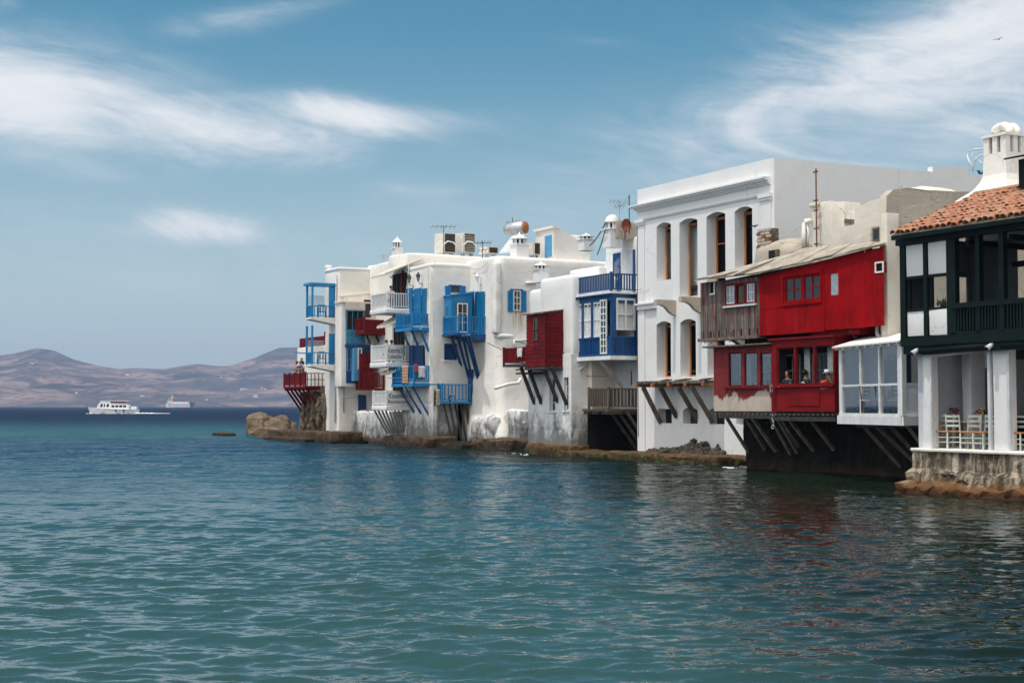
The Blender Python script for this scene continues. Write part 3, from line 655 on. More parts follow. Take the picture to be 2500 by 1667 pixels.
# ---- D: tall house with the two bright-blue verandas
SD = F(828, 651, 35.2)[0]; ZD = F(828, 651, 35.2)[1]
def house_D():
    wf = 35.2; s0 = F(810, 670, wf)[0] - 1.2
    t = thing('headland_house', 'tall cream white house with two blue verandas stacked over the sea', 'house', SD, wf, 0)
    P('wall', MB().soft((s0, wf, .3), (SD, 44, ZD - .12), .10, .6, .02), 'lime', t, True)
    P('parapet', MB().soft((s0 - .06, wf - .06, ZD - .22), (SD + .06, 44.1, ZD), .09, .7, .01).soft((s0 - .02, wf - .05, ZD - .05), (s0 + .4, wf + .35, ZD + .3), .1, .4, .01), 'white', t, True)
    plS = Pl('S', SD)
    z1 = plS.px(870, 716)[1]; w1 = plS.px(905, 710)[0]
    P('ledge', MB().bar((SD + .05, wf, z1 - .25), (SD + .05, w1 + 1.5, z1 + .3), .12, .06), 'lime', t)
    P('downpipe', MB().tube([(SD - .35, wf - .08, ZD - .5), (SD - .35, wf - .08, 5.0), (SD - .35, wf - .08, 1.3)], .055).tube([(SD + .08, wf + .35, ZD - 2), (SD + .08, wf + .35, 2.0)], .05), 'pipe', t, True)
    sN = F(822, 780, wf)[0]; wo = S(761, 780, sN)[0]; sF = F(750, 780, wo)[0] - .25
    for k, (vr, vf, vs_, vl, vp) in enumerate([(746, 775, 795, 720, 700), (860, 890, 904, 830, 814)]):
        zf = S(790, vf, sN)[1]; zr = S(790, vr, sN)[1]
        b = P('veranda', MB().prism([(sF, wo - .05, zf - .12), (sF, wf, zf - .45), (sF, wf, zf), (sF, wo - .05, zf)], (sN - sF + .05, 0, 0)), 'lime', t)
        railing(b, (sF + .05, wo + .05), (sN - .05, wo + .05), zf, zr, 'blue', 9, bw=.05, rw=.08)
        railing(b, (sN - .05, wo + .1), (sN - .05, wf), zf, zr, 'blue', 8, post=False, bw=.045, rw=.08)
        P('front_panel', MB().box((sF + .1, wo + .08, zf + .05), (sN - .1, wo + .1, zr - .04)), 'blue', b)
        zt = S(790, vp, sN)[1]; wp = S(804, vf, sN)[0]
        P('screen', MB().box((sN - .12, wp, zf + .02), (sN - .06, wf - .02, zt)), 'blue', b)
        for x, y in ((sN - .1, wo), (sF, wo)): piece('post', 'blue', b, (x, y, zf), (x + .1, y + .12, S(790, 697, sN)[1] if k == 0 else S(790, 795, sN)[1]))
        # diagonal lattice behind the rail
        lw0, lw1 = wo + .12, wp; lz0, lz1 = zr, S(790, vl, sN)[1]; lm = MB(); step = .115
        nn = int((lw1 - lw0 + lz1 - lz0) / step)
        for i in range(nn):
            c = i * step
            for sg in (0, 1):
                a0 = max(0, c - (lz1 - lz0)); a1 = min(c, lw1 - lw0)
                if a1 - a0 < .02: continue
                f = (lambda a: (lw0 + a, lz0 + c - a)) if sg == 0 else (lambda a: (lw1 - a, lz0 + c - a))
                p, q = f(a0), f(a1); lm.bar((sF + .1 + sg * .012, p[0], p[1]), (sF + .1 + sg * .012, q[0], q[1]), .012, .042, (1, 0, 0))
        lm.box((sF + .08, lw0, lz1 - .03), (sF + .13, lw1, lz1)); P('lattice', lm, 'whitetrim', b)
        if k == 0:
            zt = S(790, 697, sN)[1]; P('pergola_beam', MB().box((sF - .1, wo - .15, zt), (sN + .08, wf, zt + .14)).box((sF - .1, wo - .12, zt + .14), (sN + .02, wf, zt + .17)), 'blue', b)
        else:
            P('clothes_rail', MB().tube([(sF, wo + .2, zr - .02), (sF - .1, wo - .9, zr + .02)], .02).tube([(sN - .2, wo + .2, zr - .1), (sN - .3, wo - .9, zr - .08)], .02).tube([(sF - .1, wo - .85, zr + .02), (sN - .3, wo - .85, zr - .08)], .02), 'blue', b)
    # lower wall openings on the camera side
    sE = SD
    for (u0, u1, v0, v1, m) in [(874, 879, 963, 1025, 'navy'), (878, 893, 964, 999, 'navy'), (836, 841, 767, 788, 'navy'), (836, 841, 862, 887, 'navy')]:
        r = plS.rect(u0, u1, v0, v1); shutter(t, plS, r, m, .02, .06)
    pl2 = Pl('S', SD + .15)
    P('step_ledge', MB().soft((SD - .05, plS.px(860, 1030)[0], .6), (SD + .35, plS.px(868, 1030)[0], 1.35), .04, .5, .01).bar((SD + .06, plS.px(835, 970)[0], plS.px(835, 968)[1]), (SD + .06, plS.px(872, 966)[0], plS.px(872, 968)[1]), .1, .1), 'lime', t, True)
    return t
house_D()

# ---- C: the restaurant house with white balconies and signs, coloured timber bays wedged against D
SC1 = F(993, 617, 36.27)[0]; ZC = F(993, 617, 36.27)[1]; WC = 37.4
def house_C():
    t = thing('restaurant_house', 'white restaurant house with stacked white balconies and two lettered signs', 'house', SC1, WC, 0)
    P('wall', MB().soft((SD - .4, WC, .3), (SC1, 50, ZC), .14, .7, .03), 'lime', t, True)
    P('parapet', MB().soft((SC1 - 2.6, 36.2, ZC - 1.4), (SC1 + .02, 49.8, ZC + .02), .16, .6, .03), 'lime', t, True)
    P('end_wall', MB().soft((SC1 - 2.1, 36.2, .5), (SC1 + .0, 37.6, ZC - .3), .1, .5, .02), 'lime', t, True)
    wo = 34.7; sN = F(943, 880, wo)[0]
    specs = [(714, 752, 764, 0), (841, 884, 896, 1), (954, 991, 1002, 2)]
    for (vr, vf, vb, k) in specs:
        sF = F(905 + 4 * (k == 2), vf, wo)[0]; zf = F(943, vf, wo)[1]; zr = F(943, vr, wo)[1]; zb = F(943, vb, wo)[1]
        b = P('balcony', MB().soft((sF - .05, wo - .05, zb), (sN + .05, WC + .2, zf), .05, .8, .005), 'white', t, True)
        railing(b, (sF + .05, wo + .05), (sN - .05, wo + .05), zf, zr, 'whitetrim', 15, bw=.055, rw=.09)
        railing(b, (sN - .05, wo + .12), (sN - .05, 36.25), zf, zr, 'whitetrim', 9, post=False, bw=.06, rw=.09)
        if k: P('backboard', MB().box((sF + .1, wo + .1, zf + .04), (sN - .1, wo + .12, zr - .03)), 'whitetrim', b)
    # openings in the recessed front
    plF = Pl('F', 36.2); plS = Pl('S', SC1)
    for (u0, u1, v0, v1) in [(960, 990, 668, 750), (963, 988, 800, 845), (962, 986, 905, 950)]:
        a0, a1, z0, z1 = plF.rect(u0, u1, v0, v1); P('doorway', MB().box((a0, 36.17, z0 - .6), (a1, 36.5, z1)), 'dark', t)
        for i in range(3): piece('door_leaf', 'wood', t, (a0 + .08 + i * (a1 - a0) / 3, 36.1, z0 - .5), (a0 + .14 + i * (a1 - a0) / 3, 36.165, z1))
    for (v0, v1, u0, u1) in [(660, 760, 985, 991)]:
        a0, a1, z0, z1 = plF.rect(u0, u1, v0, v1); P('red_jamb', MB().box((a0, 36.08, z0), (a0 + .10, 36.19, z1)), 'dkred', t)
    # canvas awnings
    z0 = F(985, 640, 36.6)[1]; z1 = F(907, 679, 34.6)[1]; sA = F(907, 679, 34.6)[0]
    awning(t, (sN - 2.2, 37.3, F(975, 640, 37.2)[1]), (sN - .1, 34.65, F(925, 671, 34.65)[1]), .14)
    awning(t, (sN - 1.9, 36.6, F(945, 786, 34.6)[1] + .85), (sN + .15, 34.9, F(945, 792, 34.6)[1]), .12)
    awning(t, (sN - 1.6, 36.4, F(943, 906, 34.8)[1] + .6), (sN + .1, 35.0, F(943, 909, 34.8)[1]), .12)
    P('awning_post', MB().tube([(sN, 34.8, F(943, 880, wo)[1]), (sN, 34.8, F(943, 906, wo)[1] - .1)], .025), 'whitetrim', t); P('awning_post', MB().tube([(sN - .1, 36.2, F(985, 640, 36.6)[1] + .3), (sN - .1, 36.2, F(985, 760, 36.6)[1])], .03), 'whitetrim', t)
    # terrace over the lowest sign
    zr = F(943, 922, wo)[1]; P('terrace_rail', MB().tube([(sN - .3, 34.8, F(943, 954, wo)[1]), (sN - .3, 34.8, zr), (sN + .1, 36.2, zr), (sN + .1, 36.2, zr - 1)], .03), 'whitetrim', t)
    # splayed timbers and mouldy base under the lowest balcony
    P('base_wall', rough(MB().soft((SD - .2, 36.15, .1), (SC1 - .05, 37.3, F(943, 1002, wo)[1] - .05), .1, .35, .02), .06, 1.8, 2), 'mould2', t, True, True)
    struts(t, [((915 + i * 9, 1003), (945 + i * 6, 1058 - i)) for i in range(8)], 34.85, 35.95, 'pipe', .09, .09)
    # ---- timber bays between D and C
    plB = Pl('S', SD + 1.0); sB = SD + 1.0
    wL = plB.px(833, 850)[0]; wR = WC + .1
    zb = plB.px(870, 944)[1]; zt = plB.px(850, 738)[1]
    P('bay_wall', MB().soft((SD - .05, wL, zb), (sB - .02, wR, zt), .05, .6, .015), 'lime', t, True)
    def bay(name, u0, u1, v0, v1, mat, d0, d1): 
        a0, a1, z0, z1 = plB.rect(u0, u1, v0, v1); return P(name, plB.box(MB(), a0, a1, z0, z1, d0, d1), mat, t), (a0, a1, z0, z1)
    o, r = bay('window_opening', 844, 888, 757, 808, 'dark', -.02, .01); 
    window(t, plB, r, 'teal', None, 3, 1, .08, .01, .1)
    bay('canvas_blind', 842, 890, 738, 757, 'cloth', .0, .12)
    o, r = bay('teal_panel', 844, 889, 808, 842, 'teal', 0, .14)
    for i in range(9): plB.piece('board', 'teal', o, r[0], r[1], r[2] + (r[3] - r[2]) * i / 9, r[2] + (r[3] - r[2]) * (i + 1) / 9 - .012, .14, .155)
    bay('blue_cornice', 842, 905, 841, 848, 'navy', 0, .25)
    bay('navy_boarding', 845, 905, 848, 935, 'navy', 0, .06)
    o, r = bay('light_blue_bay', 857, 877, 850, 930, 'ltblue', .06, .5)
    window(t, Pl('S', sB + .5), plB.rect(866, 876, 850, 902), 'whitetrim', 'glass', 1, 2, .07)
    window(t, plB, plB.rect(846, 856, 850, 905), 'ltblue', 'glass', 1, 2, .05, .06)
    # red boarded box and red balconies
    plR = Pl('S', sB + .75); sR = sB + .75
    a0, a1, z0, z1 = plR.rect(879, 906, 863, 952)
    rb = P('red_box', MB().box((sB, a0, z0), (sR, a1 + .2, z1)), 'dkred', t)
    n = 16
    for i in range(n): piece('clapboard', 'dkred', rb, (sR, a0 - .01, z0 + (z1 - z0) * i / n), (sR + .03, a1 + .2, z0 + (z1 - z0) * (i + 1) / n - .012))
    zf, zr = plR.px(920, 948)[1], plR.px(920, 912)[1]
    b = P('red_balcony', MB().box((sB, S(888, 950, sR + .6)[0], zf - .12), (sR + .9, WC, zf)), 'dkred', t)
    railing(b, (sR + .85, S(888, 930, sR + .85)[0]), (sR + .85, WC - .1), zf, zr, 'dkred', 12, bw=.06, rw=.09)
    wr0 = S(867, 805, sR - .6)[0]
    zf, zr = S(900, 812, sR)[1], S(900, 782, sR)[1]
    b = P('red_balcony', MB().box((sB - .3, wr0, zf - .14), (sR + .9, WC, zf)), 'dkred', t)
    railing(b, (sB - .25, wr0 + .05), (sR + .85, wr0 + .05), zf, zr + .1, 'dkred', 10, bw=.07, rw=.1)
    railing(b, (sR + .85, wr0 + .1), (sR + .85, WC - .1), zf, zr, 'dkred', 14, bw=.07, rw=.1, post=False)
    P('balcony_skirt', MB().box((sR + .8, wr0 + .1, zf), (sR + .83, WC, zr - .08)), 'dkred', b)
    for u0, v0, u1, v1 in [(896, 820, 906, 838), (918, 820, 931, 840)]:
        w0, zz0 = S(u0, v0, sR); w1, zz1 = S(u1, v1, sR); stick('strut', 'wetwood', b, (sR, w0, zz0), (sR - .2, w1, zz1), .1, .1)
    a0, a1, z0, z1 = plB.rect(888, 905, 732, 774); window(t, plB, (a0, a1, z0, z1), 'dkred', 'glass', 2, 1, .09, .02)
    P('lean_to_roof', MB().box((SD, wL - .1, zt - .04), (sB + .1, wR, zt + .06)), 'cream', t)
    return t
house_C()

# ---- A: white house with two blue balconies over the slab
SA = F(1055, 643, 36.27)[0]; ZA = F(1055, 643, 36.27)[1]
def house_A():
    wf = 36.27
    t = thing('blue_balcony_house', 'white plastered house with three azure balconies on slanting struts', 'house', SA, wf, 0)
    P('wall', MB().soft((SC1 - .02, wf, F(1055, 985, wf)[1]), (SA, 44, ZA), .12, .4, .03), 'lime', t, True)
    P('parapet_edge', MB().soft((SC1 + .02, wf - .02, ZA - .25), (SA + .02, 44, ZA + .06), .11, .5, .02), 'lime', t, True)
    P('base_wall', MB().soft((SC1 - .02, wf + .02, .3), (SA - .35, 38.2, F(1055, 985, wf)[1] + .1), .05, .4, .02), 'mould', t, True)
    P('corner_pier', MB().soft((SA - .4, wf + .03, .3), (SA - .01, wf + .4, F(1055, 985, wf)[1] + .1), .05, .4, .02), 'mould', t, True)
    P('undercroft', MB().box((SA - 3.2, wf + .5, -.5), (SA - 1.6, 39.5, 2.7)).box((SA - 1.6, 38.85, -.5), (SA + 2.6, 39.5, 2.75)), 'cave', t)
    plF = Pl('F', wf); plS = Pl('S', SA)
    # two balconies on the sea front
    for (uN, uF, uW, vr, vf, vb, nf, ns) in [(1006, 966, 1047, 764, 800, 808, 8, 7), (1010, 957, 1049, 892, 937, 943, 10, 8)]:
        sN = F(uW, vf, wf)[0]; wo = S(uN, vf, sN)[0]; sF = F(uF, vf, wo)[0]; zf = F(uN, vf - 2, wo)[1]; zr = F(uN, vr, wo)[1]
        b = balcony(t, sF, sN, wo, wf, zf, zr, 'blue', nf, ns, .13, bw=.055)
        P('fascia', MB().box((sF - .04, wo - .03, zf - .2), (sN + .03, wo, zf - .02)).box((sN, wo - .03, zf - .2), (sN + .03, wf, zf - .02)), 'blue', b)
        k = 0 if vr < 800 else 1
        pr = [((984, 812), (998, 846)), ((1004, 810), (1019, 842)), ((1027, 812), (1046, 858))] if k == 0 else [((972, 945), (1010, 1007)), ((988, 945), (1027, 1010)), ((1006, 943), (1045, 1012))]
        for (u0, v0), (u1, v1) in pr:
            s0, z0 = F(u0, v0, wo + .15); s1, z1 = F(u1, v1, wf); s1 = min(s1, SA - .1); stick('strut', 'navy' if k else 'blue', b, (s0, wo + .15, zf - .15), (s1, wf + .02, z1), .10, .12)
    # open doors with shutters
    for (v0, v1, m, spec) in [(704, 772, 'blue', [(993, 1009), (1013, 1030), (1033, 1043)]), (843, 905, 'navy', [(996, 1012), (1014, 1036)])]:
        a0, a1, z0, z1 = plF.rect(1009, 1038, v0, v1); P('doorway', plF.box(MB(), a0, a1, z0 - .5, z1 - .1, -.02, .015), 'dark', t)
        for (u0, u1) in spec:
            r = plF.rect(u0, u1, v0, v1); shutter(t, plF, (r[0], r[1], r[2] - .45, r[3]), m, .03, .06)
    # window above the bay and shuttered window below, camera side
    r = plS.rect(1100, 1121, 697, 714); window(t, plS, r, 'wood', 'glass', 1, 1, .05, .01); 
    shutter(t, plS, plS.rect(1086, 1099, 698, 752), 'blue', .02); shutter(t, plS, plS.rect(1122, 1136, 698, 752), 'blue', .02)
    P('lintel', plS.box(MB(), *plS.rect(1095, 1126, 696, 699), .0, .07), 'navy', t)
    r = plS.rect(1084, 1114, 839, 879); m_ = (r[0] + r[1]) / 2; shutter(t, plS, (r[0], m_ - .01, r[2], r[3]), 'navy', .01, .05); shutter(t, plS, (m_ + .01, r[1], r[2], r[3]), 'navy', .01, .05)
    P('sill', plS.box(MB(), r[0] - .1, r[1] + .1, r[2] - .08, r[2], 0, .08), 'lime', t)
    P('wall_cable', MB().tube([(SA - .5, wf - .02, ZA - .2), (SA - .48, wf - .02, 1.2)], .012, 5), 'pipe', t)
house_A()

# ---- B: big rounded white house behind, with the corner balcony in the angle
WB = 38.8; SB = F(1215, 640, WB)[0]; ZB = F(1165, 640, WB)[1]
def house_B():
    t = thing('rounded_house', 'large rounded white house with a swelling buttressed foot and blue corner balcony', 'house', SB, WB, 0)
    zt = S(1300, 628, SB)[1]
    def ring(z, flare, top=0.):
        r = .55; f = flare; out = []
        s1, w0 = SB + f, WB - f * .35
        P0 = [(SA - .6, w0)]
        n = 14; L = s1 - r - (SA - .6)
        out += [(SA - .6 + L * i / n, w0) for i in range(n)]
        out += [(s1 - r + r * math.sin(a), w0 + r - r * math.cos(a)) for a in [math.pi / 2 * i / 8 for i in range(9)]]
        wE = 60; out += [(s1, w0 + r + (wE - w0 - r) * (i / 40) ** 1.2) for i in range(1, 41)]
        out += [(SA - .6, wE)]
        return [(s + noise.noise(Vector((s * .7, w * .7, z * .7))) * .05, w + noise.noise(Vector((s * .7 + 9, w * .7, z * .7))) * .05, z) for s, w in out]
    rings = [ring(z, fl) for z, fl in [(.2, 1.15), (.8, 1.0), (1.3, .85), (2, .62), (2.8, .45), (3.6, .32), (4.5, .22), (5.4, .15), (6.2, .11), (6.6, .06), (7.2, .02), (8.2, 0), (9.4, 0), (zt - .5, 0), (zt - .2, -.02), (zt - .07, -.07), (zt, -.2), (zt - .02, -.7)]]
    plS = Pl('S', SB); r_ = plS.rect(1249, 1279, 762, 820); MT['lime_rust'] = plaster('rust_streaked_limewash', (.80, .765, .715), (.60, .53, .45), .42, bump=.5, rust=(r_[0], r_[1], r_[3], r_[2]))
    P('wall', MB().loft(rings), 'lime_rust', t, True)
    # swelling pilaster and lumps of old masonry on the camera side
    def lump(u0, u1, v0, v1, d, r=.2, amp=.04, mat='lime', name='buttress', s_=None):
        a0, a1, z0, z1 = plS.rect(u0, u1, v0, v1); return P(name, rough(MB().soft((SB - .4, a0, z0), (SB + d, a1, z1), r, .25, .03), amp, 1.3, u0), mat, t, True, True)
    lump(1206, 1222, 640, 815, .16, .12, .03)
    lump(1214, 1252, 814, 826, .16, .14, .05); lump(1240, 1262, 820, 860, .10, .09, .04)
    lump(1232, 1262, 958, 1090, .34, .3, .07); lump(1258, 1296, 940, 1095, .28, .28, .06)
    P('foot', rough(MB().soft((SB - 2.5, WB - .55, -.2), (SB + .55, WB + .7, F(1170, 1012, WB)[1]), .45, .2, .06), .17, 1.5, 3), 'mould2', t, True, True)
    # stone block on the rocks
    a0, a1, z0, z1 = plS.rect(1214, 1254, 1000, 1075); P('stone_block', rough(MB().soft((SB + 1.2, a0, .3), (SB + 2.6, a1, z1), .10, .2, .03), .07, 1.9, 5), 'mould', t, False, True)
    # window with shutters and rust streaks
    window(t, plS, plS.rect(1252, 1270, 709, 759), 'whitetrim', 'glass', 2, 3, .06, .03); P('lintel', plS.box(MB(), *plS.rect(1245, 1276, 706, 709), .0, .09), 'navy', t)
    shutter(t, plS, plS.rect(1239, 1251, 710, 761), 'blue', .02); shutter(t, plS, plS.rect(1271, 1284, 710, 761), 'blue', .02)
    P('drain_pipe', MB().tube([(SB + .75, *plS.px(1194, 948)), (SB + .75, *plS.px(1225, 938)), (SB + .75, *plS.px(1250, 935)), (SB + .7, *plS.px(1257, 925))], .10, 10).tube([(SB + .4, *plS.px(1246, 846)), (SB + .4, *plS.px(1248, 833)), (SB + .4, *plS.px(1290, 831))], .09, 10).tube([(SB + .1, *plS.px(1282, 691)), (SB + .1, *plS.px(1306, 690))], .08, 8), 'lime', t, True)
    # corner balcony 2 with its little blue closet
    s1 = F(1187, 770, WB)[0]; wo = S(1119, 770, s1)[0]; s0 = SA + .02; zf = S(1150, 813, s1)[1]; zr = S(1150, 772, s1)[1]
    b = balcony(t, s0, s1, wo, WB, zf, zr, 'blue', 8, 9, .12, name='corner_balcony', ends=(1,), bw=.05)
    P('fascia', MB().prism([(s0, wo - .06, zf - .12), (s0, WB, zf - .5), (s0, WB, zf - .06), (s0, wo - .06, zf - .02)], (s1 - s0 + .05, 0, 0)), 'navy', b)
    for u0, v0, u1, v1 in [(1100, 833, 1140, 932), (1115, 833, 1150, 938), (1128, 832, 1155, 932), (1136, 831, 1168, 925), (1143, 831, 1170, 920)]:
        stick('strut', 'navy', b, (max(s0 + .1, F(u0, v0, wo + .2)[0]), wo + .25, zf - .15), (F(u1, v1, WB)[0], WB - .02, F(u1, v1, WB)[1]), .12, .14)
    sc = s0 + .95; cw0 = S(1102, 740, sc)[0]; cw1 = S(1153, 740, sc)[0]; zc = S(1125, 718, sc)[1]
    c = P('closet', MB().hexa([(s0, cw0, zf), (sc, cw0, zf), (sc, cw1, zf), (s0, cw1, zf)], [(s0, cw0, zc - .12), (sc, cw0, zc - .12), (sc, cw1, zc + .08), (s0, cw1, zc + .08)]), 'blue', t)
    P('roof', MB().hexa([(s0, cw0 - .08, zc - .13), (sc + .1, cw0 - .08, zc - .13), (sc + .1, cw1 + .1, zc + .09), (s0, cw1 + .1, zc + .09)], [(s0, cw0 - .08, zc - .05), (sc + .1, cw0 - .08, zc - .05), (sc + .1, cw1 + .1, zc + .17), (s0, cw1 + .1, zc + .17)]), 'blue', c)
    pc = Pl('S', sc); r = pc.rect(1115, 1141, 740, 775); P('architrave', MB().box(pc.pt(r[0] - .05, r[2] - .9, 0), pc.pt(r[1] + .05, r[3] + .05, .03)), 'wood', c)
    window(c, pc, (r[0], r[1], r[2] - .9, r[3]), 'whitetrim', 'glass', 2, 3, .07, .03); window(c, Pl('F', cw0), (s0 + .3, s0 + .6, zf + 1.0, zf + 1.7), 'ltblue', 'glass', 1, 1, .05)
    pw = Pl('F', WB)
    for (u0, u1) in [(1150, 1159), (1163, 1171), (1172, 1185)]: r = pw.rect(u0, u1, 712, 790); shutter(t, pw, (r[0], r[1], zf + .02, r[3]), 'blue', .05, .05)
    # lower balcony 3
    s1 = F(1160, 980, WB)[0]; wo = S(1079, 980, s1)[0]; zf = S(1120, 980, s1)[1]; zr = S(1120, 938, s1)[1]; s0 = SA + .02
    b = balcony(t, s0, s1, wo, WB, zf, zr, 'blue', 3, 9, .12, name='lower_balcony', ends=(1,), bw=.06)
    P('clothes_beam', MB().bar((s0 + .3, 35.2, zr - .02), (s0 + .3, WB, zr - .02), .06, .08), 'blue', b)
    P('hatch', MB().box((SB - 3.2, WB - .3, zf), (SB - 2.9, WB - .05, zr + .9)), 'navy', b)
    for i in range(5): stick('prop', 'wetwood', b, (s0 + .1 + .05 * i, wo + .4 + i * .35, zf - .14), (s0 + .3, wo + .9 + i * .3, .2), .1, .12)
    return t
house_B()
# ---- R2: dark-red boarded box on a mouldy white house
SR = -58.85; WR = 35.1
def house_R2():
    t = thing('red_box_house', 'white house with mouldy foot carrying a dark red boarded box and red balcony', 'house', -60, WR, 0)
    sF, sN = F(1290, 1080, WR)[0], F(1395, 1080, WR)[0]
    holes = []; pl = Pl('F', WR)
    wr = [pl.rect(1341, 1356, 924, 1004), pl.rect(1376, 1388, 921, 1002)]
    zt = F(1370, 672, WR)[1]; zs = F(1300, 706, WR)[1]
    mb = MB(); wall(mb, pl, sF, sN, .2, 4.9, [(*r, 0) for r in wr], .22)
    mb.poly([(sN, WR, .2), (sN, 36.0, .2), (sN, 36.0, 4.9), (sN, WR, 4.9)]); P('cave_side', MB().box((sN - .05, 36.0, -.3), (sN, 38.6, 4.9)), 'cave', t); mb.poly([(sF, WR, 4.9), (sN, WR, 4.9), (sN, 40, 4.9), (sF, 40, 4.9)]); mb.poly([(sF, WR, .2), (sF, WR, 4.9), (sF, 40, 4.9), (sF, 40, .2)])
    P('lower_wall', mb, 'mould', t)
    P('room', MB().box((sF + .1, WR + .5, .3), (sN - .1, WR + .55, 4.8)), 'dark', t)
    for r in wr: window(t, pl, r, 'greytrim', 'glass', 2, 4, .06, -.2, .05); P('sill', pl.box(MB(), r[0] - .08, r[1] + .08, r[2] - .07, r[2], -.2, .06), 'lime', t)
    sm = F(1316, 690, WR)[0]
    P('upper_wall', MB().soft((sm, WR + .03, 4.8), (sN + .02, 41, zt), .22, .4, .02), 'white', t, True)
    P('upper_wall', MB().soft((F(1288, 720, WR)[0], WR + .05, 4.8), (sm + .4, 41, zs), .22, .4, .02), 'white', t, True)
    # plinth at the waterline
    P('plinth', rough(MB().soft((sF - .15, WR - .12, -.6), (sN + .1, WR + 1, .55), .1, .3, .02), .05, 1.6, 2), 'shore', t, True, True)
    wo = 34.1; z0 = F(1330, 893, wo)[1]; z1 = F(1330, 764, wo)[1]; sB = F(1285, 773, wo)[0]; wi = WR + .45; zi = S(1393, 755, SR)[1]
    bx = P('red_box', MB().hexa([(sB + .03, wo + .03, z0), (SR - .03, wo + .03, z0), (SR - .03, wi, z0), (sB + .03, wi, z0)], [(sB + .03, wo + .03, z1), (SR - .03, wo + .03, z1), (SR - .03, wi, zi), (sB + .03, wi, zi)]), 'dkred', t)
    n = 13; zl = lambda i: z0 + (z1 - z0) * i / n
    plw = [Pl('F', wo).rect(1303, 1313, 775, 806), Pl('F', wo).rect(1303, 1313, 810, 832)]
    for i in range(n):
        for a, b in ((sB, plw[0][0] - .03), (plw[0][1] + .03, SR)): piece('clapboard', 'dkred', bx, (a, wo, zl(i)), (b, wo + .028 + .008 * (i % 2), zl(i + 1) - .015))
        if zl(i + 1) < plw[1][2] + .1: piece('clapboard', 'dkred', bx, (plw[0][0] - .03, wo, zl(i)), (plw[0][1] + .03, wo + .03, zl(i + 1) - .015))
    n2 = 15
    for i in range(n2):
        za = z0 + (zi - z0) * i / n2; zb = z0 + (zi - z0) * (i + 1) / n2 - .015; f = max(0., (zb - z1) / (zi - z1)) * (wi - wo)
        piece('clapboard', 'dkred', bx, (SR - .03, wo + .01 + f, za), (SR + .006 * (i % 3), wi, zb))
    for r in plw: window(bx, Pl('F', wo), r, 'wood', 'glass', 1, 1, .05, -.02, .05)
    P('corner_board', MB().box((SR - .04, wo - .012, z0 - .03), (SR + .025, wo + .06, z1)), 'dkred', bx)
    P('box_roof', MB().hexa([(sB - .2, wo - .12, z1 - .02), (SR + .06, wo - .12, z1 - .02), (SR + .06, wi + .1, zi - .0), (sB - .2, wi + .1, zi - .0)], [(sB - .2, wo - .12, z1 + .05), (SR + .06, wo - .12, z1 + .05), (SR + .06, wi + .1, zi + .07), (sB - .2, wi + .1, zi + .07)]), 'wood', t)
    P('box_floor', MB().box((sB - .1, wo - .03, z0 - .16), (SR + .03, wi, z0 - .03)), 'wetwood', t)
    s2 = F(1227, 880, wo)[0]; zr = F(1250, 849, wo)[1]; zf = F(1250, 889, wo)[1]
    b = P('balcony', MB().box((s2, wo, zf - .12), (sB - .02, wi, zf)), 'wetwood', t)
    railing(b, (s2 + .05, wo + .05), (sB - .05, wo + .05), zf, zr, 'dkred', 17, bw=.075, rw=.09); railing(b, (s2 + .05, wo + .1), (s2 + .05, wi), zf, zr, 'dkred', 6, post=False, bw=.06)
    P('lower_ledge', MB().box((s2 + .9, wo + .25, zf - .5), (sB + .3, wi, zf - .42)).box((s2 + .9, wo + .25, zf - .3), (sB + .2, wo + .3, zf - .24)), 'dkred', b)
    struts(t, [((1272, 897), (1305, 985)), ((1290, 897), (1322, 985)), ((1326, 895), (1362, 982)), ((1346, 895), (1384, 988))], wo + .12, WR, 'wetwood', .12, .15)
    P('pole', MB().tube([(s2 - .05, wo - .05, zr - .05), (s2 - .5, wo - .6, zr + .3)], .02, 6), 'metal', t); P('pole', MB().tube([(SR - .9, wo - .05, zr + .0), (SR - 1.9, wo - .5, zr + .25)], .02, 6), 'wetwood', t)
    # rubble house wall further back closes the gap
    return t
house_R2()
chimney_pot('lantern_chimney', 'small white pyramid-capped chimney behind the dark red boarded box', F(1321, 672, 36.2)[0], 36.2, F(1321, 676, 36.2)[1], F(1321, 637, 36.2)[1], .30)

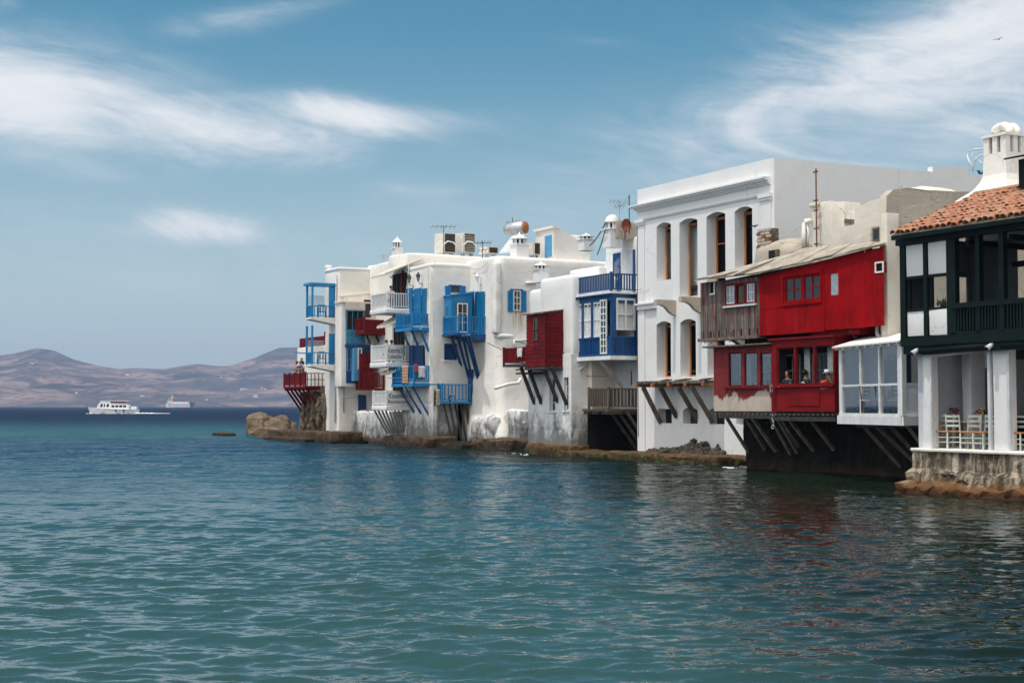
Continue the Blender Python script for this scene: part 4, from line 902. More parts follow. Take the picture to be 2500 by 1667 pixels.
# ---- G1: navy glazed gallery
def house_G1():
    wo = 35.5; sN = F(1491, 664, wo)[0]; sF = F(1393, 677, wo)[0]; wi = 37.0
    t = thing('navy_gallery_house', 'white house with navy blue glazed gallery and roof terrace above a grey balcony', 'house', sN, wi, 0)
    z0 = F(1491, 868, wo)[1]; zd = F(1491, 716, wo)[1]; zr = F(1491, 666, wo)[1]; zs = F(1491, 820, wo)[1]
    pF, pS = Pl('F', wo), Pl('S', sN)
    P('gallery_floor', MB().box((sF - .06, wo - .08, z0 - .18), (sN + .08, wi, z0)), 'whitetrim', t)
    # parapet boarding below the windows: single uprights on a panel
    b = P('apron', MB().box((sF, wo + .05, z0), (sN - .05, wo + .1, zs)).box((sN - .1, wo + .11, z0), (sN - .05, wi, zs)), 'navy', t)
    nb = 24
    for i in range(nb):
        a = sF + .1 + (sN - sF - .2) * i / nb; piece('batten', 'navy', b, (a, wo + .02, z0 + .1), (a + .055, wo + .05, zs - .05))
    for i in range(11):
        a = wo + .15 + (wi - wo - .2) * i / 11; piece('batten', 'navy', b, (sN - .05, a, z0 + .1), (sN - .02, a + .055, zs - .05))
    for s in (sF, sF + (sN - sF) * .46, sN - .12): piece('post', 'navy', b, (s, wo, z0), (s + .12, wo + .12, zs + .02))
    P('rail', MB().box((sF, wo - .01, zs - .06), (sN + .01, wo + .06, zs)).box((sN - .06, wo + .06, zs - .06), (sN + .01, wi, zs)).box((sF, wo - .005, z0 + .03), (sN + .005, wo + .03, z0 + .1)), 'navy', b)
    # window storey
    P('frame', MB().box((sF, wo + .1, zs), (sF + .1, wo + .2, zd)).box((sN - .22, wo + .1, zs), (sN - .1, wo + .22, zd)).box((sF, wo + .08, zd - .35), (sN - .05, wo + .2, zd)).box((sN - .15, wo + .2, zd - .3), (sN - .05, wi, zd)).box((sN - .15, wi - .12, zs), (sN - .05, wi, zd)), 'navy', t)
    P('room', MB().box((sF + .05, wi - .15, z0), (sN - .2, wi - .05, zd)).box((sF + .02, wo + .3, z0), (sF + .1, wi, zd)), 'curtain', t)
    pW = Pl('F', wo + .12); pW2 = Pl('S', sN - .08)
    for (u0, u1) in [(1404, 1424), (1427, 1447), (1450, 1470)]:
        r = pW.rect(u0, u1, 728, 812); window(t, pW, (r[0], r[1], zs, zd - .32), 'whitetrim', 'glass', 2, 2, .09, 0, .06, mw=.07)
        P('net_curtain', pW.box(MB(), r[0] + .1, r[1] - .1, zs + .1, zd - .5, .017, .022), 'curtain', t)
        P('mullion', pW.box(MB(), r[1] - .04, r[1] + .17, zs, zd - .3, -.02, .085), 'navy', t)
    r = pW.rect(1471, 1487, 728, 850); window(t, pW, (r[0], r[1], z0 + .1, zd - .25), 'whitetrim', 'glass', 2, 8, .07, .1, .05, name='door', mw=.05)
    P('side_frame', MB().box((sN - .12, wo + .1, zs), (sN - .03, wo + .34, zd)).box((sN - .12, wo + .1, zd - .42), (sN - .035, wi, zd)), 'navy', t); r = pW2.rect(1503, 1550, 728, 806); window(t, pW2, r, 'whitetrim', None, 2, 2, .10, 0, .06, mw=.09)
    for i in range(2): pW2.piece('net_curtain', 'curtain', t, r[0] + .1 + i * (r[1] - r[0] - .1) / 2, r[0] + .05 + (i + 1) * (r[1] - r[0] - .1) / 2, r[2] + .1, r[3] - .1, -.05, -.04)
    # roof deck
    d = P('roof_deck', MB().box((sF - .12, wo - .12, zd), (sN + .1, wi + .8, zd + .1)), 'whitetrim', t)
    for i in range(12): s = sF + .1 + i * (sN - sF - .2) / 11; piece('joist_end', 'navy', d, (s - .05, wo - .16, zd - .1), (s + .05, wo + .1, zd))
    railing(d, (sF + .05, wo + .05), (sN - .05, wo + .05), zd + .1, zr, 'navy', 24, bw=.05, rw=.09); railing(d, (sN - .05, wo + .1), (sN - .05, wi + .1), zd + .1, zr, 'navy', 10, post=False, bw=.05, rw=.09)
    # upper house set back on the terrace
    wU = 37.7; pU = Pl('F', wU); zt = F(1520, 580, wU)[1]; sU = F(1474, 600, wU)[0]
    P('upper_wall', MB().soft((sU, wU, zd - .5), (-50, 46, zt), .28, .4, .03), 'white', t, True)
    P('terrace_parapet', MB().soft((F(1389, 660, 37.2)[0], 37.2, zd - 2.8), (sU + .3, 42, F(1430, 654, 37.2)[1]), .12, .5, .02), 'white', t, True)
    r = pU.rect(1498, 1516, 618, 668); shutter(t, pU, (r[0], r[1], zd + .1, r[3]), 'navy', .0, .05, name='door')
    r = pU.rect(1531, 1552, 611, 668); P('recess', pU.box(MB(), r[0], r[1], zd + .1, r[3], -.01, .02), 'greytrim', t); P('recess_shutter', pU.box(MB(), r[1] - .12, r[1], zd + .1, r[3], .02, .1), 'navy', t)
    P('drainpipe', MB().tube([(sN + .6, wi + .2, zt - .3), (sN + .55, wi - .1, zd + .8), (sN + .5, wi - .05, zs), (sN + .5, wi - .05, z0 - .5)], .05), 'whitetrim', t, True)
    # lower storey: beige wall, deep loggia, weathered balcony, dark boat cave
    wB = 36.0; pB = Pl('F', wB); zb = F(1440, 1004, wB)[1]
    sw0 = F(1399, 950, wB)[0]; sw1 = F(1445, 950, wB)[0]; r = pB.rect(1420, 1431, 902, 942)
    mb = wall(MB(), pB, sw0, sw1, zb, z0 - .16, [(*r, 0)], .2); mb.poly([(sw1, wB, zb), (sw1, 38.2, zb), (sw1, 38.2, z0 - .16), (sw1, wB, z0 - .16)]); mb.poly([(sw0, wB, zb), (sw0, wB, z0), (sw0, 38, z0), (sw0, 38, zb)])
    P('beige_wall', mb, 'cream', t); P('pane', pB.box(MB(), *r, -.2, -.18), 'glass', t)
    P('hood', MB().hexa([(r[0] - .2, wB - .45, r[3] - .02), (r[1] + .2, wB - .45, r[3] - .02), (r[1] + .2, wB, r[3] + .22), (r[0] - .2, wB, r[3] + .22)], [(r[0] - .2, wB - .45, r[3] + .02), (r[1] + .2, wB - .45, r[3] + .02), (r[1] + .2, wB, r[3] + .26), (r[0] - .2, wB, r[3] + .26)]), 'lime', t)
    P('loggia_back', MB().box((sw1, 37.3, zb), (-54.2, 37.5, z0)), 'greytrim', t)
    pG = Pl('F', 37.3); r = pG.rect(1536, 1552, 895, 950); window(t, pG, r, 'greytrim', 'glass', 1, 1, .2, 0, .06, name='door')
    s1 = F(1555, 990, 37.0)[0]; b_o = 35.55; sN2 = F(1486, 970, b_o)[0]; sF2 = F(1435, 970, b_o)[0]; zf = F(1486, 998, b_o)[1]; zq = F(1486, 947, b_o)[1]
    b = P('grey_balcony', MB().box((sF2 - .5, b_o, zf - .1), (sN2, 37.3, zf)), 'wood', t)
    railing(b, (sF2 + .03, b_o + .05), (sN2 - .05, b_o + .05), zf, zq, 'wood', 11, bw=.09, rw=.1); railing(b, (sN2 - .05, b_o + .1), (sN2 - .05, 37.2), zf, zq, 'wood', 8, post=False, bw=.09, rw=.1)
    stick('brace', 'pipe', b, (F(1465, 880, 35.6)[0], 35.6, z0 - .2), (F(1520, 945, 36.9)[0], 36.9, F(1520, 945, 36.9)[1]), .16, .12)
    for i in range(6): piece('joist', 'wetwood', b, (sF2 - .3 + i * (sN2 - sF2 + .2) / 5, b_o - .05 - .1 * (i % 2), zf - .25), (sF2 - .18 + i * (sN2 - sF2 + .2) / 5, 37.3, zf - .1))
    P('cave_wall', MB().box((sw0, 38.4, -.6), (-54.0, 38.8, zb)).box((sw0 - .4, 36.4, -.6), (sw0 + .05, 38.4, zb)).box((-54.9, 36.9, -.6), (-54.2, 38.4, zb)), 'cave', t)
    P('pier', rough(MB().soft((sw0 - .05, wB - .02, -.3), (sw0 + .4, wB + .6, zb + .6), .06, .25, .02), .05, 2.2, 3), 'mould', t, True, True)
    for i in range(3): stick('prop', 'wetwood', t, (sF2 + .8 + i * .7, 36.2, zb + .1), (sF2 + 1.3 + i * .6, 37.6, .2), .12, .12)
house_G1()

# ---- W: tall new white house
SW0 = F(1556, 465, 36.8)[0]; SW1 = F(1890, 385, 36.8)[0]; WW = 36.8; ZW = 12.44
def house_W():
    t = thing('tall_white_house', 'tall freshly painted white house with arched window openings and cornice', 'house', SW1, WW, 0)
    pl = Pl('F', WW); H = []
    def hole(u0, u1, v0, v1, rise=.15): r = pl.rect(u0, u1, v0, v1); H.append((*r, rise)); return r
    w1 = hole(1603, 1638, 543, 684); w2 = hole(1659, 1703, 533, 724); zt, zb1, zb2 = w1[3], w1[2], w2[2]
    for (u0, u1, zb) in [(1725, 1771, zb2), (1794, 1837, zb1)]:
        r = pl.rect(u0, u1, 520, 700); H.append((r[0], r[1], zb, zt, .15))
    l1 = hole(1603, 1638, 784, 921)
    for (u0, u1) in [(1661, 1699), (1727, 1770), (1795, 1838)]:
        r = pl.rect(u0, u1, 780, 920); H.append((r[0], r[1], l1[2], l1[3], .15))
    b1 = pl.rect(1607, 1640, 998, 1033); H.append((*b1, 0))
    for (u0, u1) in [(1667, 1703), (1731, 1769), (1798, 1828)]:
        r = pl.rect(u0, u1, 996, 1034); H.append((r[0], r[1], b1[2], b1[3] + .08, .15))
    mb = wall(MB(), pl, SW0, SW1, -.2, ZW, H, .5)
    wE = S(2440, 430, SW1)[0]
    # camera-side wall with stepped parapet, back, far side, roof, inner skin
    Zs = [S(2267, 416, SW1), S(2364, 413, SW1), S(2368, 426, SW1)]
    sd = [(WW + .004, -.2), (wE, -.2), (wE, Zs[2][1]), (Zs[2][0], Zs[2][1]), (Zs[1][0], Zs[1][1] + .1), (S(2277, 409, SW1)[0], ZW + .35), (S(2277, 409, SW1)[0], ZW + .12), (WW + .004, ZW)]
    mb.prism([(SW1, w, z) for w, z in sd][::-1], (-.3, 0, 0))
    mb.prism([(SW0, WW + .004, -.2), (SW0, WW + .004, ZW), (SW0, wE, ZW), (SW0, wE, -.2)], (.3, 0, 0)); mb.box((SW0 + .3, wE - .3, -.2), (SW1 - .3, wE, ZW)); mb.box((SW0 + .3, WW + .28, ZW - 1.0), (SW1 - .3, wE - .3, ZW - .8))
    mb.box((SW0 + .003, WW + .002, ZW - .02), (SW1 - .003, WW + .3, ZW + .012))
    P('wall', mb, 'white', t)
    P('shade_lining', MB().box((SW0 + .3, WW + .95, -.2), (SW1 - .3, WW + 1.05, ZW - 1)).box((SW0 + .3, WW + .52, 3.9), (SW1 - .3, WW + 3.2, 4.0)).box((SW0 + .3, WW + .52, 7.6), (SW1 - .3, WW + 3.2, 7.75)), 'dark', t)  # near-black sheets added behind the openings to stand for the unlit inside
    # cornice, string course, pilasters, sill mouldings
    zc = F(1887, 430, WW)[1]; z2 = F(1854, 476, WW)[1]
    c = MB()
    for (za, zb, d) in [(zc - .07, zc, .32), (zc - .15, zc - .07, .25), (zc - .24, zc - .15, .14), (zc - .31, zc - .24, .07)]: c.box((SW0 - d * .8, WW - d, za), (SW1 - .25, WW, zb))
    P('cornice', c, 'white', t)
    P('string_course', MB().box((SW0 + .5, WW - .05, z2 - .1), (SW1 - .9, WW + .0, z2)).box((SW0 + .5, WW - .08, z2 - .05), (SW1 - .9, WW + .0, z2 - .01)), 'white', t)
    for a, b in ((SW0 + .02, SW0 + .62), (SW1 - .85, SW1 - .18)):
        P('pilaster', MB().box((a, WW - .06, .3), (b, WW + .01, z2)).box((a - .06, WW - .16, z2 - .18), (b + .06, WW + .01, z2 - .02)).box((a - .03, WW - .11, z2 - .3), (b + .03, WW + .01, z2 - .18)), 'white', t)
    zs = F(1603, 738, WW)[1]; P('sill_moulding', MB().box((SW0 + .05, WW - .22, zs - .06), (w1[0], WW + .01, zs + .02)).box((SW0 + .12, WW - .14, zs - .28), (w1[0], WW + .01, zs - .06)), 'white', t)
    # carved stone corbels
    for (u0, u1, v) in [(1603, 1651, 733), (1664, 1714, 726)]:
        a, z = F(u1, v, WW); wo = S(u0, v, a)[0]; D_ = WW - wo; pr = [(0, 0), (-D_, 0), (-D_, -.22), (-D_ * .72, -.24), (-D_ * .5, -.34), (-D_ * .34, -.52), (-D_ * .15, -.64), (0, -.68)]
        P('corbel', MB().prism([(a - .22, WW + p, z + q) for p, q in pr], (.22, 0, 0)), 'stucco', t)
    # new timber frames inside the openings
    for i, h in enumerate(H):
        a0, a1, z0, z1 = h[:4]
        if i >= 8: 
            P('shutter', Pl('F', WW + .45).box(MB(), a0 + (a1 - a0) * .0, a1, z0, z1, 0, .03), 'glass' if i > 8 else 'dark', t); continue
        m = MB(); q = Pl('F', WW + .5)
        q.box(m, a0 - .02, a0 + .10, z0, z1, -.04, .005); q.box(m, a1 - .10, a1 + .02, z0, z1, -.04, .005); q.box(m, a0 + .1, a1 - .1, z0, z0 + .08, -.04, .005); q.box(m, a0 + .1, a1 - .1, z1 - .26, z1 - .15, -.04, .005)
        if i == 2: q.box(m, a0 + .1, a1 - .1, z0 + (z1 - z0) * .62, z0 + (z1 - z0) * .62 + .05, -.03, .004)
        P('window_frame', m, 'orange', t)
    # plank platform on braces
    sp = F(1599, 940, WW)[0]; wo = S(1554, 935, sp)[0]; z = S(1554, 932, sp)[1]; sE = F(1770, 940, WW)[0]
    p = P('platform', MB().box((sp, wo + .05, z - .16), (sE, wo + .15, z - .05)), 'wood', t)
    n = 26; L = (sE - sp) / n
    for i in range(n): piece('plank', 'wood', p, (sp + L * i, wo - .04 * (i % 3), z - .05), (sp + L * (i + 1) - .02, WW, z - .005 * (i % 2)))
    P('edge_board', MB().box((sp - .03, wo - .04, z - .1), (sp + (sE - sp) * .5, wo - .005, z + .02)).box((sp + (sE - sp) * .55, wo - .09, z - .12), (sE, wo - .05, z)), 'wood', p)
    for i in range(5): s = sp + .1 + i * (sE - sp - .2) / 4; piece('joist_end', 'orange', p, (s - .07, wo - .12, z - .24), (s + .07, WW, z - .1))
    struts(p, [((1570, 945), (1613, 1032)), ((1612, 945), (1652, 1018)), ((1657, 945), (1702, 1022)), ((1690, 945), (1741, 1032))], wo + .1, WW, 'wood', .14, .17)
    for (u, v, dx) in [(1631, 925, .3), (1672, 927, .5), (1730, 927, .4)]:
        s, zz = F(u, v, WW - .3); P('loose_board', MB().bar((s - dx, WW - .35, z + .03), (s + dx, WW - .45, z + .08), .3, .05), 'wood', p)
    P('wall_cable', MB().tube([(SW0 + .08, WW - .07, zc - 1), (SW0 + .06, WW - .07, 5), (SW0 + .12, WW - .07, 1.0)], .02, 5), 'black', t)
house_W()
# ---- cream ruin and stucco house behind the red house
def house_cream():
    s1 = -34.8; w0 = S(2163, 460, s1)[0]; wD = 34.5
    t = thing('cream_house', 'weathered cream and bare stucco house with stepped parapet behind the red house', 'house', s1, w0, 0)
    pD = Pl('F', wD); pN = Pl('S', s1)
    top = [pD.px(*q) for q in [(2031, 559), (2085, 548), (2088, 503), (2105, 501), (2120, 492), (2140, 486), (2163, 480)]]
    z0 = 4.6; sA = top[0][0]; mb = MB()
    r = pD.rect(2126, 2150, 553, 590)
    prof = [(sA, wD, z0)] + [(s1 - .3, wD, z0)] + [(s1 - .3, wD, top[-1][1])] + [(a, wD, z) for a, z in top[::-1]]
    o = P('sea_wall', MB().prism(prof, (0, 2.6, 0)), 'cream', t)
    P('window_recess', pD.box(MB(), r[0], r[1], r[2], r[3], -.02, .012), 'stucco', t); window(t, pD, (r[0] + .12, r[1], r[2], r[3] - .05), 'wood', 'glass', 1, 1, .06, .012, .03)
    # bare stucco wall facing the camera, soft worn top
    ring = []; N = 26; wE = 41.5
    tp = [(2163, 480), (2172, 466), (2190, 461), (2220, 459), (2260, 464), (2320, 467), (2380, 470)]
    ww = [pN.px(*q) for q in tp]
    for i in range(N + 1):
        w = w0 + (wE - w0) * i / N; z = float(np.interp(w, [a[0] for a in ww], [a[1] for a in ww])) + .04 * noise.noise(Vector((w * 1.7, 0, 0)))
        ring.append((w, z))
    m = MB(); th = .32
    for i in range(N):
        (wa, za), (wb, zb) = ring[i], ring[i + 1]
        for j in range(12):
            f0, f1 = j / 12, (j + 1) / 12; b = 3.9
            P4 = [(s1 + .05 * noise.noise(Vector((w * .9, z * .9, 3))), w, z) for w, z in ((wa, b + (za - b) * f0), (wb, b + (zb - b) * f0), (wb, b + (zb - b) * f1), (wa, b + (za - b) * f1))]; m.poly(P4)
        m.poly([(s1, wa, za), (s1, wb, zb), (s1 - th, wb, zb), (s1 - th, wa, za)])
    m.poly([(s1, w0, 3.9), (s1, w0, ring[0][1]), (s1 - th, w0, ring[0][1]), (s1 - th, w0, 3.9)])
    P('end_wall', m, 'stucco', t, True, True)
    P('whitewash_strip', MB().soft((s1 - .25, w0 - .02, 4.1), (s1 + .035, w0 + .55, pN.px(2175, 520)[1]), .03, .4, .02), 'cream', t, True)
    P('corner_pipe', MB().tube([(s1 - .4, wD - .1, F(2157, 482, wD)[1]), (s1 - .4, wD - .1, F(2157, 597, wD)[1])], .07), 'pipe', t, True)
    P('dome', MB().soft((s1 - 2.6, wD + .6, 8.4), (s1 - .4, wD + 3.2, F(2135, 470, wD + 1)[1]), .8, .3, .03), 'cream', t, True)
    # thick vent pipe, rusty mast
    w_ = 35.0; q = lambda u, v: (F(u, v, w_)[0], w_, F(u, v, w_)[1])
    P('vent_pipe', MB().tube([q(1964, 608), q(1963, 575), q(1964, 545), q(1968, 540), q(1979, 540)], .10, 10).tube([q(1972, 605), q(1974, 570), q(1971, 545)], .04, 8), 'lime', t, True)
    # stepped block
    pS = Pl('F', 35.1); a0, a1, z0b, z1b = pS.rect(1982, 2030, 494, 620); P('step_block', MB().soft((a0, 35.1, 5.5), (a1, 36.2, z1b), .05, .35, .02).soft((pS.px(1982, 500)[0] - .1, 35.05, z1b - .12), (pS.px(2003, 500)[0], 36.2, z1b + .02), .04, .4, .02), 'cream', t, True)
    a0, a1, z0b, z1b = Pl('S', a1).rect(2028, 2057, 492, 560); P('step_block', MB().soft((pS.px(2028, 500)[0] - .05, 35.12, 5.5), (pS.px(2058, 500)[0], 36.0, F(2045, 492, 35.1)[1]), .04, .35, .02), 'cream', t, True)
    P('roof_slab', MB().box((pS.px(2058, 500)[0], 35.3, F(2070, 545, 35.3)[1]), (pS.px(2092, 500)[0], 36.6, F(2070, 520, 35.3)[1])), 'lime', t); P('roof_beam', MB().bar((pS.px(2055, 500)[0], 35.2, F(2060, 540, 35.2)[1]), (pS.px(2088, 500)[0], 35.2, F(2088, 543, 35.2)[1]), .1, .16), 'wood', t)
    mast = thing('rusty_mast', 'thin rusty metal mast clamped to the cream stepped wall', 'mast', F(1992, 610, 34.9)[0], 34.9, 6.5)
    s, zt = F(1992, 412, 34.9); zb = F(1993, 612, 34.9)[1]
    P('pole', MB().tube([(s, 34.9, zb), (s, 34.9, zt)], .028, 8), 'metal', mast)
    for v in (420, 490, 514, 558, 596): z = F(1992, v, 34.9)[1]; P('clamp', MB().bar((s - .12, 34.88, z), (s + .12, 34.88, z), .04, .05), 'metal', mast)
    # rubble outbuilding
    u = thing('rubble_outbuilding', 'low rubble-walled outbuilding with a broken brick chimney stub above the grey boards', 'outbuilding', F(1900, 600, 35.6)[0], 35.6, 5)
    pR = Pl('F', 35.6); a0, a1, z0r, z1r = pR.rect(1831, 1962, 590, 665)
    P('wall', rough(MB().soft((a0, 35.6, 4.8), (a1, 36.5, F(1890, 585, 35.6)[1]), .45, .25, .03), .06, 2.0, 3), 'stucco', u, True, True)
    P('end_lump', rough(MB().soft((a1 - 1.4, 35.3, 5.0), (a1 + .3, 36.4, F(1940, 588, 35.4)[1]), .4, .25, .03), .06, 2.0, 5), 'stucco', u, True, True)
    r = pR.rect(1896, 1917, 612, 640); P('window_hole', MB().box((r[0], 35.2, r[2]), (r[1], 35.55, r[3])), 'dark', u); P('window_jamb', MB().box((r[1] - .08, 35.17, r[2]), (r[1] + .02, 35.3, r[3])), 'wood', u)
    cs = pR.px(1857, 580)[0]; zb = F(1857, 592, 35.6)[1]; zt = F(1857, 557, 35.6)[1]; c = P('chimney_stub', MB().box((cs - .38, 35.75, zb - .5), (cs + .38, 36.2, zt - .02)), 'rubble', u)
    flat('brick', (.30, .10, .06))
    for i in range(6):
        for j in range(3):
            x = cs - .4 + j * .27 + (i % 2) * .06; z = zb - .2 + i * (zt - zb + .2) / 6
            piece('brick', 'brick' if (i + j) % 4 == 0 else 'stucco', c, (x, 35.70, z), (x + .24, 35.78, z + (zt - zb + .2) / 6 - .025))
house_cream()

# ---- the red house
def house_red():
    wf = 32.8; sG0 = F(1711, 826, wf)[0]; sG1 = F(1855, 819, wf)[0]; s1 = -35.12
    t = thing('red_house', 'red timber house with weathered grey boarded end jutting over a dark sea cave', 'house', sG1, wf, 2.2)
    z0 = 5.0; pl = Pl('F', wf)
    zt = lambda s: float(np.interp(s, [sG0, sG1, s1], [7.18, 7.14, 7.62]))
    # backing box
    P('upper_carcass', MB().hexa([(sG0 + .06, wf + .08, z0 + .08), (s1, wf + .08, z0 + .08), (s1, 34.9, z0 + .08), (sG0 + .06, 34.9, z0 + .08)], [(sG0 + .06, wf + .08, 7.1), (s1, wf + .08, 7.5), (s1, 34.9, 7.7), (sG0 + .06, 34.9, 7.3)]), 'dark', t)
    # grey boards, one by one, round the openings
    gb = P('grey_end', MB().box((sG0 - .08, wf - .1, z0 - .12), (sG1 - .02, wf + .3, z0 - .0)), 'greywood', t)
    win = pl.rect(1771, 1847, 690, 744); vent = pl.rect(1735, 1746, 690, 716)
    n = 46; L = (sG1 - sG0) / n
    for i in range(n):
        a, b = sG0 + L * i, sG0 + L * (i + 1) - .006; dd = .012 * random.random(); c = (a + b) / 2
        segs = [(z0 + .26, zt(c) - .02)]
        for r in (win, vent):
            if r[0] - .03 < c < r[1] + .03: segs = [(z0 + .26, r[2]), (r[3], zt(c) - .02)]
        for (p, q) in segs:
            if q - p > .03: piece('board', 'greywood', gb, (a, wf - dd, p), (b, wf + .03, q))
        if i % 6 not in (2,): piece('board', 'greywood', gb, (a, wf - dd, z0 - .0), (b, wf + .03, z0 + .26))
    P('far_end', MB().box((sG0 - .005, wf + .03, z0), (sG0 + .03, 34.6, 7.15)), 'greywood', gb)
    window(t, pl, win, 'dkred', None, 3, 1, .07, -.02, .06, mw=.12); P('sill', pl.box(MB(), win[0] - .05, win[1] + .05, win[2] - .07, win[2], 0, .1), 'greytrim', t)
    k = (win[1] - win[0]) / 3
    for j in (0, 2): window(t, pl, (win[0] + k * j + .06, win[0] + k * (j + 1) - .06, win[2] + .06, win[3] - .06), 'greytrim', 'clear', 2, 2, .05, -.03, .03, name='casement'); P('net_curtain', pl.box(MB(), win[0] + k * j + .1, win[0] + k * (j + 1) - .1, win[2] + .1, win[3] - .1, -.06, -.05), 'curtain', t)
    pl.piece('shutter_leaf', 'wood', t, win[0] + k + .1, win[0] + 2 * k - .1, win[2] + .05, win[3] - .1, -.07, -.05)
    P('vent_frame', pl.box(pl.box(MB(), vent[1] - .06, vent[1], vent[2], vent[3], 0, .03), vent[0], vent[1], vent[2] - .06, vent[2], 0, .05), 'whitetrim', t)
    # red sheet panels
    sm = F(2012, 700, wf)[0]
    win2 = pl.rect(1913, 2004, 672, 736); win3 = pl.rect(2024, 2048, 664, 724); vt = pl.rect(2137, 2158, 639, 666)
    def panel(a, b, zb, holes):
        m = MB(); zl = min(zt(a), zt(b)) - .03; wall(m, pl, a, b, zb, zl, holes, .12)
        m.poly([(a, wf, zl), (b, wf, zl), (b, wf, zt(b) - .02), (a, wf, zt(a) - .02)]); m.poly([(a, wf, zb), (a, wf + .1, zb), (b, wf + .1, zb), (b, wf, zb)]); return P('red_panel', m, 'red', t)
    zc = win2[2] - .16; m = MB().box((sG1 + .01, wf, z0 - .04), (sm - .006, wf + .08, zc - .006)); P('red_panel', m, 'red', t)
    panel(sG1 + .01, sm - .006, zc + .004, [(*win2, 0)]); s3 = F(2112, 700, wf)[0]; panel(sm + .006, s3 - .005, z0 - .0, [(*win3, 0)]); panel(s3 + .005, s1, z0 + .02, [(*vt, 0)])
    P('batten', pl.box(MB(), sm - .03, sm + .0, z0, zt(sm) - .1, .002, .018), 'red', t)
    P('architrave', pl.box(pl.box(pl.box(pl.box(MB(), win2[0] - .12, win2[0], win2[2] - .1, win2[3] + .1, .003, .035), win2[1], win2[1] + .06, win2[2] - .1, win2[3] + .1, .003, .035), win2[0], win2[1], win2[3], win2[3] + .1, .003, .035), win2[0], win2[1], win2[2] - .1, win2[2], .003, .05), 'red', t)
    k = (win2[1] - win2[0]) / 2
    for j in (0, 1): window(t, pl, (win2[0] + k * j, win2[0] + k * (j + 1), win2[2], win2[3]), 'red', 'glass', 2, 2, .09, -.08, .05)
    window(t, pl, win3, 'red', None, 1, 1, .05, -.06, .05); P('pane', pl.box(MB(), win3[0] + .04, win3[1] - .04, win3[2] + .04, win3[3] - .04, -.05, -.04), 'steel', t)
    window(t, pl, vt, 'whitetrim', None, 1, 1, .05, .0, .03); P('vent', pl.box(MB(), vt[0] + .03, vt[1] - .03, vt[2] + .03, vt[3] - .03, -.1, -.09), 'dark', t)
    # lean-to roof with lapped sheets
    fe = [(F(1693, 686, 32.45), 32.45), (F(1855, 669, 32.55), 32.55), (F(2162, 598, 32.7), 32.7)]
    bk = [(F(1835, 655, 34.4), 34.4), (F(1968, 610, 34.4), 34.4), (F(2163, 594, 33.6), 33.6)]
    fpt = lambda f: Vector(tuple(np.interp(f, [0, .52, 1], [q[0][0] for q in fe]).reshape(-1)) + (float(np.interp(f, [0, .52, 1], [q[1] for q in fe])), float(np.interp(f, [0, .52, 1], [q[0][1] for q in fe]))))
    bpt = lambda f: Vector((float(np.interp(f, [0, .52, 1], [q[0][0] for q in bk])), float(np.interp(f, [0, .52, 1], [q[1] for q in bk])), float(np.interp(f, [0, .52, 1], [q[0][1] for q in bk]))))
    rf = P('lean_to_roof', MB().hexa([fpt(0), fpt(.5), bpt(.5), bpt(0)], [fpt(0) + Vector((0, 0, .04)), fpt(.5) + Vector((0, 0, .04)), bpt(.5) + Vector((0, 0, .04)), bpt(0) + Vector((0, 0, .04))]).hexa([fpt(.5), fpt(1), bpt(1), bpt(.5)], [fpt(.5) + Vector((0, 0, .05)), fpt(1) + Vector((0, 0, .05)), bpt(1) + Vector((0, 0, .05)), bpt(.5) + Vector((0, 0, .05))]), 'roofbeige', t)
    for i in range(15):
        f = i / 15; a, b, c, d = fpt(f), fpt(f + .075), bpt(f + .075), bpt(f); up = Vector((0, 0, .055 + .02 * (i % 2))); e = Vector((0, -.06 * random.random(), -.02 * random.random()))
        m = MB().hexa([a + up + e, b + up + e, c + up, d + up], [q + up + Vector((0, 0, .018)) + (e if j < 2 else Vector()) for j, q in enumerate((a, b, c, d))]); P('roof_sheet', m, 'wood' if i in (0, 2, 3, 5) else 'roofbeige', rf)
    # ---- lower storey: glazed dining room
    zf = 2.22; zl = 4.62; sL = F(1743, 1003, wf)[0]; sM = F(1893, 1005, wf)[0]; sE = F(2037, 1001, 32.6)[0]; wr = 32.62
    pr = Pl('F', wr)
    wl = [pl.rect(u0, u1, 860, 943) for u0, u1 in [(1778, 1811), (1816, 1850), (1855, 1888)]]
    m = wall(MB(), pl, sL, sM, zf, zl, [(*r, 0) for r in wl], .1); m.poly([(sL, wf, zf), (sL, wf, zl), (sL, 34.8, zl), (sL, 34.8, zf)]); P('peeling_front', m, 'peel', t)
    for r in wl: window(t, pl, r, 'dkred', 'clear', 1, 1, .05, -.06, .05)
    P('window_sill', pl.box(MB(), wl[0][0] - .15, wl[2][1] + .06, wl[0][2] - .1, wl[0][2] - .03, 0, .1), 'dkred', t)
    P('lower_roof', MB().box((sL - .35, wf - .28, zl), (sM + .1, 34.5, zl + .06)), 'wood', t)
    wr_ = [pr.rect(u0, u1, 846, 939) for u0, u1 in [(1896, 1938), (1942, 1985), (1989, 2033)]]; zl2 = zl + .12
    m = wall(MB(), pr, sM, sE, zf, zl2, [(r[0], r[1], wr_[0][2], wr_[1][3], 0) for r in wr_], .12); m.poly([(sE, wr, zf), (sE, 34.6, zf), (sE, 34.6, zl2), (sE, wr, zl2)]); m.poly([(sM, wr, zf), (sM, wr, zl2), (sM, wf, zl2), (sM, wf, zf)])
    P('red_front', m, 'red' if False else 'dkred2', t)
    for r in wr_: window(t, pr, (r[0], r[1], wr_[0][2], wr_[1][3]), 'dkred', None, 1, 1, .04, -.1, .06)
    P('window_sill', pr.box(MB(), wr_[0][0] - .08, sE + .02, wr_[0][2] - .09, wr_[0][2] - .02, 0, .1), 'dkred2', t)
    r = pr.rect(1927, 2002, 955, 990); P('front_panel', pr.box(MB(), *r, .003, .03), 'dkred2', t)
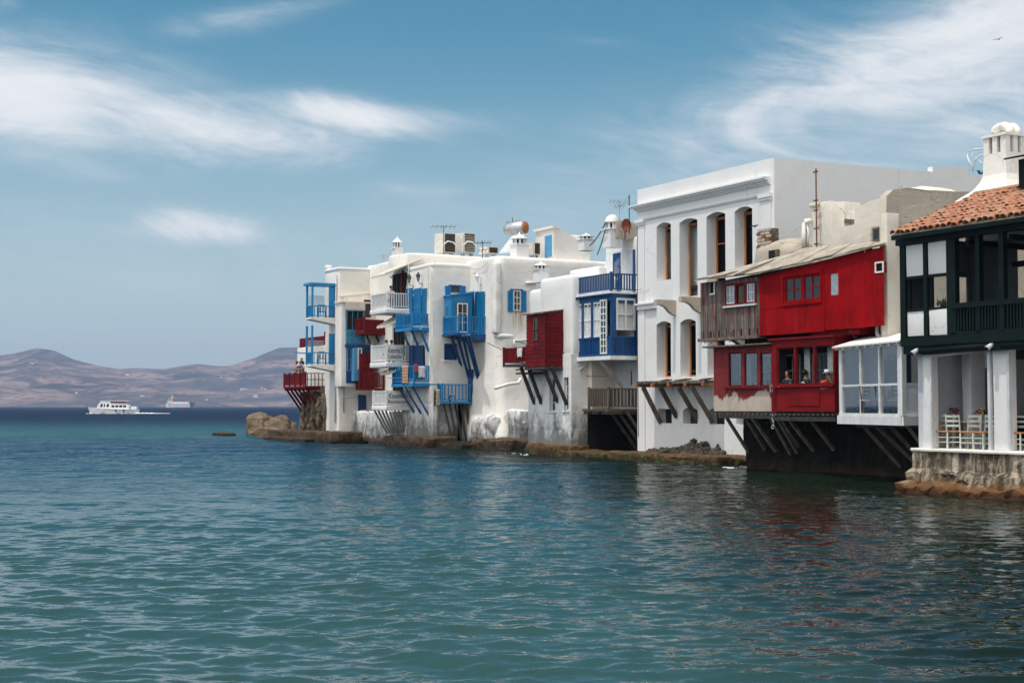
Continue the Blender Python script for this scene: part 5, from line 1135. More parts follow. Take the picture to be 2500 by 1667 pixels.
    P('cornice', MB().box((sM - .05, wr - .1, zl2), (sE + .08, 34.6, zl2 + .07)).box((sE - 1.6, wr + .4, zl2 + .07), (sE + .8, 34.7, zl2 + .33)), 'dkred2', t)
    room = MB(); A_, B_ = sL + .05, sE - .05
    room.box((A_, 34.5, zf), (B_, 34.6, zl)); room.box((A_, wf + .3, zf - .02), (B_, 34.5, zf + .02)); room.box((A_, wf + .3, zl - .08), (B_, 34.5, zl - .03)); room.box((A_ - .02, wf + .12, zf), (A_ + .05, 34.5, zl)); room.box((B_ - .02, wf + .12, zf), (B_ + .03, 34.5, zl)); room.box((sM - .03, wf + .12, zf), (sM + .03, 33.3, zl))
    P('room_lining', room, 'roomgrey', t)
    for i in range(4): rr = (sL + .6 + i * 1.55, sL + 1.5 + i * 1.55, zf + .9, zl - .3); window(t, Pl('F', 34.5), rr, 'greytrim', 'glass', 2, 2, .07, .0, .05, name='inner_window')
    for s in (wl[0][1] - .16, wl[2][1] - .2, wr_[1][0] - .1, wr_[2][0] + .1):
        m = MB()
        for j in range(5): m.tube([(s + j * .06, wf + .35 + .03 * (j % 2), zf + .7), (s + j * .05, wf + .35 + .03 * (j % 2), zl - .1)], .04, 6)
        P('curtain', m, 'curtain', t, True)
    # joists, edge beams, braces under the floor
    jb = P('floor_beam', MB().box((sL + .3, wf - .02, zf - .27), (sM, wf + .12, zf - .14)).box((sM + .1, wr - .02, zf - .33), (sE + .05, wr + .12, zf - .18)).box((sL, wf + .02, zf - .08), (sE, 34.8, zf - .01)), 'wetwood', t)
    for i in range(28): s = sL + .15 + i * (sE - sL - .2) / 27; piece('joist_end', 'wood', jb, (s - .04, wf - .06 if s < sM else wr - .06, zf - .14), (s + .05, 34.4, zf - .08))
    wb = 34.3
    for (u0, v0, u1, v1) in [(1772, 1018, 1829, 1106), (1818, 1020, 1868, 1098), (1834, 1018, 1894, 1102), (1880, 1020, 1930, 1108), (1896, 1024, 1946, 1105), (1905, 1024, 1950, 1090), (1921, 1025, 1986, 1100), (1974, 1025, 2036, 1098)]:
        a = F(u0, v0, wf + .1); b = F(u1, v1, wb); stick('strut', 'oldwood', t, (a[0], wf + .1, zf - .2), (b[0], wb, b[1]), .09, .11)
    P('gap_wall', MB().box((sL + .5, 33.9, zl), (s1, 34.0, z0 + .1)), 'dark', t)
    stick('prop', 'wood', t, (F(2076, 800, 33.0)[0], 33.0, z0), (F(2090, 830, 33.4)[0], 33.4, zl + .1), .1, .14); stick('prop', 'dkred', t, (sG0 + 1.1, wf + .1, z0), (sG0 + 1.1, wf + .1, zl), .1, .1); stick('prop', 'wood', t, (sG0 + 1.5, wf + .1, z0), (sG0 + 2.0, wf + .5, zl), .1, .1)
    m = MB()
    for i in range(9): a = sG0 + .3 + i * .38; m.tube([(a, wf - .05, z0 - .1), (a + .03, wf - .05, z0 - .2), (a + .09, wf - .05, z0 - .2), (a + .1, wf - .05, z0 - .15)], .012, 5)
    o = P('hooks', m, 'black', t); o['kind'] = 'stuff'
    P('waste_pipe', MB().tube([(F(2142, 815, 33.2)[0], 33.2, z0 + .05), (F(2142, 815, 33.2)[0], 33.2, F(2142, 815, 33.2)[1]), (F(2150, 826, 33.1)[0], 33.1, F(2150, 828, 33.1)[1])], .07), 'pipe', t, True)
    # sea cave foundation
    rings = []
    for i in range(9):
        z = -1.0 + (zf + .95) * i / 8; rg = []
        for (s, w) in [(F(1832, 1100, 34.1)[0] - .5, 34.3), (-41, 34.6), (-39, 34.7), (-37, 34.7), (-35, 34.4), (-33, 33.6), (-31.5, 32.6), (-30, 32.0), (-29.0, 32), (-29.0, 37), (F(1832, 1100, 34.1)[0] - .5, 37.5)]: rg.append((s, w, z))
        big = []
        for j in range(len(rg)):
            p, q = rg[j], rg[(j + 1) % len(rg)]
            for k in range(8): big.append(tuple(p[x] + (q[x] - p[x]) * k / 8 for x in range(3)))
        rings.append(big)
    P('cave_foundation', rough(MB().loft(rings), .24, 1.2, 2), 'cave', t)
MT['oldwood'] = M('bleached_timber', (.30, .27, .23), (.17, .15, .13), 6, (1, 1, .3), rough=.85, bump=.5, bs=30, rnd=.2)
MT['roofbeige'] = M('weathered_roof_felt', (.46, .40, .32), (.30, .255, .20), 2.2, rough=.9, bump=.5, bs=14)
MT['dkred2'] = M('satin_red_paint', (.21, .006, .008), (.15, .005, .007), 1.5, rough=.6, bump=.15, bs=20, spec=.15)
MT['roomgrey'] = M('grey_blue_room', (.07, .082, .092), (.05, .06, .068), 1.5, rough=.8, bump=0)
house_red()

# ---- white glazed bay
def bay():
    t = thing('glazed_bay', 'white framed glass dining bay standing over the water beside the green house', 'bay', -33, 32, 1.9)
    sa, sb = -36.1, -31.9; wa = S(2054, 950, sa)[0]; wb = S(2205, 950, sb)[0]
    zb = 2.12; zt = S(2054, 850, sa)[1] + .0; zs = S(2130, 1014, -34)[1]
    A, B = Vector((sa, wa, 0)), Vector((sb, wb, 0)); n = Vector((B - A).normalized()); out = Vector((-n.y, n.x, 0)) * 1.0
    if out.y > 0: out = -out
    def at(f, z, d=0.): q = A + (B - A) * f + out * d; return (q.x, q.y, z)
    def bar(f0, f1, z0, z1, d0, d1): return MB().hexa([at(f0, z0, d1), at(f1, z0, d1), at(f1, z0, d0), at(f0, z0, d0)], [at(f0, z1, d1), at(f1, z1, d1), at(f1, z1, d0), at(f0, z1, d0)])
    def fu(u):
        r = ray(u, 950); lo, hi = 0., 1.
        for _ in range(40):
            mdl = (lo + hi) / 2; q = A + (B - A) * mdl; x, y = XY(q.x, q.y)
            if 1250 + x / y * FPX * 1.0 < u: lo = mdl
            else: hi = mdl
        return lo
    z0 = zb - .0; zbase = zb - .3; L = (B - A).length; z2 = zt
    P('base_trim', bar(-.02, 1.015, zbase, zb - .02, -.1, .12), 'whitetrim', t); 
    P('floor', MB().hexa([(sa, wa, zbase), (sb, wb, zbase), (sb, 33.6, zbase), (sa, 34.2, zbase)], [(sa, wa, zb), (sb, wb, zb), (sb, 33.6, zb), (sa, 34.2, zb)]), 'greytrim', t)
    fs = [fu(2058), fu(2103), fu(2149), fu(2198)]; fs = [.012, fs[1], fs[2], .965]
    for i, f in enumerate(fs): P('post', bar(f - (.022 if i in (0, 3) else .010), f + (.022 if i in (0, 3) else .010), zb, z2, -.06, .06 if i in (0, 3) else .05), 'whitetrim', t)
    zm = zb + (z2 - zb) * .415
    P('rail', bar(.03, .95, zm, zm + .07, -.04, .045), 'whitetrim', t); P('sill', bar(.0, .99, zb - .02, zb + .06, -.05, .1), 'whitetrim', t); P('head', bar(-.01, 1.0, z2 - .09, z2, -.06, .07), 'whitetrim', t)
    for i in range(3):
        for (a, b) in ((zb + .05, zm), (zm + .07, z2 - .08)): P('pane', bar(fs[i] + .01, fs[i + 1] - .01, a, b, -.005, .003), 'clear', t)
    # camera-side return
    pS = Pl('S', sb); wE = wb + 1.6
    P('corner_post', pS.box(MB(), wb - .06, wb + .12, zb, z2, -.1, .02), 'whitetrim', t); P('side_panel', pS.box(MB(), wb + .12, wE, zb, zm - .02, -.05, -.01), 'whitetrim', t)
    P('side_rail', pS.box(pS.box(MB(), wb + .12, wE, zm - .02, zm + .07, -.06, .01), wb + .12, wE, z2 - .08, z2, -.06, .01), 'whitetrim', t); P('side_pane', pS.box(MB(), wb + .12, wE, zm + .07, z2 - .08, -.04, -.03), 'glass', t)
    P('side_trim', pS.box(MB(), wb - .1, wE, zbase, zb - .02, -.02, .1), 'whitetrim', t)
    # roof
    e = .22; hi = .55
    P('roof', MB().hexa([at(-.05, z2, e), at(1.05, z2, e), (sb + .2, 33.6, z2 + hi), (sa - .3, 33.6, z2 + .35)], [at(-.05, z2 + .05, e), at(1.05, z2 + .05, e), (sb + .2, 33.6, z2 + hi + .06), (sa - .3, 33.6, z2 + .41)]), 'lime', t)
    rt = t
    for i in range(9): f = i / 8; P('rafter_end', bar(f - .008, f + .008, z2 - .06, z2 + .01, -.1, e - .02), 'whitetrim', t)
    # back room lining and furniture wall
    m = MB(); m.box((sa - .05, 33.5, zb), (sb, 33.6, z2 + .3)); m.box((sa - .06, wa + .1, zb), (sa + .02, 33.5, z2)); P('room_lining', m, 'baywall', t)
    scr = solo('wall_screen', MB().box((sa + .8, 33.42, zb + 1.0), (sa + 3.0, 33.49, zb + 1.85)), 'black', 'wide black television screen on the back wall of the glazed bay', 'television', sa + 1.9, 33.4, zb + 1.0)
    for (x, y, q) in [(sa + .5, wa + .4, 1.2), (sa + 1.2, wa + .3, 1.5), (sa + 2.2, wa, 1.2), (sb - .4, wb + .5, 1.0)]: stick('strut', 'oldwood', t, (x, y, zbase), (x + .5, y + q, .4), .08, .1)
    P('floor_edge', MB().box((sa + .4, wa + .25, zbase - .12), (sb - .1, 33.4, zbase)), 'wetwood', t)
MT['baywall'] = M('pale_grey_wall', (.58, .60, .63), (.52, .54, .57), 1.2, rough=.8, bump=0)
MT['roomwhite'] = M('pale_room_wall', (.24, .258, .275), (.20, .215, .23), 1.2, rough=.8, bump=0)
bay()

# ---- the green-framed restaurant house on its quay
def house_green():
    wf = 28.9; sF = F(2201, 700, wf)[0]; sE = -21.5; zq = 1.24; zfl = 4.2; zev = 7.17
    t = thing('green_restaurant', 'bottle green timber framed restaurant house with terracotta tiled roof on the quay', 'restaurant', sF, wf, zq)
    pl = Pl('F', wf)
    sC = F(2251, 950, 29.15)[0]; s1 = F(2317, 700, wf)[0]
    # quay
    sq = F(2233, 1092, 29.06)[0]
    rings = []
    for i in range(17):
        z = -.8 + (zq + .74) * i / 16; k = (.55 if z < .02 else .45 if z < .30 else .16 + .14 * max(0, .6 - z)) if z < .62 else .05 * (1.2 - z); rg = []
        c = [(sq - k * .35, 29.0 - k), (sE, 29.0 - k), (sE, 33), (sq - k * .35, 33)]
        for j, nn in enumerate((60, 12, 60, 14)):
            p, q = c[j], c[(j + 1) % 4]
            for e in range(nn): rg.append((p[0] + (q[0] - p[0]) * e / nn, p[1] + (q[1] - p[1]) * e / nn, z))
        rings.append(rg)
    mbq = rough(MB().loft(rings), .075, 1.9, 1); mbq.v = [tuple(Vector(p) + (noise.noise_vector(Vector(p) * 2.6) * .13 + noise.noise_vector(Vector(p) * 7) * .06 if p[2] < .5 else Vector())) for p in mbq.v]
    solo('quay', mbq, 'quay', 'stained and crumbling stone quay wall carrying the green restaurant', 'quay', sq, 29, 0)
    P('floor_slab', rough(MB().soft((sq - .05, 28.93, zq - .09), (sE, 34.5, zq), .03, .3, 0), .012, 2, 4), 'lime', t, True, True)
    # ground floor: white piers, interior
    pc = Pl('F', 29.15)
    def col(u0, u1, d=.3): a0, a1, _, _ = pc.rect(u0, u1, 900, 1000); return P('pier', MB().soft((a0, 29.15, zq), (a1, 29.15 + d, zfl - .1), .03, .5, .008), 'white', t, True)
    col(2251, 2272); col(2424, 2459, .35)
    a_, b_ = pc.px(2272, 950)[0], pc.px(2424, 950)[0]
    for (u0, u1) in [(2273, 2277), (2414, 2420), (2462, 2467)]: a0, a1, _, _ = pc.rect(u0, u1, 900, 1000); P('shutter_guide', MB().box((a0, 29.1, zq), (a1, 29.2, zfl - .35)), 'greytrim', t)
    P('door_head', MB().hexa([(a_, 29.12, zfl - .45), (b_, 29.12, zfl - .34), (b_, 29.22, zfl - .34), (a_, 29.22, zfl - .45)], [(a_, 29.12, zfl - .36), (b_, 29.12, zfl - .25), (b_, 29.22, zfl - .25), (a_, 29.22, zfl - .36)]), 'greytrim', t)
    P('awning_roll', MB().tube([(a_ - .1, 28.98, zfl - .26), (b_ + .05, 28.98, zfl - .2)], .12, 12).tube([(b_ + .5, 28.98, zfl - .2), (sE, 28.98, zfl - .2)], .12, 12), 'green', t, True)
    m = MB(); m.box((sC - .3, 29.3, zq), (sC - .1, 30.9, zfl)); m.box((sC - .3, 33.4, zq), (sE, 33.6, zfl)); m.box((sC - .3, 29.3, zfl - .12), (sE, 33.6, zfl - .02)); m.box((sE - .2, 29.3, zq), (sE, 33.6, zfl)); m.box((sC - .3, 31.9, zq), (sC - .1, 33.6, zfl))
    P('inner_wall', m, 'baywall', t)
    P('inner_pier', MB().soft((sC + .25, 30.4, zq), (sC + .6, 31.0, zfl - .1), .06, .4, .01), 'baywall', t, True); P('inner_pier', MB().soft((sC + 2.9, 31.2, zq), (sC + 3.2, 32.0, zfl - .1), .05, .4, .01), 'roomwhite', t, True)
    P('inner_door', MB().box((sC - .12, 30.95, zq), (sC - .05, 31.85, zfl - .7)).box((sC + 1.6, 33.32, zq), (sC + 2.6, 33.4, zfl - .8)), 'doorblue', t)
    P('ceiling_unit', MB().box((sC + 1.3, 30.6, zfl - .5), (sC + 2.8, 31.6, zfl - .2)), 'dark', t)
    # green frame, upper floor
    fr = P('frame', MB().box((sF - .02, wf - .05, zfl - .12), (sE, wf + .25, zfl + .12)).box((sF + .02, wf + .02, zfl - .34), (sE, wf + .2, zfl - .12)).box((sF - .1, wf - .12, zev - .25), (sE, wf + .15, zev)), 'green', t)
    sP = [pl.px(2207, 700)[0] - .02, pl.px(2261, 700)[0], pl.px(2324, 700)[0], pl.px(2388, 640)[0], pl.px(2446, 640)[0], pl.px(2520, 640)[0], pl.px(2600, 640)[0]]
    for i, s in enumerate(sP): w_ = (.10, .07, .16, .07, .08, .08, .1)[i]; piece('post', 'green', fr, (s - w_, wf - .04, zfl + .12), (s + w_, wf + .12, zev - .25))
    zA = F(2255, 672, wf)[1]; zB = F(2255, 758, wf)[1]
    for i in (0, 1):
        a, b = sP[i] + (.10, .07)[i], sP[i + 1] - (.07, .16)[i]
        P('white_panel', MB().soft((a + .02, wf + .0, zA), (b - .02, wf + .08, zev - .27), .02, .3, .012), 'white', t, True); P('white_panel', MB().soft((a + .02, wf + .0, zfl + .14), (b - .02, wf + .08, zB), .02, .3, .012), 'white', t, True)
        piece('transom', 'green', t, (a, wf - .02, zA - .08), (b, wf + .1, zA)); piece('transom', 'green', t, (a, wf - .02, zB), (b, wf + .1, zB + .06))
        P('casement', MB().box((a, wf + .05, zB + .06), (a + .1, wf + .12, zA - .08)).box((b - .08, wf + .05, zB + .06), (b, wf + .12, zA - .08)), 'green', t)
    # balustrade
    zr = F(2400, 735, wf)[1]; br = P('balustrade', MB().box((sP[2], wf - .08, zr - .14), (sE, wf + .08, zr)).box((sP[2], wf - .04, zfl + .12), (sE, wf + .06, zfl + .2)), 'green', t)
    n = 58; a, b = sP[2] + .16, sE - .1
    for i in range(n): s = a + (b - a) * (i + .5) / n; piece('baluster', 'green', br, (s - .028, wf - .02, zfl + .2), (s + .028, wf + .036, zr - .14))
    # upper room: floor, ceiling beams, back wall with a bright doorway, far end window
    m = MB(); m.box((sF + .0, wf + .25, zfl - .05), (sE, 34.0, zfl + .02)); m.box((sE - .2, wf + .3, zfl), (sE, 34, zev)); m.box((sP[3] - .2, 33.2, zfl), (sE, 33.35, 8.0)); m.box((sF + .02, 31.4, zfl), (sF + .15, 33.4, 7.6)); m.box((sF + .02, 29.1, zfl), (sF + .12, 29.9, zev)); m.box((sF + .02, 29.9, zev - 1.0), (sF + .12, 31.4, zev)); m.box((sF + .02, 29.9, zfl), (sF + .12, 31.4, zfl + .85))
    P('inner_wall', m, 'roomgrey', t)
    for i in range(5): s = sP[2] + .3 + i * 1.5; piece('ceiling_beam', 'green', t, (s, wf + .2, zev - .45), (s + .14, 33.3, zev - .3))
    piece('tie_beam', 'green', t, (sP[2], 31.2, zev - .9), (sE, 31.4, zev - .75))
    P('doorway_frame', MB().box((sF + .12, 29.85, zfl), (sF + .2, 29.95, zev - .9)).box((sF + .12, 31.35, zfl), (sF + .2, 31.45, zev - .9)).box((sF + .12, 29.9, zev - 1.05), (sF + .2, 31.4, zev - .9)), 'green', t)
    sl_ = thing('wall_plaque', 'dark oval plaque hanging high inside the upper green gallery', 'plaque', sP[3], 32, zev - 1.2)
    P('disc', MB().lathe((0, 0, 0), [(.02, -.02), (.26, -.02), (.28, 0), (.26, .02), (.02, .02)], 20), 'dark', sl_); d_ = sl_.children[0]; d_.location = (0, 0, .6); d_.rotation_euler = (rad(90), 0, 0); OFF[d_.name] = (0, 0, 0)
    d_.data.transform(Matrix.Translation(Vector((sP[3], 32, zev - 1.2)))); 
    P('cord', MB().tube([(sP[3], 32, zev - .35), (sP[3], 32, zev - .1)], .01, 5), 'black', sl_)
    # tiled roof: every pan of the visible courses is one tile
    e0 = Vector((F(2176, 577, 28.5)[0], 28.5, zev + .02)); slope = (8.5 - 7.2) / (31.75 - 28.5); wT = 31.8
    rf = P('roof', MB().hexa([(e0.x, 28.5, zev - .02), (sE, 28.5, zev - .02), (sE, wT, zev + slope * 3.3 - .02), (e0.x, wT, zev + slope * 3.3 - .02)], [(e0.x, 28.5, zev + .03), (sE, 28.5, zev + .03), (sE, wT, zev + slope * 3.3 + .03), (e0.x, wT, zev + slope * 3.3 + .03)]), 'stucco', t)
    P('fascia', MB().box((e0.x + .02, 28.47, zev - .12), (sE, 28.55, zev + .0)), 'green', t)
    P('back_slope', MB().hexa([(e0.x, wT, zev), (sE, wT, zev), (sE, 35, zev), (e0.x, 35, zev)], [(e0.x, wT, zev + slope * 3.3), (sE, wT, zev + slope * 3.3), (sE, 35, zev + .6), (e0.x, 35, zev + .6)]), 'stucco', t)
    nt = 13; tl = .40; tw = .21
    def tile(): 
        m = MB(); k = 6; r0, r1 = .115, .088
        up = []; lo = []
        for (y, r) in ((0, r0), (tl, r1)):
            for j in range(k + 1):
                a = math.pi * j / k; up.append((math.cos(a) * r, y, math.sin(a) * r)); lo.append((math.cos(a) * (r - .018), y, math.sin(a) * (r - .018)))
        q = k + 1; fs = []
        for j in range(k): fs += [(j, j + 1, q + j + 1, q + j), (2 * q + j + 1, 2 * q + j, 3 * q + j, 3 * q + j + 1), (j + 1, j, 2 * q + j, 2 * q + j + 1)]
        m.add(up + lo, fs); me = mesh_of(m, smooth=False); me.name = 'roof_tile'; me.materials.append(MT['tile']); return me
    tm = tile(); off = OFF[rf.name]; ncol = int((sE - 1.0 - e0.x) / tw); cnt = 0; rows = 10; ang = math.atan(slope)
    for j in range(rows):
        for i in range(ncol):
            if cnt >= 360: break
            s = e0.x + .12 + i * tw + random.uniform(-.025, .025); w = 28.44 + j * .345 + random.uniform(-.03, .03); z = zev + .055 + (w - 28.5) * slope + random.uniform(-.012, .02)
            o = bpy.data.objects.new('roof_tile', tm); COL.objects.link(o); o.parent = rf; o.location = (s - off[0], w - off[1], z - off[2])
            o.rotation_euler = (ang + random.uniform(-.04, .02), random.uniform(-.06, .06), random.uniform(-.05, .05)); o.scale = (1, 1.02, 1); cnt += 1
    P('ridge', MB().tube([(e0.x, wT, zev + slope * 3.3 + .05), (sE, wT, zev + slope * 3.3 + .05)], .13, 10), 'tile', rf, True)
    # white parapet shoulder and dark green dormer at the frame edge
    P('shoulder', MB().hexa([(F(2373, 485, wT)[0], wT + .05, 8.0), (sE, wT + .05, 8.0), (sE, 33, 8.0), (F(2373, 485, wT)[0], 33, 8.0)], [(F(2373, 485, wT)[0], wT + .05, 8.62), (sE, wT + .05, 9.0), (sE, 33, 9.2), (F(2373, 485, wT)[0], 33, 8.8)]), 'lime', t)
    sd = F(2487, 430, 31.2)[0]; zd0 = F(2490, 488, 31.2)[1]; zd1 = F(2490, 385, 31.2)[1]
    d = P('dormer', MB().box((sd, 31.2, zd0 - .4), (sE, 33.5, zd1 - .05)), 'green', t)
    P('dormer_roof', MB().hexa([(sd - .25, 30.9, zd1 - .05), (sE, 30.9, zd1 - .05), (sE, 33.5, zd1 + .5), (sd - .25, 33.5, zd1 + .5)], [(sd - .25, 30.9, zd1), (sE, 30.9, zd1), (sE, 33.5, zd1 + .55), (sd - .25, 33.5, zd1 + .55)]), 'green', d)
MT['doorblue'] = M('blue_grey_door', (.17, .21, .25), (.14, .17, .20), 2, rough=.5, bump=0)
house_green()
def big_chimney():
    w = 33.3; s, z0 = F(2454, 470, w); z1 = F(2454, 332, w)[1]; zt = F(2454, 311, w)[1]; hw = .42
    t = thing('tall_chimney', 'tall square white chimney with arched smoke slots above the tiled roof', 'chimney', s, w, z0)
    m = MB(); m.loft([[(s - q, w - q, z), (s + q, w - q, z), (s + q, w + q, z), (s - q, w + q, z)] for q, z in [(1.25, z0 - .6), (1.0, z0 - .2), (.66, z0 + .08), (.52, z0 + .3), (.45, z0 + .5), (hw, z1 - .55)]])
    P('shaft', m, 'lime', t)
    m = MB(); za, zb = z1 - .55, z1
    for (x, y) in ((-1, -1), (1, -1), (1, 1), (-1, 1)): m.box((s + x * hw, w + y * hw, za), (s + x * (hw - .2), w + y * (hw - .2), zb - .06))
    for (x, y) in ((0, -1), (0, 1)): m.box((s - .09, w + y * hw, za), (s + .09, w + y * (hw - .16), zb - .06))
    for (x, y) in ((-1, 0), (1, 0)): m.box((s + x * hw, w - .09, za), (s + x * (hw - .16), w + .09, zb - .06))
    m.box((s - hw - .05, w - hw - .05, zb - .06), (s + hw + .05, w + hw + .05, zb + .02)); P('slots', m, 'lime', t); P('flue', MB().box((s - .3, w - .3, za), (s + .3, w + .3, zb - .1)), 'dark', t)
    for k, x in enumerate((-1, 1)):
        m = MB(); pr = []
        for i in range(7): a = math.pi * .5 * i / 6; pr.append((s + x * (.30 * math.cos(a) + .02), w, zb + .02 + (zt - zb) * math.sin(a)))
        m.tube([(p[0], w - .1, p[2]) for p in pr], .13, 8); m.tube([(p[0], w + .2, p[2]) for p in pr], .13, 8); P('cap_arch', m, 'lime', t, True)
big_chimney()
# ================================================================== rocks along the waterline
def ledge(name, label, a, b, r, amp, ns, mat, seed, step=.3, cat='rock'):
    s = (a[0] + b[0]) / 2; w = (a[1] + b[1]) / 2
    m = MB().soft(a, b, min(r, .12), .24, 0); vs = []
    for x, y, z in m.v:
        p = Vector((x, y, z)); n = noise.noise_vector(p * ns + Vector((seed, 0, 0))) * amp * .75 + noise.noise_vector(p * ns * 2.6) * amp * .4 + noise.noise_vector(p * 6.) * amp * .28
        c = noise.cell_vector(p * 1.3 + Vector((seed, 0, 0))) - Vector((.5, .5, .5)); n += c * amp * .5          # blocky breaks
        vs.append((x + n.x, y + n.y, z + n.z * .8))
    m.v = vs
    return solo(name, m, mat, label, cat, s, w, 0, False, True)
sb_, wb_ = WT(648, 1066); 
def boulder():
    t = thing('headland_boulder', 'big tan boulder heap with cracked faces at the tip of the headland', 'rock', sb_, wb_, 0)
    def lump(u0, u1, v0, vb, dep, seed, amp=.30, lean=.3):
        s, w = WT((u0 + u1) / 2, vb); y = XY(s, w)[1]; hw = (u1 - u0) / 2 * y / FPX; h = HC - (v0 - 991.5) / FPX * y
        m = MB().ball((0, 0, 0), 1.0, 44, 30); vs = []; c, sn = math.cos(-TH), math.sin(-TH)
        for x, yy, z in m.v:
            q = max(abs(x), abs(yy), abs(z)) ; k = .72 + .28 / max(q, .6)            # squarer than a ball
            X, Y, Z = x * k * hw, yy * k * dep / 2, z * k * h
            p = Vector((X, Y, Z)) * .8 + Vector((seed, 0, 0)); n = noise.noise_vector(p) * amp + noise.noise_vector(p * 2.9) * amp * .45 + noise.noise_vector(p * 7) * amp * .16
            lay = (Z * 1.5 + X * .7 + 1.2 * noise.noise(p * .8)) % 1.0; cut = -.13 * h / 2 if lay < .10 else 0   # slanting bedding cracks
            X = X * (1 + cut) + n.x; Y = Y * (1 + cut) + n.y + lean * Z + dep / 2; vs.append((s + X * c - Y * sn, w + X * sn + Y * c, Z + n.z))
        m.v = vs; P('boulder_mass', m, 'boulder', t, True)
    lump(592, 664, 1006, 1062, 2.8, 1.0); lump(628, 706, 1017, 1062, 3.0, 5.0, .26, .2); lump(668, 722, 1030, 1060, 3.2, 9.0, .24, .2); lump(615, 690, 1042, 1068, 1.6, 15., .22, .1)
boulder()
s_, w_ = WT(543, 1063); ledge('flat_rock', 'small flat brown rock awash left of the tan boulder', (s_ - 1.5, w_ - .4, -.5), (s_ + 1.2, w_ + .8, .24), .15, .1, 1.2, 'ledge', 3)
ledge('rock_ledge', 'long flat brown rock shelf under the headland houses', (-98.8, 33.9, -.8), (SD + 1.9, 37.0, .72), .18, .16, .9, 'ledge', 5)
ledge('rock_ledge', 'low brown rock step in front of the long headland shelf', (-97.5, 33.3, -.8), (-89.0, 34.4, .30), .18, .16, .9, 'ledge', 8)
ledge('rock_ledge', 'brown concrete-like ledge beneath the lettered restaurant signs', (SC1 - 1.2, 35.3, -.8), (SA + 1.2, 37.4, .62), .10, .09, 1.1, 'ledge', 11)
ledge('weedy_rock', 'dark weedy rocks in the gap below the restaurant balconies', (SC1 - 3.6, 35.2, -.8), (SC1 - 1.1, 36.2, .35), .2, .22, 1.4, 'rocks', 31)
ledge('shore_rock', 'brown shore rock at the swelling foot of the rounded house', (SB + .3, 36.9, -.8), (SB + 4.6, 40.2, .55), .25, .2, 1.1, 'ledge', 14)
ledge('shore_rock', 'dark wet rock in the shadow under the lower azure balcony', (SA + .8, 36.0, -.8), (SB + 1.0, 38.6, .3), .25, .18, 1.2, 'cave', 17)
ledge('shore_rock', 'low orange brown shore shelf below the weathered grey balcony', (-58.9, 34.7, -.8), (-53.5, 36.8, .30), .15, .14, 1.3, 'shore', 20)
ledge('shore_rock', 'weedy orange shore shelf at the foot of the tall white house', (-54.4, 34.6, -.8), (F(1826, 1118, 36.4)[0] + .3, 36.95, .36), .2, .15, 1.2, 'shore', 23)
def heap():
    t = thing('rubble_heap', 'heap of dark loose rubble against the tall white house', 'rubble', F(1690, 1095, 36.4)[0], 36.2, .3); me = []
    for k in range(5):
        m = rough(MB().ball((0, 0, 0), (.22, .18, .14), 8, 6), .09, 4.5, k * 7.); q = mesh_of(m, smooth=False); q.name = 'stone'; q.materials.append(MT['rocks']); me.append(q)
    sA, sB = F(1600, 1092, 36.5)[0], F(1765, 1100, 36.5)[0]; rng = random.Random(4)
    for i in range(150):
        f = rng.random(); h = .58 * math.exp(-((f - .62) / .22) ** 2) + .1; s = sA + (sB - sA) * f; k = rng.random(); w = 36.75 - .75 * k
        o = bpy.data.objects.new('stone', me[i % 5]); COL.objects.link(o); o.parent = t; of = OFF[t.name]
        o.location = (s - of[0], w - of[1], .3 + h * (1 - k) * rng.uniform(.6, 1.05) - of[2]); o.rotation_euler = [rng.uniform(0, 6) for _ in range(3)]; q = rng.uniform(.5, 1.15); o.scale = (q, q, q)
heap()

# ================================================================== lettering
def text_mesh(body, size, shear=0., mat='black', space=1.):
    c = bpy.data.curves.new('t', 'FONT'); c.body = body; c.size = size; c.shear = shear; c.align_x = 'CENTER'; c.align_y = 'CENTER'; c.extrude = .004; c.space_character = space; c.resolution_u = 3
    o = bpy.data.objects.new('t', c); COL.objects.link(o); dg = bpy.context.evaluated_depsgraph_get(); me = bpy.data.meshes.new_from_object(o.evaluated_get(dg)); bpy.data.objects.remove(o); return me
def sign(label, u0, u1, v0, v1, l1, l2):
    wo = 34.7; sN = F(943, 880, wo)[0] + .06; pl = Pl('S', sN); a0, a1, z0, z1 = pl.rect(u0, u1, v0, v1)
    t = thing('restaurant_sign', label, 'sign', sN, a0, z0, group='lettered restaurant signs')
    P('board', MB().box((sN, a0, z0), (sN + .04, a1, z1)), 'whitetrim', t); P('edge', MB().box((sN - .01, a0 - .03, z0 - .03), (sN + .03, a1 + .03, z0)), 'greytrim', t); P('edge', MB().box((sN - .01, a0 - .03, z1), (sN + .03, a1 + .03, z1 + .03)), 'greytrim', t)
    for body, f, sz, sh in ((l1, .66, .52, .35), (l2, .25, .36, 0.)):
        me = text_mesh(body, sz * (z1 - z0), sh); me.materials.clear(); me.materials.append(MT['black'])
        W_ = max(v.co.x for v in me.vertices) - min(v.co.x for v in me.vertices); k = min(1., .9 * (a1 - a0) / W_)
        for v in me.vertices: x, y, z = v.co; v.co = (.047 + z, (a1 - a0) / 2 + x * k, (z1 - z0) * f + y)
        o = bpy.data.objects.new('lettering', me); me.name = 'lettering'; COL.objects.link(o); o.parent = t; OFF[o.name] = OFF[t.name]
sign("white sign reading Katerina's Cocktail Bar on the middle white balcony", 944, 982, 843, 880, "Katerina's", 'Cocktail Bar')
sign("white sign reading Katerina's Restaurant on the lowest white balcony", 944, 996, 955, 989, "Katerina's", 'Restaurant')

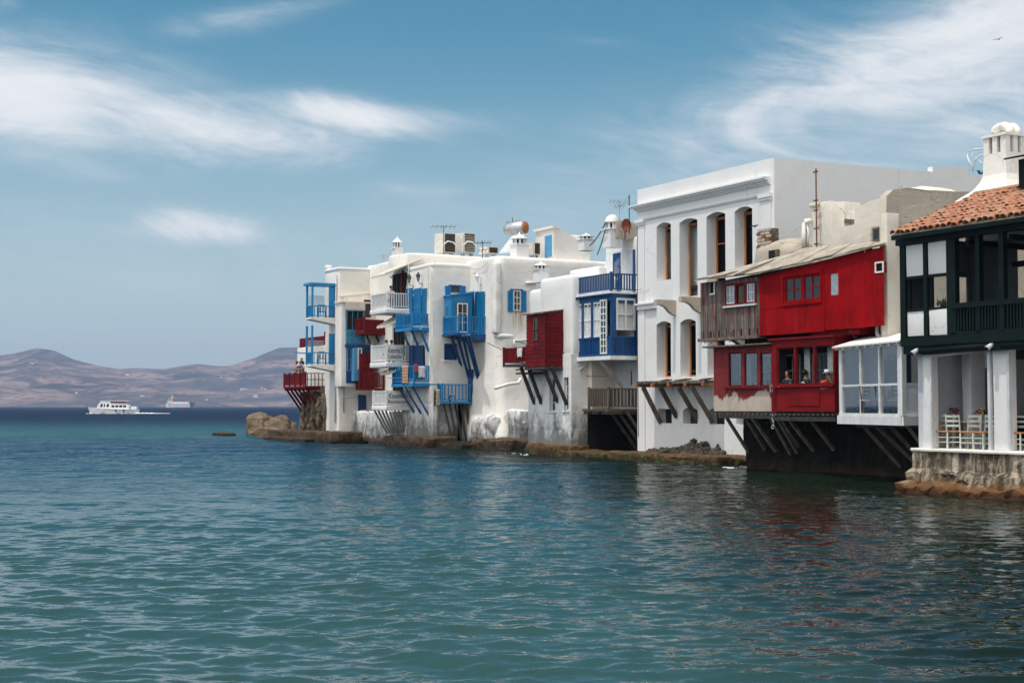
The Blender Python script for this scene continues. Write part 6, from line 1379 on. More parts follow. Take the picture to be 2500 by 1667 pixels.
# ================================================================== things on the roofs
def ac_unit(label, u0, u1, v0, v1, s, mat='brown', rows=7):
    pl = Pl('S', s); a0, a1, z0, z1 = pl.rect(u0, u1, v0, v1); am = a0 + (a1 - a0) * .26
    t = thing('air_conditioner', label, 'air conditioner', s, a0, z0 - .3)
    P('casing', MB().box((s - .7, am, z0), (s, a1, z1)).box((s - .9, am - .02, z0), (s - .1, am, z1 - .02)), 'acbox', t)
    P('side', MB().hexa([(s - .75, a0, z0), (s - .05, am - .03, z0), (s - .15, am - .03, z0), (s - .85, a0, z0)], [(s - .75, a0, z1), (s - .05, am - .03, z1), (s - .15, am - .03, z1), (s - .85, a0, z1)]), 'acbox', t)
    g_ = P('grille', MB().box((s + .002, am + .04, z0 + .05), (s + .02, a1 - .04, z1 - .05)), mat, t)
    for i in range(rows): z = z0 + .08 + (z1 - z0 - .16) * i / rows; piece('grille_bar', 'acbox' if rows > 8 else 'dark', g_, (s + .02, am + .05, z), (s + .028, a1 - .05, z + .02))
    if rows in (2, 10): P('hose', MB().tube([(s + .05, a0 + .1, z0 - .1), (s + .08, a0 + .15, z0 + .45), (s + .1, am + .2, z0 + .72), (s + .1, a1 - .2, z0 + .66), (s + .1, a1 + .1, z0 + .35)], .045, 7), 'whitetrim', t, True)
    for a in (am + .1, a1 - .1): piece('foot', 'steel', t, (s - .6, a - .04, z0 - .3), (s - .1, a + .04, z0))
ac_unit('tall brown-grilled air conditioner, leftmost on the roof', 1075, 1112, 569, 617, -80.5, rows=2)
ac_unit('tall air conditioner with pale grille wires on the roof', 1124, 1160, 569, 617, -80.5, rows=10)
ac_unit('low brown air conditioner box between the tall units and the solar panel', 1185, 1216, 602, 619, -76.0, rows=3)
ac_unit('narrow brown air conditioner right of the solar water heater', 1299, 1319, 592, 622, -74.0, rows=4)
def heater():
    s = -75.5; pl = Pl('S', s); t = thing('solar_water_heater', 'solar water heater with steel tank and tilted panel on the roof', 'water heater', s, pl.px(1250, 620)[0], pl.px(1250, 622)[1])
    a, z = pl.px(1252, 558); a2, z2 = pl.px(1275, 557); r = .42
    P('tank', MB().tube([(s - .6, a - .15, z), (s - .5, a - .1, z), (s + .2, a2 - .1, z2), (s + .35, a2, z2)], [.3, r, r, .36], 16), 'steel', t, True)
    P('tank_end', MB().tube([(s + .34, a2 - .005, z2), (s + .40, a2 + .03, z2)], .37, 16), 'orange', t, True)
    p0 = pl.px(1219, 620); p1 = pl.px(1250, 580)
    P('collector', MB().hexa([(s, p0[0], p0[1]), (s + 1.0, p0[0] + .3, p0[1]), (s + 1.0, p1[0] + .3, p1[1]), (s, p1[0], p1[1])], [(s, p0[0], p0[1] + .1), (s + 1., p0[0] + .3, p0[1] + .1), (s + 1., p1[0] + .3, p1[1] + .1), (s, p1[0], p1[1] + .1)]), 'greytrim', t)
    for dx in (0, .8): P('stand', MB().tube([(s + dx, p1[0] + .1, p0[1] - .2), (s + dx * .4, p1[0] + .1, p1[1] + .4)], .03, 6), 'steel', t)
    P('stand', MB().tube([(s + .1, a2 - .3, z2 - .3), (s + .1, a2 - .2, p0[1] - .2)], .04, 6), 'metal', t)
heater()
def pot(label, u, v0, v1, s, hw, style='spire', name='lantern_chimney'):
    w, z1 = S(u, v0, s); z0 = S(u, v1, s)[1]; return chimney_pot(name, label, s, w, z0, z1, hw, style)
pot('slender white spired chimney at the left end of the restaurant roof', 970, 575, 632, -84.5, .27)
pot('stubby white chimney beside the solar water heater tank', 1268, 566, 624, -73.6, .40)
pot('small white spired chimney on the stepped house far behind the navy gallery', 1431, 568, 600, -70., .35)
pot('white domed chimney with lantern slots behind the navy roof terrace', 1495, 524, 590, -57.0, .34, 'dome')
def stair_house():
    s = -73.3; pl = Pl('S', s); t = thing('stair_house', 'small sloping white stair house with narrow blue door on the roof', 'stair house', s, pl.px(1340, 630)[0], 11)
    q = [pl.px(*p) for p in [(1352, 640), (1352, 556), (1360, 553), (1395, 575), (1428, 597), (1440, 620), (1440, 640)]]
    P('wall', MB().prism([(s, a, z) for a, z in q], (-2.2, 0, 0)), 'lime', t)
    a0 = pl.px(1352, 600)[0]; P('door', MB().box((s - 1.0, a0 - .05, pl.px(1345, 624)[1]), (s - .15, a0 + .02, pl.px(1345, 572)[1])), 'ltblue', t)
    P('door_frame', MB().box((s - 1.1, a0 - .03, pl.px(1345, 624)[1]), (s - .05, a0 + .01, pl.px(1345, 568)[1])), 'lime', t); P('cap', MB().box((s - 2.3, a0 - .12, q[1][1] - .03), (s + .05, a0 + .35, q[1][1] + .12)), 'lime', t)
    P('rear_wall', MB().soft((s - 6, pl.px(1425, 600)[0], 10), (s - 2, pl.px(1478, 600)[0], S(1460, 577, s - 2)[1]), .1, .8, .02), 'lime', t, True)
stair_house()
def antenna(label, u, v0, v1, s, arms, mat='steel'):
    w, zt = S(u, v0, s); zb = S(u, v1, s)[1]; t = thing('tv_antenna', label, 'antenna', s, w, zb)
    P('pole', MB().tube([(s, w, zb - .2), (s, w, zt)], .025, 6), mat, t)
    for (f, L, n) in arms:
        z = zb + (zt - zb) * f; P('boom', MB().tube([(s, w - L / 2, z), (s, w + L / 2, z + .08)], .018, 5), mat, t)
        for i in range(n): a = w - L / 2 + L * i / max(1, n - 1); k = .10 + .1 * (i / n); P('element', MB().tube([(s - k, a, z - k * .8 + .08 * i / n), (s + k, a, z + k * .8 + .08 * i / n)], .012, 5), mat, t)
antenna('small tv antenna on a white stub at the left end of the roofs', 937, 622, 650, -86.0, [(.85, .9, 6)])
antenna('rusty tv antenna left of the tall air conditioners', 1083, 551, 625, -79.8, [(.95, 1.6, 6)], 'metal')
antenna('grey tv antenna right of the tall air conditioners', 1178, 588, 632, -75.0, [(.85, 1.1, 6), (.45, .5, 3)], 'brown')
antenna('thin antenna rising above the solar tank', 1251, 531, 575, -75.9, [(.7, .8, 5)], 'metal')
antenna('tall tv antenna beside the domed chimney', 1512, 490, 590, -56.6, [(.96, 1.0, 6), (.85, .5, 4)], 'steel')
antenna('bare dark mast behind the navy roof terrace', 1536, 478, 560, -56.0, [(.97, .06, 1)], 'black')
def dish():
    s = -56.2; pl = Pl('S', s); w, z = pl.px(1529, 550); t = thing('satellite_dish', 'rusty red satellite dish in front of the rough block behind the navy terrace', 'satellite dish', s, w, z - .5)
    m = MB(); R = .27; n = 18; rings = []
    for i in range(5): r = R * i / 4 + .004; rings.append([(s - .10 + .12 * (r / R) ** 2, w + r * math.cos(6.2832 * k / n), z + r * 1.15 * math.sin(6.2832 * k / n)) for k in range(n)])
    P('reflector', MB().loft(rings + [[(p[0] - .02, p[1], p[2]) for p in rings[-1]]]), 'rustdish', t, True); P('arm', MB().tube([(s, w, z - .3), (s + .3, w - .1, z)], .015, 5), 'metal', t); P('mount', MB().tube([(s - .1, w, z), (s - .12, w, z - .7)], .03, 6), 'metal', t)
    q = pl.rect(1515, 1562, 538, 576); P_ = thing('rough_block', 'rough beige masonry block behind the red satellite dish', 'wall', s - 1, q[0], 10); P('wall', rough(MB().soft((s - 1.4, q[0], F(1520, 580, 37.7)[1] - .2), (s - .4, q[1] + .8, q[3]), .05, .25, .02), .03, 2, 3), 'stucco', P_, True, True)
MT['rustdish'] = M('rust_red_dish', (.34, .085, .045), (.24, .06, .035), 5, rough=.6, bump=.1)
dish()
# coil of cables by the tall chimney
def coil():
    w = 33.0; s0, z0 = F(2405, 405, w); t = thing('cable_coil', 'tangled coil of white and black cables hung on the tall chimney', 'cable', s0, w, z0)
    def pth(uv): return [(F(u, v, w)[0], w + .03 * i, F(u, v, w)[1]) for i, (u, v) in enumerate(uv)]
    P('white_cable', MB().tube(pth([(2376, 406), (2364, 394), (2357, 380), (2362, 367), (2380, 363), (2400, 362), (2414, 370), (2416, 400)]), .022, 6), 'whitetrim', t, True)
    P('white_cable', MB().tube(pth([(2375, 418), (2376, 395), (2388, 380), (2403, 376), (2414, 380)]), .02, 6), 'whitetrim', t, True)
    P('grey_cable', MB().tube(pth([(2368, 368), (2374, 382), (2390, 395), (2404, 406), (2412, 400), (2414, 388), (2400, 385), (2388, 398)]), .014, 6), 'steel', t, True)
    for k in range(4): P('black_cable', MB().tube(pth([(2397 + 11 * math.cos(a + k), 419 + (5 + k) * math.sin(a) - k) for a in [6.4 * i / 14 for i in range(15)]]), .022, 6), 'black', t, True)
coil()

# ================================================================== lamps, cloths, small fittings
def lantern(label, s, w, z, mat='black', glow=None, k=1.):
    t = thing('wall_lantern', label, 'lantern', s, w, z)
    P('bracket', MB().tube([(s, w, z), (s, w - .12 * k, z + .02), (s, w - .22 * k, z + .12 * k)], .015 * k, 6), mat, t); c = (s, w - .22 * k, z + .14 * k)
    P('lamp_body', MB().lathe(c, [(.03 * k, 0), (.06 * k, .04 * k), (.10 * k, .24 * k), (.13 * k, .26 * k), (.06 * k, .36 * k), (.02 * k, .44 * k)], 8), mat, t); P('glass', MB().lathe((c[0], c[1], c[2] + .05 * k), [(.064 * k, 0), (.1 * k, .18 * k)], 6), glow or 'greytrim', t)
for (u, v, l) in [(1009, 698, 'black wall lantern left above the upper azure balcony doors'), (1031, 694, 'black wall lantern right above the upper azure balcony doors')]: s, z = F(u, v, 36.25); lantern(l, s, 36.25, z, k=1.25)
s, z = F(1175, 695, WB); lantern('white wall lantern on the rounded house above the blue corner balcony', s, WB, z, 'whitetrim', k=1.2)
s, z = F(1893, 968, 32.6); lantern('small brass lantern on the corner post of the red dining room', s, 32.6, z, 'metal', 'whitetrim', .8)
def hook():
    s, z = F(1892, 1012, 32.6); t = thing('rope_hook', 'thin hanging rope with a ring below the red dining room', 'rope', s, 32.6, z)
    P('rope', MB().tube([(s, 32.5, z), (s - .06, 32.5, z - .14), (s + .05, 32.5, z - .28), (s - .02, 32.5, z - .36)], .014, 6), 'greytrim', t, True)
    P('ring', MB().tube([(s + .07 * math.cos(a), 32.5, z - .43 + .07 * math.sin(a)) for a in [6.2832 * i / 12 for i in range(13)]], .014, 6), 'greytrim', t, True)
hook()
def cloth(label, pl, u0, u1, v0, v1, d, mat, name='towel', cat='towel', hangs=True):
    a0, a1, z0, z1 = pl.rect(u0, u1, v0, v1); nx, nz = 9, 10; m = MB(); vs = []
    for j in range(nz + 1):
        for i in range(nx + 1):
            f = i / nx; g_ = j / nz; vs.append(pl.pt(a0 + (a1 - a0) * f + .01 * math.sin(j), z1 - (z1 - z0) * g_ - .03 * math.sin(f * 9) * g_, d + .02 + .025 * math.sin(f * 11 + j * .4) * g_))
    m.add(vs, [(j * (nx + 1) + i, j * (nx + 1) + i + 1, (j + 1) * (nx + 1) + i + 1, (j + 1) * (nx + 1) + i) for j in range(nz) for i in range(nx)])
    p = pl.pt((a0 + a1) / 2, z0, d); o = solo(name, m, mat, label, cat, *p, smooth=True); md = o.modifiers.new('t', 'SOLIDIFY'); md.thickness = .012; return o
def stripes(name, cols, sc, ax=2):
    m, g = newmat(name); P_ = g.pos(); c = g.n('ShaderNodeSeparateXYZ', {0: P_}).outputs[ax]; n = g.noise(P_, 9, 3)
    f = g.m('FRACT', g.m('ADD', g.m('MULTIPLY', c, sc), g.m('MULTIPLY', n, .35))); col = cols[0]
    for i, k in enumerate(cols[1:]): col = g.mix(g.ramp(f, (i + 1) / len(cols) - .03, (i + 1) / len(cols) + .03), col, k)
    finish(g, col, .9, n, .3, .01); MT[name] = m
stripes('patterned_cloth', [(.45, .08, .07), (.55, .48, .36), (.20, .22, .14), (.5, .2, .1)], 5.5); stripes('striped_cloth', [(.02, .02, .02), (.5, .4, .28), (.38, .03, .03), (.55, .5, .42)], 1.1, 0)
flat('terry_white', (.74, .70, .70)); flat('red_cloth', (.45, .06, .08))
sN = F(1049, 937, 36.27)[0]; wo_ = S(1010, 937, sN)[0]; pA = Pl('F', wo_); pB_ = Pl('S', sN)
cloth('patterned striped towel hanging on the lower azure balcony front', pA, 983, 998, 893, 938, .02, 'patterned_cloth')
cloth('red and white cloth tossed over the lower azure balcony corner', pB_, 1011, 1019, 889, 908, .02, 'red_cloth')
cloth('white towel over the lower azure balcony rail, camera side', pB_, 1021, 1036, 894, 921, .02, 'terry_white')
cloth('striped dark cloth hanging from the blue beam over the lowest azure balcony', Pl('S', SA + .34), 1059, 1074, 950, 990, .02, 'striped_cloth')
cloth('white cloth knotted on the dark red balcony rail', Pl('F', 34.12), 1265, 1277, 850, 872, .03, 'terry_white')
def ring_toy():
    s = F(1160, 980, WB)[0] - .25; w, z = S(1104, 973, s); t = thing('swim_ring', 'striped swim ring lying on the lowest azure balcony', 'swim ring', s, w, z - .2)
    P('ring', MB().tube([(s, w + .2 * math.cos(a), z + .2 * math.sin(a)) for a in [6.2832 * i / 20 for i in range(21)]], .06, 8), 'striped_cloth', t, True)
ring_toy()

# ================================================================== furniture
def copy_tree(o, parent=None):
    c = o.copy(); COL.objects.link(c); c.parent = parent
    for ch in list(o.children): copy_tree(ch, c)
    return c
def taverna_chair(name, frame, seat):
    t = thing_w(name, 'x', 'chair', (0, 0, 0))
    for x in (-.19, .19): P('leg', MB().bar((x, -.18, 0), (x, -.18, .46), .035, .035), frame, t); P('leg', MB().bar((x, .19, 0), (x, .19, .45), .035, .035), frame, t); P('back_post', MB().bar((x, .19, .45), (x * 1.02, .25, .93), .035, .035), frame, t)
    for z, y in ((.62, .21), (.75, .228), (.88, .244)): P('back_slat', MB().box((-.18, y - .01, z - .03), (.18, y + .01, z + .03)), frame, t)
    P('seat', MB().soft((-.22, -.21, .44), (.22, .21, .48), .018, .2, 0), seat, t, True)
    for z in (.14, .27):
        for x in (-.19, .19): P('stretcher', MB().bar((x, -.17, z), (x, .18, z), .022, .022), frame, t)
        P('stretcher', MB().bar((-.18, -.18, z + .03), (.18, -.18, z + .03), .022, .022), frame, t); P('stretcher', MB().bar((-.18, .19, z + .03), (.18, .19, z + .03), .022, .022), frame, t)
    return t
flat('sage_paint', (.60, .63, .57)); flat('rush_seat', (.50, .21, .07)); flat('dark_chair', (.10, .10, .11)); flat('pale_seat', (.55, .47, .36)); flat('bench_grey', (.16, .18, .20))
proto = taverna_chair('taverna_chair', 'sage_paint', 'rush_seat'); first = True
for (u, wq, a, l) in [(2304, 29.55, 20, 'pale green taverna chair, leftmost in the open restaurant doorway'), (2335, 29.75, -160, 'pale green taverna chair beside the first flower vase'), (2369, 29.50, 12, 'pale green taverna chair in the middle of the open doorway'),
                   (2402, 29.55, -8, 'pale green taverna chair right under the second flower vase'), (2428, 30.4, 170, 'pale green taverna chair half hidden behind the white pier'), (2482, 29.55, 15, 'pale green taverna chair in the doorway right of the white pier'), (2345, 30.7, 180, 'pale green taverna chair set back behind the doorway tables')]:
    c = proto if first else copy_tree(proto); first = False; s, _ = F(u, 1050, wq); x, y = XY(s, wq); c.location = (x, y, 1.245); c.rotation_euler = (0, 0, TH + rad(a)); tag(c, l, 'chair', 'pale green taverna chairs on the quay')
pd = taverna_chair('dining_chair', 'dark_chair', 'pale_seat'); first = True
for (s, w, a, l) in [(-34.4, 31.95, 90, 'dark ladder-back chair with pale seat behind the left glass of the bay'), (-33.5, 31.75, 180, 'dark ladder-back chair in the middle of the glazed bay'), (-32.5, 31.5, 90, 'dark ladder-back chair nearest the camera in the glazed bay')]:
    c = pd if first else copy_tree(pd); first = False; x, y = XY(s, w); c.location = (x, y, 2.125); c.rotation_euler = (0, 0, TH + rad(a)); tag(c, l, 'chair', 'dark chairs in the glazed bay')
def plastic_chair(name, mat):
    t = thing_w(name, 'x', 'chair', (0, 0, 0))
    for x in (-.24, .24):
        for y in (-.22, .22): P('leg', MB().bar((x * 1.05, y * 1.1, 0), (x, y, .42), .05, .05), mat, t)
        P('armrest', MB().box((x - .03, -.24, .64), (x + .03, .24, .67)).bar((x, -.22, .42), (x, -.22, .65), .04, .04), mat, t)
    P('seat', MB().soft((-.26, -.24, .40), (.26, .24, .44), .02, .2, 0), mat, t, True)
    P('back_frame', MB().bar((-.24, .23, .42), (-.22, .32, .88), .05, .04).bar((.24, .23, .42), (.22, .32, .88), .05, .04).bar((-.23, .32, .87), (.23, .32, .87), .04, .06), mat, t)
    for i in range(4): x = -.14 + .093 * i; P('back_slat', MB().bar((x, .24, .45), (x, .315, .85), .045, .02), mat, t)
    return t
pp = plastic_chair('plastic_chair', 'teal'); sN_ = F(822, 780, 35.2)[0]; wv = S(761, 780, sN_)[0]
for k, (vf, l) in enumerate([(775, 'blue plastic armchair on the upper blue veranda'), (890, 'blue plastic armchair on the lower blue veranda')]):
    c = pp if k == 0 else copy_tree(pp); s = sN_ - .55; w, _ = S(786, vf, s); x, y = XY(s, w); c.location = (x, y, S(790, vf, sN_)[1]); c.rotation_euler = (0, 0, TH + rad(75)); tag(c, l, 'chair', 'blue plastic chairs on the verandas')
def table(label, u, w, z, mat='whitetrim', h=.74, r=.33):
    s, _ = F(u, 1050, w); t = thing('bistro_table', label, 'table', s, w, z)
    P('table_top', MB().soft((s - r, w - r, z + h - .03), (s + r, w + r, z + h), .012, .3, 0), mat, t, True); P('column', MB().tube([(s, w, z), (s, w, z + h - .03)], .03, 8), mat, t)
    P('base', MB().bar((s - .25, w, z + .02), (s + .25, w, z + .02), .06, .04).bar((s, w - .25, z + .021), (s, w + .25, z + .021), .06, .04), mat, t); return s
def flowers(label, s, w, z, cols, seed):
    t = thing('flower_vase', label, 'flowers', s, w, z); rng = random.Random(seed)
    P('vase', MB().lathe((s, w, z), [(.045, 0), (.06, .05), (.05, .12), (.065, .17)], 12), 'whitetrim', t, True)
    lm = MB()
    for i in range(26): a = rng.uniform(0, 6.28); r = rng.uniform(.04, .16); h = rng.uniform(.18, .34); p = Vector((s + r * math.cos(a), w + r * math.sin(a), z + h)); q = Vector((rng.uniform(-.04, .04), rng.uniform(-.04, .04), .05)); n = Vector((-q.y, q.x, 0)) + Vector((.015, .01, 0)); lm.add([p, p + q * .5 + n, p + q, p + q * .5 - n], [(0, 1, 2, 3)])
    o = P('leaves', lm, 'leaf', t); o['kind'] = 'stuff'
    for i in range(22): a = rng.uniform(0, 6.28); r = rng.uniform(0, .15); P('blossom', MB().ball((s + r * math.cos(a), w + r * math.sin(a), z + .24 + rng.uniform(0, .13) - r * .3), rng.uniform(.022, .04), 7, 5), cols[i % len(cols)], t)
MT['leaf'] = M('dark_leaf', (.03, .06, .02), (.02, .035, .015), 9, rough=.6, bump=0)
flat('pink_petal', (.50, .08, .14)); flat('magenta_petal', (.35, .03, .10)); flat('yellow_petal', (.62, .42, .08)); flat('purple_petal', (.20, .05, .16))
s = table('white bistro table with pink flowers in the open doorway', 2330, 30.15, 1.245); flowers('pink and magenta flowers in a white vase on the left doorway table', s, 30.15, 1.985, ['pink_petal', 'magenta_petal', 'purple_petal'], 1)
s = table('white bistro table with yellow flowers near the white pier', 2394, 30.1, 1.245); flowers('yellow and pink flowers in a white vase on the right doorway table', s, 30.1, 1.985, ['yellow_petal', 'magenta_petal', 'pink_petal', 'yellow_petal'], 2)
t = thing('bench', 'long dark bench along the back of the glazed bay', 'bench', -35, 32.9, 2.12); P('seat', MB().soft((-35.9, 32.6, 2.50), (-34.2, 33.3, 2.58), .03, .3, 0), 'bench_grey', t, True)
for s in (-35.8, -34.4): P('leg', MB().box((s, 32.65, 2.12), (s + .1, 33.2, 2.5)), 'bench_grey', t)
solo('cushion', MB().soft((-35.0, 32.75, 2.58), (-34.5, 33.1, 2.98), .12, .1, .02), 'pale_seat', 'plump tan cushion standing on the bench inside the glazed bay', 'cushion', -34.75, 32.9, 2.58, True, True)
s, z = F(2297, 756, 28.9); t = thing('pot_plant', 'small dark pot plant on the green gallery window ledge', 'plant', s, 29.0, z); P('pot', MB().lathe((s, 29.0, z), [(.07, 0), (.09, .1), (.1, .11)], 10), 'dark', t)
rng = random.Random(5); lm = MB()
for i in range(40): a = rng.uniform(0, 6.28); r = rng.uniform(0, .2); p = Vector((s + r * math.cos(a), 29.0 + r * .5 * math.sin(a), z + .1)); q = p + Vector((.08 * math.cos(a), .05 * math.sin(a), rng.uniform(.08, .26))); n = Vector((.025, .01, .01)); lm.add([p, (p + q) / 2 + n, q, (p + q) / 2 - n], [(0, 1, 2, 3)])
o = P('leaves', lm, 'leaf', t); o['kind'] = 'stuff'
for (u, v, l) in [(2241, 858, 'grey spotlight under the green beam left of the doorway'), (2424, 845, 'grey spotlight under the green beam on the white pier')]:
    s, z = F(u, v, 28.95); t = thing('spotlight', l, 'spotlight', s, 28.95, z); P('housing', MB().tube([(s + .02, 29.0, z + .1), (s - .05, 28.78, z - .06)], [.05, .075], 12), 'greytrim', t, True); P('lens', MB().tube([(s - .05, 28.785, z - .058), (s - .052, 28.775, z - .066)], .06, 12), 'glass', t); P('bracket', MB().tube([(s, 29.0, z + .1), (s, 29.05, z + .25)], .02, 6), 'black', t)

# sagging cables between the roofs and down the walls
def cable(label, p, q, sag, r=.016, mat='black'):
    p, q = Vector(p), Vector(q); n = 14; pt = [p + (q - p) * (i / n) - Vector((0, 0, sag * 4 * (i / n) * (1 - i / n))) for i in range(n + 1)]
    solo('overhead_cable', MB().tube(pt, r, 5), mat, label, 'cable', *pt[n // 2], smooth=True)
A3 = lambda u, v, s: (s, *S(u, v, s))
B3 = lambda u, v, w: (F(u, v, w)[0], w, F(u, v, w)[1])
cable('black cable sagging from the domed chimney down to the left', A3(1478, 545, -56.9), A3(1440, 600, -60.), .12, .03); cable('second black cable hanging from the domed chimney', A3(1478, 560, -56.9), A3(1458, 622, -58.), .08, .025)
cable('thin cable looping over the top of the rounded house', A3(1150, 655, -75.6), B3(1190, 640, 38.7), .2, .018, 'pipe'); cable('white cable slung from the cream stepped wall to the tall house', B3(1975, 532, 35.0), B3(1900, 578, 35.6), .15, .016, 'whitetrim')
cable('thin grey wire across the beige wall under the navy gallery', B3(1402, 915, 35.95), B3(1482, 918, 35.95), .03, .014, 'metal'); cable('grey wire running down the wall beside the lower azure balcony', B3(1052, 660, 36.2), B3(1052, 1040, 36.2), 0., .02, 'pipe')

# ================================================================== people
def skin_mesh(verts, edges, root=0, sub=1):
    me = bpy.data.meshes.new('sk'); me.from_pydata([v[:3] for v in verts], edges, []); o = bpy.data.objects.new('sk', me); COL.objects.link(o)
    o.modifiers.new('s', 'SKIN'); sv = me.skin_vertices[0].data
    for i, v in enumerate(verts): r = v[3]; sv[i].radius = (r, r) if not isinstance(r, tuple) else r; sv[i].use_root = i == root
    m = o.modifiers.new('u', 'SUBSURF'); m.levels = m.render_levels = sub
    dg = bpy.context.evaluated_depsgraph_get(); out = bpy.data.meshes.new_from_object(o.evaluated_get(dg)); bpy.data.objects.remove(o)
    out.polygons.foreach_set('use_smooth', [True] * len(out.polygons)); return out
flat('skin', (.42, .22, .14), .5); flat('tan_skin', (.30, .15, .09), .5)
for n_, c_ in [('hair_black', (.012, .01, .009)), ('hair_brown', (.05, .028, .016)), ('shirt_black', (.012, .012, .014)), ('shirt_red', (.48, .03, .02)), ('shirt_white', (.7, .7, .7)), ('shirt_navy', (.03, .05, .11)), ('shirt_teal', (.10, .22, .23)), ('trouser', (.04, .045, .06)), ('hat_white', (.72, .73, .76)), ('shirt_pink', (.45, .22, .2))]: flat(n_, c_)
def person(label, s, w, z, face, shirt, hair, pose='sit', lean=0., hat=False, arms='rest', logo=False, longhair=False, sk='skin', turn=0.):
    """one continuous skinned body; z is the seat or floor height; faces the sea (local -y) turned by 'face' degrees"""
    x, y = XY(s, w); t = thing_w('person', label, 'person', (x, y, z), TH + rad(face)); J = []; E = []
    def j(p, r, par=None): J.append((*p, r)); (E.append((par, len(J) - 1)) if par is not None else None); return len(J) - 1
    hip = .10 if pose == 'sit' else .92; ly = -lean
    pel = j((0, 0, hip), (.15, .11)); sp = j((0, ly * .3, hip + .22), (.13, .095), pel); ch = j((0, ly * .7, hip + .42), (.16, .105), sp); nb = j((0, ly * .95, hip + .56), .055, ch); nt = j((0, ly - .01, hip + .62), .05, nb)
    hx, hy = math.sin(turn) * .02, -math.cos(turn) * .02
    jw = j((hx, ly + hy, hip + .67), (.062, .075), nt); sk_ = j((hx * .3, ly + hy * .2, hip + .75), (.078, .095), jw); tp = j((0, ly + .01, hip + .83), (.055, .07), sk_)
    ns_ = j((math.sin(turn) * .11, ly - math.cos(turn) * .11, hip + .715), .012, sk_)
    sh = []; hands = []
    for d in (-1, 1):
        a = j((d * .17, ly * .85, hip + .49), .062, ch)
        if arms == 'rest': e = (d * .25, ly - .18, hip + .27); h = (d * .06 + (.1 if d < 0 else 0), ly - .36, hip + .27)
        elif arms == 'face': e = (d * .22, ly - .20, hip + .24); h = (d * .06, ly - .16, hip + .58) if d > 0 else (d * .1, ly - .4, hip + .26)
        else: e = (d * .24, .03, hip + .24); h = (d * .22, -.12, hip + .02)
        e = j(e, .043, a); wr = j(h, .028, e); dv = (Vector(h) - Vector(J[e][:3])).normalized(); pm = Vector(h) + dv * .07; pl_ = j(tuple(pm), (.036, .018), wr)
        up = Vector((0, 0, 1)) if abs(dv.z) < .8 else Vector((0, 1, 0)); sd = dv.cross(up).normalized()
        for k in range(4): b = pm + sd * (.027 - .018 * k) + dv * .02; f1 = j(tuple(b + dv * (.03, .036, .034, .026)[k]), .009, pl_); j(tuple(b + dv * (.055, .065, .06, .045)[k] - up * .018), .008, f1)
        th = j(tuple(Vector(h) + dv * .03 + sd * .04), .011, wr); j(tuple(Vector(h) + dv * .06 + sd * .055), .009, th)
        lg = j((d * .10, -.02, hip - .06), .085, pel)
        if pose == 'sit': kn = j((d * .13, -.24, hip - .22), .062, lg); an = j((d * .12, -.10, hip - .55), .04, kn); j((d * .12, -.20, hip - .60), .035, an)
        else: kn = j((d * .10, -.02, .49), .06, lg); an = j((d * .10, .02, .08), .038, kn); j((d * .11, -.14, .04), .035, an)
        sh.append((a, e))
    me = skin_mesh(J, E); me.name = 'body'; me.materials.append(MT[sk]); o = bpy.data.objects.new('body', me); COL.objects.link(o); o.parent = t
    g4 = lambda i, r: (*J[i][:3], r)
    V = [g4(pel, (.165, .125)), g4(sp, (.148, .112)), g4(ch, (.178, .122)), (0, ly * .93, hip + .53, (.085, .075))]; EE = [(0, 1), (1, 2), (2, 3)]
    for a, e in sh: V.append(g4(a, .076)); EE.append((2, len(V) - 1)); m_ = (Vector(J[a][:3]) * .35 + Vector(J[e][:3]) * .65); V.append((*m_, .06)); EE.append((len(V) - 2, len(V) - 1))
    sm = skin_mesh(V, EE); sm.name = 'shirt'; sm.materials.append(MT[shirt]); so = bpy.data.objects.new('shirt', sm); COL.objects.link(so); so.parent = t
    V = [g4(pel, (.16, .125))]; EE = []
    for i, v in enumerate(J):
        pass
    lv = [(pel, None)]; base = len(V)
    for d in (-1, 1):
        if pose == 'sit': ch_ = [(d * .10, -.02, hip - .06, .10), (d * .13, -.24, hip - .22, .076), (d * .12, -.10, hip - .50, .055)]
        else: ch_ = [(d * .10, -.02, hip - .08, .10), (d * .10, -.02, .49, .075), (d * .10, .02, .12, .06)]
        p = 0
        for c in ch_: V.append(c); EE.append((p, len(V) - 1)); p = len(V) - 1
    tm = skin_mesh(V, EE); tm.name = 'trousers'; tm.materials.append(MT['trouser']); to = bpy.data.objects.new('trousers', tm); COL.objects.link(to); to.parent = t
    hm = MB(); hc = (0, ly + .015, hip + .765); hm.ball(hc, (.098, .112, .105), 14, 9)
    hm.v = [(x_, max(y_, ly - .055 + .25 * max(0, (hip + .78) - z_) * 2), z_) if z_ < hip + .80 else (x_, y_, z_) for x_, y_, z_ in hm.v]
    if longhair: hm.loft([[(rx * math.cos(6.2832 * k / 10), ly + .05 + ry * math.sin(6.2832 * k / 10), hip + zz) for k in range(10)] for rx, ry, zz in [(.06, .03, .48), (.10, .05, .56), (.10, .06, .66), (.09, .07, .76)]])
    ho = P('hair', hm, hair, t, True)
    for d in (-1, 1): P('eye', MB().ball((d * .032 + math.sin(turn) * .09, ly - .092, hip + .745), .011, 6, 5), 'hair_black', t)
    if hat: P('hat', MB().lathe((0, ly, hip + .80), [(.16, 0), (.17, .012), (.10, .018), (.098, .09), (.08, .115), (.02, .11)], 18), 'hat_white', t, True); P('hat_band', MB().lathe((0, ly, hip + .818), [(.101, 0), (.1, .028)], 18), 'shirt_navy', t)
